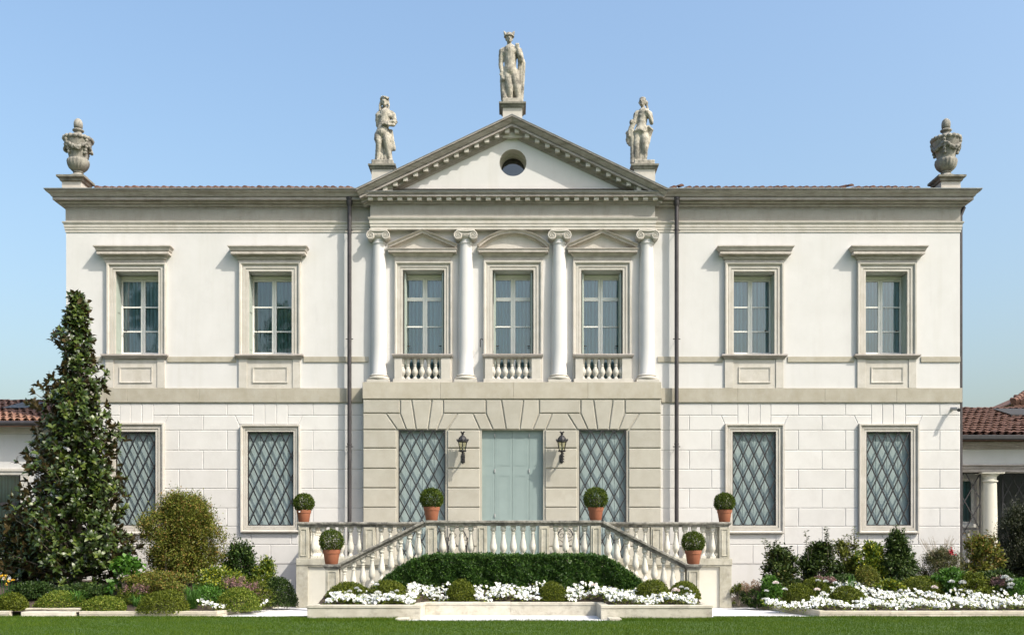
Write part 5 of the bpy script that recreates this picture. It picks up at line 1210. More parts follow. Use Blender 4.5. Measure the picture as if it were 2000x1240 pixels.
w = MB(); w.box(wx0, wx1, YA + 0.16, YA + 0.2, zz(985), zz(979)); w.box(wx1 - 0.14, wx1, YA + 0.16, YA + 0.2, zz(1034), zz(927)); w.box((wx0 + wx1) / 2 - 0.04, (wx0 + wx1) / 2 + 0.04, YA + 0.16, YA + 0.2, zz(1034), zz(927)); w.build('window_frame', pipe_mat, win)
w = MB(); w.poly([(wx0, YA + 0.18, zz(1034)), (wx1, YA + 0.18, zz(1034)), (wx1, YA + 0.18, zz(927)), (wx0, YA + 0.18, zz(927))]); w.build('pane', pane_glass, win, fix=False)
w = MB(); curtain_mesh(w, wx0, wx1 + 0.1, zz(1040), zz(924), YA + 0.34, n=80); w.build('curtain', curtain_teal, win, smooth=80, fix=False)
zr0, zr1 = zz(826), Z(780, 5.4)
w = MB(); w.poly([(-22, YA - 0.45, zr0 - 0.03), (XL - 0.02, YA - 0.45, zr0 - 0.03), (XL - 0.02, 5.4, zr1 - 0.03), (-22, 5.4, zr1 - 0.03)]); w.box(-22, XL - 0.02, YA - 0.45, YA, zr0 - 0.12, zr0 - 0.05); w.build('roof', tile_mat_pale, lh)
tiled_roof('roof_tiles', lh, -20, XL - 0.05, YA - 0.45, zr0, 5.4, zr1, tile_mat_pale)
w = MB(); w.tube([(-22, YA - 0.52, zr0 - 0.05), (XL - 0.06, YA - 0.52, zr0 - 0.05)], 0.07, 10); w.build('gutter', pipe_mat, lh, smooth=40)
w = MB(); xs0, xs1 = X(22, 3.2), X(70, 3.2); ys0, ys1 = 2.6, 3.9; zq = lambda y: zr0 + (zr1 - zr0) * (y - YA + 0.45) / (5.4 - YA + 0.45) + 0.12
w.poly([(xs0, ys0, zq(ys0)), (xs1, ys0, zq(ys0)), (xs1, ys1, zq(ys1)), (xs0, ys1, zq(ys1))]); w.build('skylight', simple('dull_skylight_cover', (0.11, 0.115, 0.12), 0.95, 0, 0.1), lh)

# right wing house with loggia
dark_glass_frame = simple('dark_skylight_glass', (0.03, 0.03, 0.033), 0.95, 0, 0.1)
rh = empty('side_house', (15.5, YA, 0), 'low cream side house with a loggia column and red clay roof at the villa corner', 'house')
x0 = XR + 0.14; x1 = 22.0
ze0, ze1 = zz(921), zz(906)
w = MB(); w.box(x0, x1, YA, YA + 0.4, ze1 - 0.01, zz(868)); w.build('frieze_wall', plaster, rh)
w = MB(); w.box(x0, x1, YA - 0.04, YA + 0.42, ze0, zz(914), 0.008); w.box(x0, x1, YA - 0.07, YA + 0.44, zz(914) + 0.002, zz(909.5), 0.008); w.box(x0, x1, YA - 0.12, YA + 0.44, zz(909.5) + 0.002, ze1, 0.012); w.build('architrave', cornice_stone, rh)
w = MB(); w.box(x0, x1, YA - 0.08, YA + 0.02, zz(876), zz(869), 0.01); w.box(x0, x1, YA - 0.18, YA + 0.02, zz(869) + 0.002, zz(862), 0.02); w.build('cornice', cornice_stone, rh)
cx, rc = X(1937.5, YA), 0.235; w = MB(); yc = YA + 0.2
w.lathe([(rc, 0), (rc, 1.2), (rc * 0.98, 2.4), (rc * 0.9, zz(942)), (rc * 0.9, zz(940)), (rc * 1.06, zz(939)), (rc * 1.06, zz(936.5)), (rc * 0.9, zz(936)), (rc * 0.92, zz(929)), (rc * 1.2, zz(925)), (rc * 1.2, zz(924))], (cx, yc, 0), 32); w.box(cx - 0.33, cx + 0.33, yc - 0.3, yc + 0.25, zz(924) + 0.002, ze0 - 0.002, 0.008); w.build('column', terrace_plaster, rh, smooth=40)
w = MB(); w.box(X(1921, YA), cx - rc - 0.005, YA + 0.1, YA + 0.4, 0, ze0 - 0.003); w.build('pilaster', terrace_plaster, rh)
# glazed bay left of the column behind a grille
bx0, bx1 = x0, X(1919, YA)
w = MB(); wy = YA + 0.75
wall_front(w, x0, cx + 0.1, 0, ze1, [(x0 + 0.02, X(1903, wy), Z(1021, wy), Z(934, wy))], wy, wy + 0.2); w.box(cx + 0.1, cx + 0.2, YA + 0.45, 4.0, 0, ze1); w.build('wall', plaster, rh, fix=False)
w = MB(); wa, wb, wz0, wz1 = x0 + 0.02, X(1903, wy), Z(1021, wy), Z(934, wy)
for r4 in ((wa, wa + 0.06, wz0, wz1), (wb - 0.06, wb, wz0, wz1), (wa, wb, wz0, wz0 + 0.06), (wa, wb, wz1 - 0.06, wz1)): w.box(r4[0], r4[1], wy + 0.05, wy + 0.1, r4[2] + (0.061 if r4[1] - r4[0] < 0.1 else 0), r4[3] - (0.061 if r4[1] - r4[0] < 0.1 else 0))
w.box(wa - 0.05, wb + 0.12, wy - 0.1, wy + 0.02, wz0 - 0.12, wz0 - 0.02, 0.008); win = w.build('window', sash_mat, rh)
w = MB(); w.poly([(wa, wy + 0.08, wz0), (wb, wy + 0.08, wz0), (wb, wy + 0.08, wz1), (wa, wy + 0.08, wz1)]); w.build('pane', pane_glass, win, fix=False)
w = MB(); w.box(wa - 0.2, wb + 0.2, wy + 0.19, wy + 0.21, wz0, wz1); w.build('curtain', curtain_teal, win)
w = MB(); gy = YA + 0.12
for xx_ in (bx0 + 0.015, bx1 - 0.015): w.box(xx_ - 0.015, xx_ + 0.015, gy - 0.014, gy + 0.014, 0.2, ze0 - 0.005)
w.box(bx0 + 0.03, bx1 - 0.03, gy - 0.014, gy + 0.014, Z(1030, gy) - 0.04, Z(1030, gy)); gr = w.build('grille', iron, rh)
lattice(gr, bx0 + 0.01, bx1 - 0.01, 0.25, ze0 - 0.01, gy, (bx1 - bx0) * 67 / 33, (ze0 - 0.26) * 67 / 58, 0.03)
# dark loggia right of the column
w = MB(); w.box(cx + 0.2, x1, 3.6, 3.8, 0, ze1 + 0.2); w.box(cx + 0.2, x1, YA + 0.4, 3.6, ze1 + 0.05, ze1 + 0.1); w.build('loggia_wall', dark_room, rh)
w = MB(); gx0, gx1 = X(1957, 1.4), X(2060, 1.4)
w.box(gx0, gx0 + 0.04, 1.39, 1.42, 0.2, ze0 - 0.01); gr2 = w.build('grille', iron, rh)
lattice(gr2, gx0 + 0.01, gx1, 0.25, ze0 - 0.02, 1.4, (gx1 - gx0) * 67 / 22, (ze0 - 0.27) * 67 / 44, 0.022)
zr0, zr1 = zz(852), Z(797, 5.4)
w = MB(); w.poly([(x0, YA - 0.5, zr0 - 0.03), (x1, YA - 0.5, zr0 - 0.03), (x1, 5.4, zr1 - 0.03), (x0, 5.4, zr1 - 0.03)]); w.box(x0, x1, YA - 0.45, YA + 0.1, zr0 - 0.14, zr0 - 0.06); w.box(x0, x1, YA, YA + 0.3, zz(868), zr0 - 0.05); w.build('roof', tile_mat, rh)
tiled_roof('roof_tiles', rh, x0, 20.5, YA - 0.5, zr0, 5.4, zr1, tile_mat, seed=9)
w = MB(); w.box(x0, x1, YA - 0.62, YA - 0.5, zr0 - 0.14, zr0 - 0.01, 0.02); w.build('gutter', iron, rh)
w = MB(); zq = lambda y: zr0 + (zr1 - zr0) * (y - YA + 0.5) / (5.4 - YA + 0.5) + 0.13
w.box(X(1974, 3.4), X(2040, 3.4), 3.38, 3.42, zq(3.4) - 0.1, zq(3.4)); w.poly([(X(1974, 3.4), 3.4, zq(3.4)), (X(2040, 3.4), 3.4, zq(3.4)), (X(2040, 3.4), 4.6, zq(4.6)), (X(1974, 3.4), 4.6, zq(4.6))]); w.build('skylight', dark_glass_frame, rh)

# taller house behind, of which one roof corner shows
YB = 9.0; nb = empty('rear_house', (21.2, YB, 0), 'tiled roof corner of a taller house behind the red clay roof', 'house')
ex, ez = X(1981, YB), Z(786, YB)
w = MB(); w.box(ex + 0.7, ex + 9, YB + 0.7, YB + 2.3, 0, ez); w.build('wall', plaster, nb)
w = MB(); i = w.add([(ex, YB, ez), (ex + 10, YB, ez), (ex + 10, YB + 3, ez), (ex, YB + 3, ez), (ex + 1.5, YB + 1.5, ez + 0.75), (ex + 8.5, YB + 1.5, ez + 0.75)])
for q in ((0, 1, 5, 4), (1, 2, 5), (2, 3, 4, 5), (3, 0, 4), (0, 3, 2, 1)): w.face([i[k] for k in q])
w.box(ex + 0.02, ex + 10, YB + 0.02, YB + 0.14, ez - 0.13, ez - 0.005); w.build('roof', tile_mat, nb)
tm = MB()
for k in range(22):
    for dz in (0.0, 0.17): tm.tube([(ex + 0.1 + k * 0.21 + dz * 2, YB - 0.03 + dz * 2.4, ez + 0.04 + dz), (ex + 0.1 + k * 0.21 + dz * 2, YB + 0.4 + dz * 2.4, ez + 0.2 + dz)], [0.095, 0.075], 8)
    if k < 7: tm.tube([(ex - 0.03 + 0.2 * k, YB + 0.2 * k, ez + 0.07 + 0.1 * k), (ex + 0.22 + 0.2 * k, YB + 0.25 + 0.2 * k, ez + 0.18 + 0.1 * k)], [0.12, 0.095], 8)
prop(tm.build('roof_tiles', tile_mat, nb, smooth=50), kind='stuff')
# ------------------------------------------------------------------ kerbs and the stone planter
def kerb_run(name, label, pts, h, wd, zt, ext_h=0.0, joint=1.3, mat=planter_stone, cat='kerb', lip=0.012):
    """stones laid end to end along a line; each stone is a part"""
    t = empty(name, (pts[0][0], pts[0][1], 0), label, cat)
    for (a, b_) in zip(pts, pts[1:]):
        L = math.hypot(b_[0] - a[0], b_[1] - a[1]); n = max(1, round(L / joint)); ux, uy = (b_[0] - a[0]) / L, (b_[1] - a[1]) / L; nx, ny = -uy, ux
        for k in range(n):
            s0, s1 = L * k / n + 0.003, L * (k + 1) / n - 0.003; dzz = rnd.uniform(-0.004, 0.004)
            mb = MB(); P = lambda u, v, z: (a[0] + ux * u + nx * v, a[1] + uy * u + ny * v, z)
            prof = [(0, -0.02), (0, zt - 0.07 + dzz), (-lip, zt - 0.06 + dzz), (-lip, zt - 0.012 + dzz), (0.0, zt + dzz), (wd - 0.01, zt + dzz), (wd, zt - 0.01 + dzz), (wd, -0.02)]
            r0 = mb.add([P(s0, v, z) for v, z in prof]); r1 = mb.add([P(s1, v, z) for v, z in prof]); m_ = len(prof)
            for q in range(m_): mb.face((r0[q], r0[(q + 1) % m_], r1[(q + 1) % m_], r1[q]))
            mb.face(r0); mb.face(r1[::-1]); mb.build('kerb_stone', mat, t)
    return t
XPL, XPR, XRL, XRR = -4.30, 4.205, -1.93, 1.87
kerb_run('stone_planter', 'low stepped stone planter full of white flowers in front of the staircase', [(XPL, -4.5), (XPL, -6.93), (XRL, -6.93), (XRL, -5.73), (XRR, -5.73), (XRR, -6.93), (XPR, -6.93), (XPR, -4.5)], 0.3, 0.17, 0.295, joint=1.6, cat='planter', lip=0.014)
kerb_run('bed_kerb', 'low stone kerb round the planted bed under the magnolia', [(X(155, -6.2), -6.2), (-6.42, -6.22), (-5.9, -2.55), (-5.36, -2.55)], 0.12, 0.15, 0.12, joint=1.5, mat=kerb_mat)
kerb_run('bed_kerb', 'short set-back stone kerb behind the paved slot under the magnolia', [(X(48, -5.7), -5.7), (X(156, -5.7), -5.7)], 0.12, 0.15, 0.16, joint=1.2, mat=kerb_mat)
kerb_run('bed_kerb', 'stone kerb end beside the yellow irises at the picture edge', [(-16.5, -6.2), (X(18, -6.2), -6.2)], 0.12, 0.15, 0.12, joint=1.2, mat=kerb_mat)
kerb_run('bed_kerb', 'low stone kerb round the white flower bed on the side of the security camera', [(5.5, -2.6), (6.0, -2.6), (6.68, -6.2), (17.5, -6.2)], 0.12, 0.15, 0.13, joint=1.5, mat=kerb_mat)
for px in (786, 1200):     # loose flat slabs at the lawn edge beside the planter
    mb = MB(); x_ = X(px, -7.2); mb.box(x_ - 0.13, x_ + 0.13, -7.42, -6.97, -0.01, 0.05, 0.012)
    prop(mb.build('edging_slab', planter_stone, None, origin=(x_, -7.2, 0)), 'flat stone slab at the lawn corner %s the front of the planter' % ('left of' if px < 1000 else 'right of'), 'slab')

mb = MB(); mb.box(X(51, -6.0), X(153, -6.0), -6.24, -5.71, -0.02, 0.108, 0.008); prop(mb.build('paving_slab', planter_stone, None, origin=(X(102, -6.0), -6.0, 0)), 'pale flat slab filling the gap in the bed kerb below the magnolia', 'slab')
# ------------------------------------------------------------------ planting
def ground_pt(px, y): return X(px, y), y, soil_h(X(px, y), y)
def blob_points(n, c, rad, hollow=0.35, lumps=10, lump_amp=0.22, flat=0.0):
    """points spread through an uneven ellipsoid, thicker towards its skin, gathered in clumps"""
    d = rand_dirs(n); ld = rand_dirs(lumps); lam = rng.uniform(-lump_amp, lump_amp, lumps)
    k = 1 + (np.exp(6 * (d @ ld.T - 1)) * lam).sum(axis=1, keepdims=True)
    rr = (hollow + (1 - hollow) * rng.random((n, 1)) ** 0.5) * k
    P = d * rr * np.array(rad)
    if flat: P[:, 2] = np.where(P[:, 2] < 0, P[:, 2] * flat, P[:, 2])
    return P + np.array(c), d
def dome(px, y, wpx, pytop, label, mat=L_dome, n=6500, leaf=0.036, name='box_dome', cat='shrub', group='clipped dome shrubs', rough=0.05, yr=None, zb=None):
    x, y, z = ground_pt(px, y); r_ = wpx / 2 / S(y); z = zb if zb is not None else z - 0.03; h = Z(pytop, y) - z
    t = empty(name, (x, y, z), label, cat, group)
    d = rand_dirs(n); d[:, 2] = np.abs(d[:, 2]); ld = rand_dirs(14); lam = rng.uniform(-rough, rough, 14) * 2
    k = 1 + (np.exp(9 * (d @ ld.T - 1)) * lam).sum(axis=1, keepdims=True) + rng.normal(0, 0.025, (n, 1))
    rr = k * (1 - 0.3 * rng.random((n, 1)) ** 2)
    P = np.array([x, y, z]) + d * rr * np.array([r_, yr or r_ * 0.85, h]); D = unit(d * 0.5 + rng.normal(0, 0.6, (n, 3)) + [0, 0, 0.25]); N = unit(d + rng.normal(0, 0.5, (n, 3)))
    V, F = leaves(P, D, N, leaf * rng.uniform(0.7, 1.3, n), leaf * 0.6); mesh_np('foliage', V, F, rng.random(n) ** 1.3, mat, t)
    s = MB()
    for q in range(9): a = q * 0.7; s.tube([(x, y, z), (x + 0.45 * r_ * math.cos(a), y + 0.4 * r_ * math.sin(a), z + 0.55 * h)], [0.012, 0.005], 5)
    s.build('stems', bark_mat, t)
    return t
def shrub(name, px, y, wpx, pytop, label, mat, n=3600, leaf=0.075, wl=0.45, cat='shrub', group=None, clumps=45, shoots=0, shoot_h=0.5, shape=1.0, depth=None, zb=None, trunk=None, stem_mat=bark_mat, leafdown=0.0, spread=0.16, low=0.12, extra=None):
    """loose shrub: stems fan from the base to clump centres, leaves gather round the clumps, shoots stand out at the top"""
    x, y, z = ground_pt(px, y); z = zb if zb is not None else z - 0.02; r_ = wpx / 2 / S(y); h = Z(pytop, y) - z; dep = depth or r_ * 0.8
    t = empty(name, (x, y, z), label, cat, group)
    C = []
    while len(C) < clumps:
        u = rng.uniform(-1, 1, 2); v = rng.random()
        prof = (1 - max(0.0, (v - 0.38) / 0.64) ** 2.3) ** 0.5 * (0.72 + 0.28 * min(1, v / 0.38)) if shape <= 1 else min(1, (1.03 - v) ** (shape - 0.75) * 1.15)
        if u[0] ** 2 + u[1] ** 2 > 1: continue
        prof *= 1 + 0.15 * math.sin(3 * math.atan2(u[1], u[0]) + v * 6.5 + px) + 0.07 * math.sin(v * 15 + px * 0.7)
        C.append((x + u[0] * r_ * prof * 0.92, y + u[1] * dep * prof * 0.92, z + h * (low + (0.93 - low) * v)))
    C = np.array(C)
    s = MB()
    for c in C[:min(clumps, 40)]:
        m_ = ((x * 0.6 + c[0] * 0.4) + rnd.uniform(-0.05, 0.05), (y * 0.6 + c[1] * 0.4), z + (c[2] - z) * 0.45); s.tube([(x + (c[0] - x) * 0.08, y + (c[1] - y) * 0.08, z - 0.02), m_, tuple(c)], [0.014, 0.009, 0.003], 4)
    per = n // clumps; idx = np.repeat(np.arange(clumps), per); nn = len(idx)
    off = rng.normal(0, 1, (nn, 3)) * np.array([r_, dep, h * 0.5]) * spread
    P = C[idx] + off * np.minimum(1.0, 0.35 + 0.65 * rng.random((nn, 1)) * 1.6); P[:, 2] = np.maximum(P[:, 2], z + 0.02); out = unit(P - np.array([x, y, z + h * 0.3])); D = unit(out * 0.6 + rng.normal(0, 0.55, (nn, 3)) + [0, 0, -leafdown]); N = unit(out * 0.5 + rng.normal(0, 0.5, (nn, 3)) + [0, -0.2, 0.6])
    P = [P]; DD = [D]; NN_ = [N]
    for k in range(shoots):
        a = rng.uniform(-0.75, 0.75); bx, by = x + a * r_, y + rng.uniform(-0.5, 0.5) * dep; b0 = z + h * 0.6; tip = z + h * (0.85 + 0.15 * rng.random()) + shoot_h * (rng.random() if k else 1.0); lean = rng.uniform(-0.12, 0.12)
        s.tube([(bx, by, b0), (bx + lean * 0.5, by, (b0 + tip) / 2), (bx + lean, by, tip)], [0.008, 0.006, 0.003], 4)
        m_ = max(5, int((tip - b0) / 0.05)); tt = np.linspace(0.15, 1, m_).reshape(-1, 1); Q = np.array([[bx, by, b0]]) * (1 - tt) + np.array([[bx + lean, by, tip]]) * tt
        for _ in range(3): P.append(Q + rng.normal(0, 0.008, Q.shape)); dd = rng.normal(0, 1, Q.shape); dd[:, 2] = 0.2; DD.append(unit(dd)); nv = rng.normal(0, 0.4, Q.shape); nv[:, 2] += 1; NN_.append(unit(nv))
    s.build('stems', stem_mat, t)
    if trunk:
        s = MB(); tx = X(trunk[0], y - dep * 0.6); s.tube([(tx, y - dep * 0.6, z), (tx + 0.02, y - dep * 0.55, z + trunk[1] * 0.5), (tx - 0.03, y - dep * 0.4, z + trunk[1])], [0.03, 0.026, 0.02], 7); s.build('trunk', twig_mat, t)
    P = np.concatenate(P); DD = np.concatenate(DD); NN_ = np.concatenate(NN_); nn = len(P)
    V, F = leaves(P, DD, NN_, leaf * rng.uniform(0.65, 1.3, nn), leaf * wl); mesh_np('foliage', V, F, np.clip(rng.random(nn) ** 1.3 * (0.75 + 0.5 * rng.random()), 0, 1), mat, t)
    return t
def tuft(px, y, pytop, label, n=90, spread=0.34, mat=L_blade, wd=0.013):
    x, y, z = ground_pt(px, y); h = Z(pytop, y) - z; t = empty('strap_leaf_tuft', (x, y, z), label, 'plant', 'strap-leaved tufts')
    V = []; F = []
    for k in range(n):
        a = rnd.uniform(0, 2 * PI); L = h * rnd.uniform(0.45, 1.2); o = rnd.uniform(0.25, 1.25) * spread; bx, by = x + rnd.gauss(0, 0.035), y + rnd.gauss(0, 0.035); px_, py_ = -math.sin(a) * wd / 2, math.cos(a) * wd / 2
        pts = [(0, 0, 1), (0.3, 0.6, 1), (0.7, 0.92, 0.8), (1.2, 0.72, 0.15)]; i0 = len(V)
        for (f_, hz, ww) in pts:
            cx_, cy_, cz = bx + math.cos(a) * o * f_, by + math.sin(a) * o * f_, z + L * hz; V += [(cx_ - px_ * ww, cy_ - py_ * ww, cz), (cx_ + px_ * ww, cy_ + py_ * ww, cz)]
        for q in range(3): F.append((i0 + 2 * q, i0 + 2 * q + 1, i0 + 2 * q + 3, i0 + 2 * q + 2))
    mesh_np('blades', V, F, np.repeat(rng.random(n), 3), mat, t); return t
def plume(px, y, pytop, wpx, label, mat=L_mauve, name='plume_plant', n=14):
    x, y, z = ground_pt(px, y); h = Z(pytop, y) - z; r_ = wpx / 2 / S(y); t = empty(name, (x, y, z), label, 'plant')
    s = MB(); P = []
    for k in range(n):
        bx, by = x + rnd.uniform(-r_, r_), y + rnd.uniform(-r_, r_) * 0.6; hh = h * rnd.uniform(0.7, 1.0); s.tube([(x + (bx - x) * 0.4, by, z), (bx, by, z + hh)], [0.007, 0.004], 4)
        m_ = 60; tt = rng.random((m_, 1)); wid = 0.05 * (1 - tt * 0.75); P.append(np.array([[bx, by, z + hh * 0.62]]) + tt * np.array([[0, 0, hh * 0.4]]) + rng.normal(0, 1, (m_, 3)) * wid * np.array([1, 1, 0.5]))
    s.build('stems', bark_mat, t); P = np.concatenate(P); nn = len(P); V, F = leaves(P, rand_dirs(nn), rand_dirs(nn), 0.035, 0.02); mesh_np('plumes', V, F, rng.random(nn), mat, t)
    d, nn = None, 700; Q, d = blob_points(nn, (x, y, z + h * 0.28), (r_ * 1.1, r_ * 0.8, h * 0.3)); V, F = leaves(Q, unit(d + rng.normal(0, 0.6, (nn, 3))), unit(d + [0, 0, 1.0]), 0.09, 0.055); mesh_np('foliage', V, F, rng.random(nn), L_dark, t)

# magnolia ---------------------------------------------------------------------------------
MY = -2.9; MX = X(150, MY); mz = soil_h(MX, MY)
mag = empty('magnolia_tree', (MX, MY, mz), 'tall glossy-leaved evergreen magnolia tree in front of the villa corner', 'tree')
ztop = Z(572, MY)
PROF = [(572, 3, 3), (600, 12, 12), (625, 30, 20), (645, 16, 16), (665, 56, 38), (690, 24, 40), (715, 34, 32), (735, 36, 50), (770, 74, 52), (800, 86, 64), (850, 84, 78), (900, 108, 85), (950, 116, 98), (1000, 128, 112), (1050, 135, 120), (1100, 140, 120), (1140, 128, 108), (1165, 110, 90)]
def mag_r(z, left):
    py = 1068 - (z - EYE_Z) * S(MY)
    for a, b_ in zip(PROF, PROF[1:]):
        if a[0] <= py <= b_[0]:
            k = (py - a[0]) / (b_[0] - a[0]); i = 1 if left else 2; return (a[i] + (b_[i] - a[i]) * k) / S(MY)
    return 0.1 if py < 572 else 1.2
s = MB()
s.tube([(MX, MY, mz - 0.1), (MX + 0.03, MY, mz + 1.5), (MX - 0.02, MY, mz + 3.5), (MX + 0.05, MY, mz + 5.5), (MX, MY, ztop - 0.15)], [0.13, 0.11, 0.08, 0.045, 0.012], 8)
s.tube([(MX, MY, mz + 3.0), (MX - 0.2, MY - 0.05, mz + 4.4), (MX - 0.28, MY, mz + 5.6), (MX - 0.24, MY, mz + 6.4)], [0.06, 0.045, 0.03, 0.012], 6)
s.build('trunk', bark_mat, mag, smooth=50)
tips = []; s = MB(); nz_ = 330
for k in range(nz_):
    v = k / nz_; z = mz + 0.25 + (ztop - mz - 0.3) * (v ** 1.12)
    a = k * 2.399963 + rnd.uniform(-0.3, 0.3); left = math.cos(a) < 0; r_ = mag_r(z, left) * (0.87 + 0.16 * math.sin(z * 4.3 + 2.2 * math.cos(a)) + 0.1 * math.sin(z * 9.1 + a * 2)) * rnd.uniform(0.74, 1.1)
    if rnd.random() < 0.10: r_ *= 0.6
    tx, ty, tz = MX + math.cos(a) * r_, MY + math.sin(a) * r_ * 0.85, z + 0.18 * min(1, r_)
    bz = max(mz + 0.15, z - 0.45 * r_); s.tube([(MX, MY, bz), (MX + math.cos(a) * r_ * 0.5, MY + math.sin(a) * r_ * 0.43, (bz + tz) / 2 - 0.03), (tx, ty, tz)], [0.022, 0.015, 0.006], 4)
    dirv = Vector((math.cos(a), math.sin(a), 0.55)).normalized(); tips.append((Vector((tx, ty, tz)), dirv))
    m_ = (2 + int(r_ / 0.14)) if v < 0.72 else 2
    if math.sin(z * 3.3 + 1.7 * a) > 0.72: m_ = max(1, m_ // 2)
    for q in range(m_):
        f_ = rnd.uniform(0.35, 0.97); sp = Vector((rnd.gauss(0, 0.17), rnd.gauss(0, 0.17), rnd.gauss(0.02, 0.16))) * min(1.0, 0.35 + r_ * 0.6)
        p = Vector((MX + (tx - MX) * f_, MY + (ty - MY) * f_, bz + (tz - bz) * f_)) + sp
        tips.append((p, Vector((math.cos(a) + rnd.gauss(0, 0.5), math.sin(a) + rnd.gauss(0, 0.5), 0.6 + rnd.gauss(0, 0.3))).normalized()))
s.build('limbs', bark_mat, mag)
P = []; D = []; N = []
for p, d in tips:
    u = d.cross(Vector((0.3, 0.2, 1))).normalized(); w_ = d.cross(u); m_ = rnd.randint(6, 9); a0 = rnd.uniform(0, 6.28)
    for q in range(m_):
        a = a0 + 2 * PI * q / m_ + rnd.uniform(-0.3, 0.3); rad = u * math.cos(a) + w_ * math.sin(a); op = rnd.uniform(0.25, 0.95); dd = (d * (1 - op * 0.75) + rad * op).normalized()
        P.append(p - d * rnd.uniform(0, 0.05)); D.append(dd); N.append((d - dd * d.dot(dd) + Vector((rnd.gauss(0, 0.2), rnd.gauss(0, 0.2), rnd.gauss(0.15, 0.2)))).normalized())
P = np.array(P); D = np.array(D); N = np.array(N); n_ = len(P)
def big_leaves(P, D, N, L, W):
    """broad leaf of two folded quads each side"""
    n = len(P); D = unit(D); Sd = unit(np.cross(N, D)); N = np.cross(D, Sd); L = L.reshape(-1, 1); W = W.reshape(-1, 1); V = []
    for (f_, ww, lift) in ((0.0, 0.05, 0.0), (0.32, 0.42, 0.02), (0.7, 0.40, 0.0), (1.0, 0.03, -0.1)):
        c = P + D * L * f_ + N * L * lift; V += [c + Sd * W * ww + N * W * 0.14 * (ww > 0.2), c - Sd * W * ww + N * W * 0.14 * (ww > 0.2)]
    V = np.stack(V, axis=1).reshape(-1, 3); b_ = (np.arange(n) * 8).reshape(-1, 1)
    F = np.concatenate([b_ + np.array([[2 * q, 2 * q + 1, 2 * q + 3, 2 * q + 2]]) for q in range(3)], axis=1).reshape(-1, 4); return V, F
Ls = rng.uniform(0.125, 0.215, n_); Ws = Ls * rng.uniform(0.4, 0.5, n_); T = rng.random(n_) ** 1.5
near = np.argsort(P[:, 1] - 0.15 * np.abs(D[:, 2]) + rng.uniform(-0.25, 0.25, n_))
solo = near[:300]; rest = near[300:]
V, F = big_leaves(P[rest], D[rest], N[rest], Ls[rest], Ws[rest]); crown = prop(mesh_np('crown', V, F, np.repeat(T[rest], 3), L_magnolia, mag), kind='stuff')
lv = []
for k in range(5):
    V, F = big_leaves(np.zeros((1, 3)), np.array([[0, 1.0, 0]]), np.array([[0, 0, 1.0]]), np.array([0.165]), np.array([0.072])); me = bpy.data.meshes.new('leaf'); me.from_pydata(V.tolist(), [], F.tolist()); me.materials.append(L_magnolia)
    a = me.attributes.new('tint', 'FLOAT', 'FACE'); a.data.foreach_set('value', [0.1 + 0.2 * k] * len(F)); lv.append(me)
for i in solo:
    d = Vector(D[i]).normalized(); nn = Vector(N[i]); sd = d.cross(nn).normalized(); nn = sd.cross(d); M = Matrix((sd, d, nn)).transposed().to_4x4(); k = Ls[i] / 0.165
    o = link('leaf', lv[int(T[i] * 4.99)], mag); o.matrix_local = Matrix.Translation(Vector(P[i]) - ORIGIN[mag.name]) @ M @ Matrix.Scale(k, 4)

# clipped hedge under the landing --------------------------------------------------------------
hx = lambda px: X(px, -5.0)
hed = empty('clipped_hedge', (0, -4.8, 0.4), 'long dark green clipped hedge under the landing balustrade with sloping ends', 'hedge')
HP = [(735, 1152), (741, 1140), (757, 1126), (782, 1109), (808, 1095), (830, 1088), (852, 1085), (1000, 1086), (1160, 1086), (1182, 1090), (1202, 1100), (1226, 1117), (1248, 1133), (1257, 1142), (1262, 1152)]
def hedge_top(x):
    for a, b_ in zip(HP, HP[1:]):
        if hx(a[0]) <= x <= hx(b_[0]): k = (x - hx(a[0])) / (hx(b_[0]) - hx(a[0])); return Z(a[1] + (b_[1] - a[1]) * k, -5.0)
    return 0.4
n_ = 85000; hx0, hx1 = hx(735), hx(1262); xs = rng.uniform(hx0, hx1, n_); tops = np.array([hedge_top(x_) for x_ in xs]); kind = rng.random(n_)
lum = 0.05 * np.sin(xs * 5.1 + 1) + 0.035 * np.sin(xs * 11.3); zs = np.where(kind < 0.72, 0.35 + (tops - 0.35) * rng.random(n_), tops - 0.03 * rng.random(n_)); ys = np.where(kind < 0.72, -5.06 + 0.16 * rng.random(n_) ** 1.6 - lum * 0.8, rng.uniform(-5.08, -4.55, n_))
ys += 0.03 * np.sin(xs * 23 + 4 * np.sin(xs * 3.1) + 2 * np.sin(zs * 6)) * np.sin(zs * 13 + 3 * np.sin(xs * 5)) + 0.03 * np.sin(xs * 9.7 + 2 * np.sin(zs * 8)); zs = np.minimum(zs, tops + 0.01) + np.where(kind > 0.72, rng.normal(0, 0.03, n_) + 0.012 * np.sin(xs * 21), 0); rd = np.clip((tops - zs) / 0.12, 0, 1); ys = np.where(kind < 0.72, ys + (1 - rd) * 0.05, ys)
P = np.stack([xs, ys, zs], 1); out = np.where(kind.reshape(-1, 1) < 0.72, [[0, -1, 0.25]], [[0, -0.1, 1]]); D = unit(out * 0.5 + rng.normal(0, 0.7, (n_, 3)) + [0, 0, 0.2]); N = unit(out + rng.normal(0, 0.8, (n_, 3)))
V, F = leaves(P, D, N, rng.uniform(0.035, 0.075, n_), rng.uniform(0.02, 0.036, n_)); mesh_np('foliage', V, F, rng.random(n_) ** 1.6, L_hedge, hed)
s = MB()
for k in range(60):
    x_ = hx0 + 0.3 + (hx1 - hx0 - 0.6) * k / 59; tp = hedge_top(x_); s.tube([(x_, -4.66, 0.3), (x_ + rnd.uniform(-0.1, 0.1), -4.66, tp - 0.25)], [0.014, 0.006], 4)
s.build('stems', bark_mat, hed)

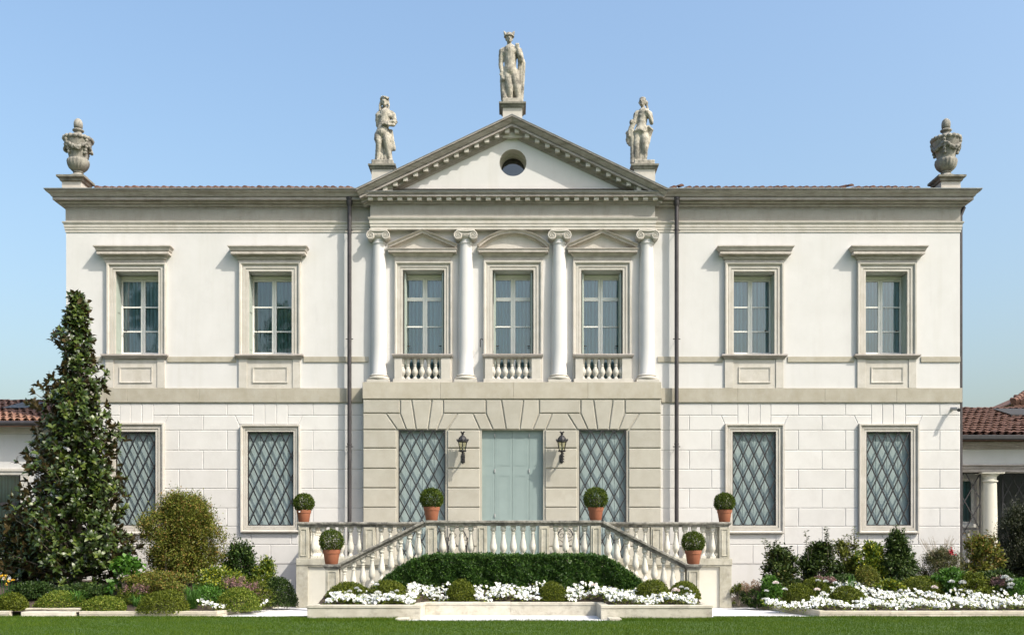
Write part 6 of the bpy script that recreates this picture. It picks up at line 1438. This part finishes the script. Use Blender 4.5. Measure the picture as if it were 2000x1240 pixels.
# domes in the planter
dome(682, -5.75, 84, 1135.5, 'box dome at the planter end by the newel on the magnolia side', yr=0.4)
dome(757, -5.95, 84, 1133, 'broad box dome overlapping the foot of the hedge beside the newel-side dome', yr=0.42)
dome(902, -5.4, 62, 1133, 'small box dome before the hedge below the left iron chair', yr=0.26)
dome(1080, -5.4, 56, 1136, 'small yellow-green box dome before the hedge below the right iron chair', yr=0.24)
dome(1276, -5.9, 74, 1131, 'box dome at the hedge end on the security camera side', yr=0.42)
dome(1336, -5.75, 62, 1135, 'box dome against the newel with blush flowers, on the security camera side', yr=0.36)
# left bed -----------------------------------------------------------------------------------
dome(22, -5.6, 66, 1156, 'trailing round shrub spilling over the kerb under the yellow irises', L_dome, rough=0.08)
dome(205, -5.75, 86, 1163, 'bright yellow-green dome on the kerb below the magnolia', L_variegated)
dome(318, -5.95, 96, 1150, 'large olive dome hanging over the kerb below the reddish bush', L_dome, 8000)
dome(466, -5.3, 84, 1146, 'variegated dome near the kerb corner beside the white flowers', L_variegated)
dome(118, -5.2, 96, 1153, 'low yellow-speckled mound behind the set-back kerb', L_variegated, 6000)
dome(262, -4.9, 70, 1143, 'low leafy mound between the magnolia and the large olive dome', L_dome, 4000)
dome(410, -4.7, 80, 1140, 'low green mound behind the strap-leaved tuft under the reddish bush', L_fresh, 3500, 0.05)
dome(545, -3.6, 66, 1126, 'round dark shrub leaning on the terrace end pilaster', L_dark, 5000, 0.045)
shrub('reddish_bush', 357, -3.3, 156, 962, 'big rounded olive bush with reddish leaf tips beside the magnolia', L_olive, 64000, 0.058, 0.44, 'bush', clumps=320, spread=0.115, trunk=(322, 0.95), low=0.16)
shrub('dark_shrub', 466, -2.9, 76, 1062, 'loose dark green shrub reaching up to the sill of the grilled window', L_dark, 6500, 0.08, 0.52, clumps=70, shoots=3, shoot_h=0.3)
shrub('laurel_shrub', 518, -3.2, 52, 1092, 'round yellow-tipped shrub before the shaded wall by the terrace', L_yellow, 7000, 0.062, 0.46, clumps=70)
shrub('broadleaf_shrub', 245, -4.4, 66, 1088, 'fresh green maple-leaved young shrub in front of the magnolia', L_fresh, 700, 0.13, 0.8, clumps=24)
shrub('backing_shrub', 60, -2.0, 190, 1008, 'dark evergreen shrub mass behind the magnolia foot at the picture edge', L_magnolia, 12000, 0.12, 0.48, clumps=140)
shrub('low_shrub', 66, -4.5, 100, 1137, 'low dark shrub between the irises and the magnolia trunk', L_dark, 7500, 0.06, 0.5, clumps=90)
shrub('low_shrub', 172, -4.4, 110, 1139, 'low shaded green shrub right under the magnolia trunk', L_dark, 7500, 0.06, 0.5, clumps=90)
shrub('low_shrub', 310, -4.4, 140, 1112, 'bushy olive undergrowth at the foot of the reddish bush', L_olive, 9000, 0.052, 0.48, clumps=100)
shrub('low_shrub', 430, -4.2, 110, 1108, 'yellow-green undergrowth between the reddish bush and the laurel', L_yellow, 6000, 0.06, 0.5, clumps=90)
shrub('low_shrub', 500, -4.6, 70, 1128, 'low green shrub behind the variegated dome at the kerb corner', L_dome, 2200, 0.05, 0.5, clumps=40)
tuft(150, -5.3, 1152, 'strap-leaved tuft behind the set-back kerb below the magnolia'); tuft(376, -5.5, 1142, 'bright strap-leaved tuft between the large olive dome and the white flowers', 120, 0.42); tuft(268, -5.3, 1160, 'small strap-leaved tuft beside the bright yellow-green dome', 60, 0.3)
plume(262, -4.95, 1136, 50, 'mauve plume plant between the magnolia and the reddish bush'); plume(482, -4.9, 1128, 36, 'mauve-brown plume plant near the kerb corner under the laurel'); plume(455, -4.6, 1122, 40, 'pinkish plume plant under the loose dark shrub')
t = empty('yellow_iris', ground_pt(10, -5.7), 'yellow irises on tall stems at the kerb end under the magnolia', 'plant'); x, y, z = ground_pt(10, -5.7); s = MB(); P = []
for k, (u, v) in enumerate(((3, 1124), (10, 1123.5), (6, 1129), (18, 1133), (23, 1131), (8, 1139))):
    q = (X(u, -5.7), -5.7 + 0.04 * (k % 3), Z(v, -5.7)); s.tube([(x + 0.02 * k - 0.05, y, z), q], [0.009, 0.006], 5); bp = np.array([np.array(q) + rng.normal(0, 0.01, 3) for _ in range(10)]); bv, bf = leaves(bp, unit(rng.normal(0, 1, (10, 3)) + [0, 0, 0.4]), rand_dirs(10), 0.042, 0.028); mesh_np('flower', bv, bf, rng.random(10), L_gold, t)
s.build('stems', L_blade, t)
V = []; F = []
for k in range(26):
    bx, by, L = x + rnd.uniform(-0.12, 0.14), y + rnd.uniform(-0.06, 0.06), rnd.uniform(0.3, 0.62); le = rnd.uniform(-0.12, 0.12); i0 = len(V); V += [(bx - 0.013, by, z), (bx + 0.013, by, z), (bx + le * 0.5 + 0.011, by, z + L * 0.6), (bx + le * 0.5 - 0.011, by, z + L * 0.6), (bx + le, by, z + L)]; F += [(i0, i0 + 1, i0 + 2, i0 + 3), (i0 + 3, i0 + 2, i0 + 4, i0 + 4)]
mesh_np('blades', V, [f for f in F if len(set(f)) == 4], rng.random(26), L_blade, t)

# right bed ----------------------------------------------------------------------------------
shrub('small_shrub', 1442, -2.9, 38, 1140, 'small green shrub tucked against the terrace end next to the bronze plumes', L_dome, 1500, 0.045, 0.5, clumps=24)
plume(1478, -3.6, 1130, 56, 'bronze-flowered plume plant spilling over the kerb by the terrace', L_bronze, n=30)
RB = 'shrubs along the wall on the camera side'
shrub('rose_bush', 1527, -3.0, 82, 1072, 'dense dark rose bush closest to the terrace, with thin arching shoots', L_rose, 7200, 0.088, 0.52, group=RB, clumps=64, shoots=9, shoot_h=0.3, spread=0.15, low=0.06)
shrub('rose_bush', 1600, -2.9, 76, 1062, 'dark rose bush with the tallest upright shoots on the white wall', L_rose, 6400, 0.088, 0.52, group=RB, clumps=60, shoots=10, shoot_h=0.5, spread=0.15, low=0.06)
shrub('open_shrub', 1655, -2.7, 58, 1050, 'airy olive shrub with gaps showing the wall behind it', L_olive, 3200, 0.08, 0.48, group=RB, clumps=44, shoots=9, shoot_h=0.3, spread=0.14)
shrub('laurel_shrub', 1703, -3.0, 64, 1062, 'yellow-green leafy shrub left of the dark cone-shaped laurel', L_yellow, 6500, 0.08, 0.48, group=RB, clumps=80)
shrub('cone_laurel', 1752, -3.1, 70, 1036, 'dark narrow-leaved laurel tapering to a pointed top under the window corner', L_dark, 11000, 0.09, 0.32, group=RB, clumps=120, shape=1.35, leafdown=0.5, low=0.05)
shrub('yellow_shrub', 1778, -2.6, 30, 1080, 'thin yellow-leaved sprig showing right of the cone-shaped laurel', L_yellow, 900, 0.06, 0.45, clumps=16)
shrub('nandina', 1838, -2.9, 84, 1070, 'fine-leaved nandina with bare pale twigs on top and a red flower', L_nandina, 14000, 0.052, 0.32, group=RB, clumps=120, low=0.06)
shrub('photinia', 1918, -2.5, 84, 1048, 'open glossy shrub with reddish shoots before the villa corner pipe', L_olive, 4600, 0.1, 0.45, group=RB, clumps=56, shoots=8, shoot_h=0.2, spread=0.14)
shrub('yew', 1995, -2.2, 112, 985, 'very dark broad yew standing before the loggia at the picture edge', L_yew, 42000, 0.058, 0.32, 'bush', clumps=260, low=0.03, spread=0.13)
x, y, z = ground_pt(1838, -2.9); s = MB()
for k in range(26):
    a = rnd.uniform(-0.5, 0.5); b0 = (x + a * 0.5, y + rnd.uniform(-0.2, 0.2), Z(1085, y)); e_ = (b0[0] + a * 0.55, b0[1], Z(rnd.uniform(1042, 1062), y)); s.tube([b0, e_], [0.005, 0.003], 4)
    for q in range(3): f_ = rnd.uniform(0.4, 0.9); p = tuple(b0[i] + (e_[i] - b0[i]) * f_ for i in range(3)); s.tube([p, (p[0] + rnd.uniform(-0.09, 0.09), p[1], p[2] + rnd.uniform(0.03, 0.11))], [0.003, 0.0015], 3)
nd = [o for o in bpy.data.objects if o.name == 'nandina'][0]; s.build('bare_twigs', twig_mat, nd)
P = np.array([[X(1848, y), y - 0.3, Z(1077, y - 0.3)]]) + rng.normal(0, 0.03, (40, 3)) * [1.2, 0.6, 1.2]; V, F = leaves(P, rand_dirs(40), rand_dirs(40), 0.05, 0.04); mesh_np('flower', V, F, rng.random(40), L_red, nd)
dome(1590, -4.2, 62, 1128, 'box dome behind another at the foot of the tall-shoot rose bush', L_dome); dome(1560, -4.9, 66, 1139, 'box dome close to the kerb corner, fronting another dome', L_dome)
dome(1655, -5.1, 76, 1144, 'box dome ringed on all sides by white pansies', L_dome); dome(1692, -3.9, 60, 1105, 'brownish soft mound behind the pansies under the yellow-green shrub', L_olive, 5000, 0.04)
dome(1800, -4.1, 92, 1123, 'broad green dome in front of the nandina', L_dome, 7500); dome(1992, -4.6, 60, 1128, 'green mound at the picture edge among the white flowers', L_fresh, 4500, 0.045)
for (px, y, wpx, py, lab, mt) in ((1740, -4.3, 50, 1132, 'leafy low plant between the pansies and the cone-shaped laurel', L_yellow), (1855, -4.2, 70, 1110, 'fresh green low plant below the nandina', L_fresh), (1900, -4.4, 80, 1118, 'mixed green ground plant between the broad dome and the yew', L_dome), (1945, -4.1, 70, 1112, 'low green plant at the yew foot with mauve spikes near it', L_dark), (1640, -3.6, 90, 1122, 'shaded low plant under the airy olive shrub', L_dark), (1505, -3.9, 40, 1126, 'bergenia leaves between the bronze plumes and the first rose bush', L_fresh)):
    shrub('low_plant', px, y, wpx, py, lab, mt, 4200, 0.06, 0.52, 'plant', clumps=60)
plume(1610, -4.0, 1122, 40, 'mauve plume plant between two rose bushes behind the pansies'); plume(1948, -4.5, 1122, 24, 'small mauve plume plant left of the yew')
tuft(1660, -4.4, 1120, 'thin strap-leaved tuft behind the pansy-ringed dome', 36, 0.16)

# pansy carpets ------------------------------------------------------------------------------
def pansies(pts, parent=None):
    """pts (n,3): five-petalled flat flowers facing up and outwards, with leaves below"""
    n = len(pts); face = unit(rng.normal(0, 0.45, (n, 3)) + np.array([0.15, -0.75, 0.75])); up = np.array([[0.0, 0.0, 1.0]]); u = unit(np.cross(np.broadcast_to(up, (n, 3)), face)); v = np.cross(face, u); V = []; F = []; T = []; k0 = 0; sz = rng.uniform(0.024, 0.036, (n, 1))
    for ang, sc in ((90 + 38, 1.1), (90 - 38, 1.1), (180 + 10, 0.95), (-10, 0.95), (270, 1.15)):
        a = R(ang); d = u * math.cos(a) + v * math.sin(a); s_ = -u * math.sin(a) + v * math.cos(a); tl = face * sz * rng.uniform(-0.2, 0.35, (n, 1))
        Q = np.stack([pts, pts + d * sz * 0.75 * sc - s_ * sz * 0.62 + tl * 0.5, pts + d * sz * 1.25 * sc + tl, pts + d * sz * 0.75 * sc + s_ * sz * 0.62 + tl * 0.5], 1).reshape(-1, 3); V.append(Q); F.append(np.arange(4 * n).reshape(-1, 4) + k0); k0 += 4 * n; T.append(rng.random(n))
    return np.concatenate(V), np.concatenate(F), np.concatenate(T)
def carpet(name, label_kind, regions, density, seed):
    P = []
    for poly, skip in regions:
        xs = [p[0] for p in poly]; ys = [p[1] for p in poly]; n = int((max(xs) - min(xs)) * (max(ys) - min(ys)) * density)
        for _ in range(n):
            x, y = rng.uniform(min(xs), max(xs)), rng.uniform(min(ys), max(ys)); c = False; j = len(poly) - 1
            for i in range(len(poly)):
                (a, b_), (p, q) = poly[i], poly[j]
                if (b_ > y) != (q > y) and x < (p - a) * (y - b_) / (q - b_) + a: c = not c
                j = i
            if not c or any(((x - s_[0]) / s_[2]) ** 2 + ((y - s_[1]) / s_[3]) ** 2 < 1 for s_ in skip): continue
            if math.sin(x * 3.1 + 1.3 * math.sin(y * 4.0)) * math.sin(y * 5.3 + x) > 0.9: continue
            P.append((x, y, soil_h(x, y) + 0.13 + 0.05 * math.sin(x * 6.3 + y * 3) + rng.uniform(-0.03, 0.07)))
    P = np.array(P); V, F, T = pansies(P); prop(mesh_np(name, V, F, T, L_petal), kind='stuff')
    m_ = len(P) * 3; Q = np.repeat(P, 3, axis=0) + rng.normal(0, 0.05, (m_, 3)) - [0, 0, 0.055]; V, F = leaves(Q, rand_dirs(m_) * [1, 1, 0.6] + [0, 0, 0.3], unit(rng.normal(0, 0.4, (m_, 3)) + [0, -0.3, 1]), 0.06, 0.03); prop(mesh_np('flower_leaves', V, F, rng.random(m_), L_variegated), kind='stuff')
sk = lambda px, y, w_, d_: (X(px, y), y, w_ / 2 / S(y), d_)
carpet('white_flowers', None, [([(-4.0, -6.74), (-2.12, -6.74), (-2.05, -5.58), (2.0, -5.58), (2.08, -6.74), (3.95, -6.74), (3.98, -6.05), (2.4, -5.6), (2.3, -5.12), (-2.3, -5.12), (-2.4, -5.6), (-3.9, -6.05)], [sk(902, -5.45, 56, 0.2), sk(1080, -5.45, 50, 0.18), sk(757, -6.0, 70, 0.36), sk(682, -5.8, 70, 0.36), sk(1276, -5.95, 64, 0.36)])], 330, 1)
carpet('white_flowers', None, [([(X(1488, -5.0), -4.95), (X(1498, -5.4), -5.4), (6.88, -6.0), (17.2, -6.0), (17.2, -4.7), (X(1945, -4.6), -4.5), (X(1890, -4.6), -4.45), (X(1800, -4.8), -4.7), (X(1765, -4.2), -4.1), (X(1725, -3.9), -3.8), (X(1690, -3.6), -3.6), (X(1622, -3.7), -3.7), (X(1600, -4.6), -4.6), (X(1540, -5.0), -4.9)], [sk(1655, -5.15, 70, 0.42), sk(1560, -4.95, 62, 0.36), sk(1590, -4.25, 60, 0.3), sk(1800, -4.2, 86, 0.5), sk(1992, -4.8, 50, 0.3)])], 215, 2)
carpet('white_flowers', None, [([(X(388, -5.8), -5.95), (X(445, -5.9), -5.9), (X(448, -5.3), -5.4), (X(398, -5.3), -5.3)], []), ([(X(502, -4.5), -4.9), (X(530, -4.5), -4.9), (X(530, -4.0), -4.3), (X(500, -4.0), -4.3)], [])], 110, 3)

def tall_flower(px, py, y, label, mat=L_petal, r_=0.045):
    x, z = X(px, y), Z(py, y); g0 = soil_h(x, y); t = empty('tall_flower', (x, y, g0), label, 'flower', 'tall pale flowers over the beds'); s = MB(); s.tube([(x, y, g0), (x + 0.01, y, (g0 + z) / 2), (x, y, z)], 0.005, 5); s.build('stem', L_blade, t)
    n = 46; d = rand_dirs(n); d[:, 2] = np.abs(d[:, 2]) * 0.8; P = np.array([x, y, z]) + d * r_ * 0.5 * [1.25, 1.25, 0.8]; V, F = leaves(P, unit(d + [0, 0, 0.4]), unit(d + rng.normal(0, 0.3, (n, 3))), r_ * 0.9, r_ * 0.8); mesh_np('petals', V, F, rng.random(n), mat, t)
for (px, py, y, lab, mt, r_) in ((735, 1141, -6.6, 'white tulip standing before the broad dome left of the hedge', L_petal, 0.05), (738, 1158, -6.7, 'large white tulip lowest before the broad dome left of the hedge', L_petal, 0.06), (697, 1148, -6.5, 'white flower topmost of three over the newel-side dome', L_petal, 0.04), (702, 1153, -6.5, 'white flower lowest of three over the newel-side dome', L_petal, 0.04), (683, 1154, -6.5, 'white flower set apart on the left over the newel-side dome', L_petal, 0.04), (765, 1156, -6.6, 'small white flower at the foot of the broad dome left of the hedge', L_petal, 0.035), (775, 1153, -6.6, 'small white flower at the right edge of the broad dome left of the hedge', L_petal, 0.035),
    (1159, 1142, -5.4, 'blush flower standing alone against the hedge', L_pink, 0.045), (1320, 1153, -6.4, 'broad blush flower before the dome at the newel on the camera side', L_pink, 0.07), (1331, 1146, -6.4, 'white flower above the broad blush flower at the newel', L_petal, 0.04), (1341, 1149, -6.4, 'white flower right of the broad blush flower at the newel', L_petal, 0.04),
    (1515, 1138, -4.6, 'blush double flower beside the bergenia leaves', L_pink, 0.06), (1598, 1133, -4.5, 'pale flower over the rear box dome left of its two neighbours', L_petal, 0.045), (1613, 1135, -4.5, 'pale flower in the middle of three above the pansies by the rose bushes', L_petal, 0.05), (1632, 1138, -4.5, 'pale flower right end of three above the pansies by the rose bushes', L_petal, 0.05), (1596, 1151, -5.2, 'blush flower right of the dome at the kerb corner', L_pink, 0.055), (1497, 1153, -5.0, 'white flower at the pansy edge beside the bronze plumes', L_petal, 0.04), (1533, 1150, -5.0, 'white flower just left of the dome at the kerb corner', L_petal, 0.045),
    (1825, 1147, -5.0, 'blush flower in front of the broad green dome', L_pink, 0.06), (1858, 1136, -4.6, 'white flat flower right of the broad green dome', L_petal, 0.06), (1880, 1138, -4.6, 'white flat flower farther right over the mixed ground plant', L_petal, 0.07), (1963, 1128, -4.6, 'white flower group topmost below the yew', L_petal, 0.075), (1972, 1133, -4.6, 'white flower second from the top below the yew', L_petal, 0.07), (1975, 1141, -4.7, 'white flower over the green mound below the yew', L_petal, 0.065), (1973, 1147, -4.7, 'white flower lowest of the group below the yew', L_petal, 0.055), (1985, 1140, -4.6, 'white flower at the right end of the group below the yew', L_petal, 0.045)):
    tall_flower(px, py, y, lab, mt, r_)

# ------------------------------------------------------------------ grass: blades over the strip of lawn in view
def grass(n, box, h0, h1, wd):
    x = rng.uniform(box[0], box[1], n); y = rng.uniform(box[2], box[3], n)
    keep = ~((y > -7.58) & (x > -2.35) & (x < 2.23)) & ~((y > -6.95) & (np.abs(x) < 4.33)); x, y = x[keep], y[keep]; n = len(x); patch = 0.5 + 0.5 * np.sin(x * 1.7 + 2 * np.sin(y * 1.3)) * np.sin(y * 2.3 + np.sin(x * 0.9))
    h = rng.uniform(h0, h1, n) * (0.8 + 0.4 * patch); a = rng.uniform(0, PI, n); lx, ly = rng.normal(0, 0.45, n) * h, rng.normal(0, 0.45, n) * h; z0 = np.full(n, 0.008)
    V = np.stack([np.stack([x - np.cos(a) * wd, y - np.sin(a) * wd, z0], 1), np.stack([x + np.cos(a) * wd, y + np.sin(a) * wd, z0], 1), np.stack([x + lx, y + ly, h], 1)], 1).reshape(-1, 3)
    return V, np.arange(3 * n).reshape(-1, 3), np.clip(0.25 * patch + 0.15 + 0.6 * rng.random(n) ** 1.6, 0, 1)
V, F, T = grass(330000, (-13.5, 13.5, -11.8, LAWN_Y), 0.025, 0.06, 0.0035); prop(mesh_np('grass', V, F, T, L_grass), kind='stuff')
V, F, T = grass(26000, (-14, 14, LAWN_Y - 0.25, LAWN_Y + 0.03), 0.025, 0.065, 0.004); V2, F2, T2 = grass(14000, (-4.5, 4.5, -7.7, -6.9), 0.04, 0.08, 0.004); F = np.concatenate([F, F2 + len(V)]); V = np.concatenate([V, V2]); T = np.concatenate([T, T2]); prop(mesh_np('grass', V, F, T, L_grass), kind='stuff')

# ------------------------------------------------------------------ garden trees across the lawn, behind the viewer: the panes mirror them
def park_tree(x, y, h, r_, label):
    t = empty('park_tree', (x, y, 0), label, 'tree', 'park trees across the lawn'); s = MB(); s.tube([(x, y, -0.1), (x + 0.1, y, h * 0.4), (x, y, h * 0.9)], [0.4, 0.28, 0.05], 8)
    C = []
    for k in range(46):
        v = rnd.random(); a = rnd.uniform(0, 2 * PI); rr = r_ * (1 - 0.75 * v) * rnd.uniform(0.5, 1.0); c = (x + rr * math.cos(a), y + rr * math.sin(a), h * (0.18 + 0.8 * v)); C.append(c); s.tube([(x, y, max(0.5, c[2] - 0.25 * rr)), c], [0.09, 0.02], 5)
    s.build('trunk', bark_mat, t); C = np.array(C); n = 9000; idx = rng.integers(0, len(C), n); P = C[idx] + rng.normal(0, 1, (n, 3)) * [r_ * 0.14, r_ * 0.14, h * 0.022]; V, F = leaves(P, rand_dirs(n), unit(rng.normal(0, 0.6, (n, 3)) + [0, 0, 1]), 0.34, 0.2); mesh_np('crown', V, F, rng.random(n), L_dark, t)
park_tree(-26, -44, 21, 6.0, 'tall dark cedar across the lawn, farther from the house axis'); park_tree(-16, -46, 19, 5.0, 'dark cedar across the lawn nearer the house axis')
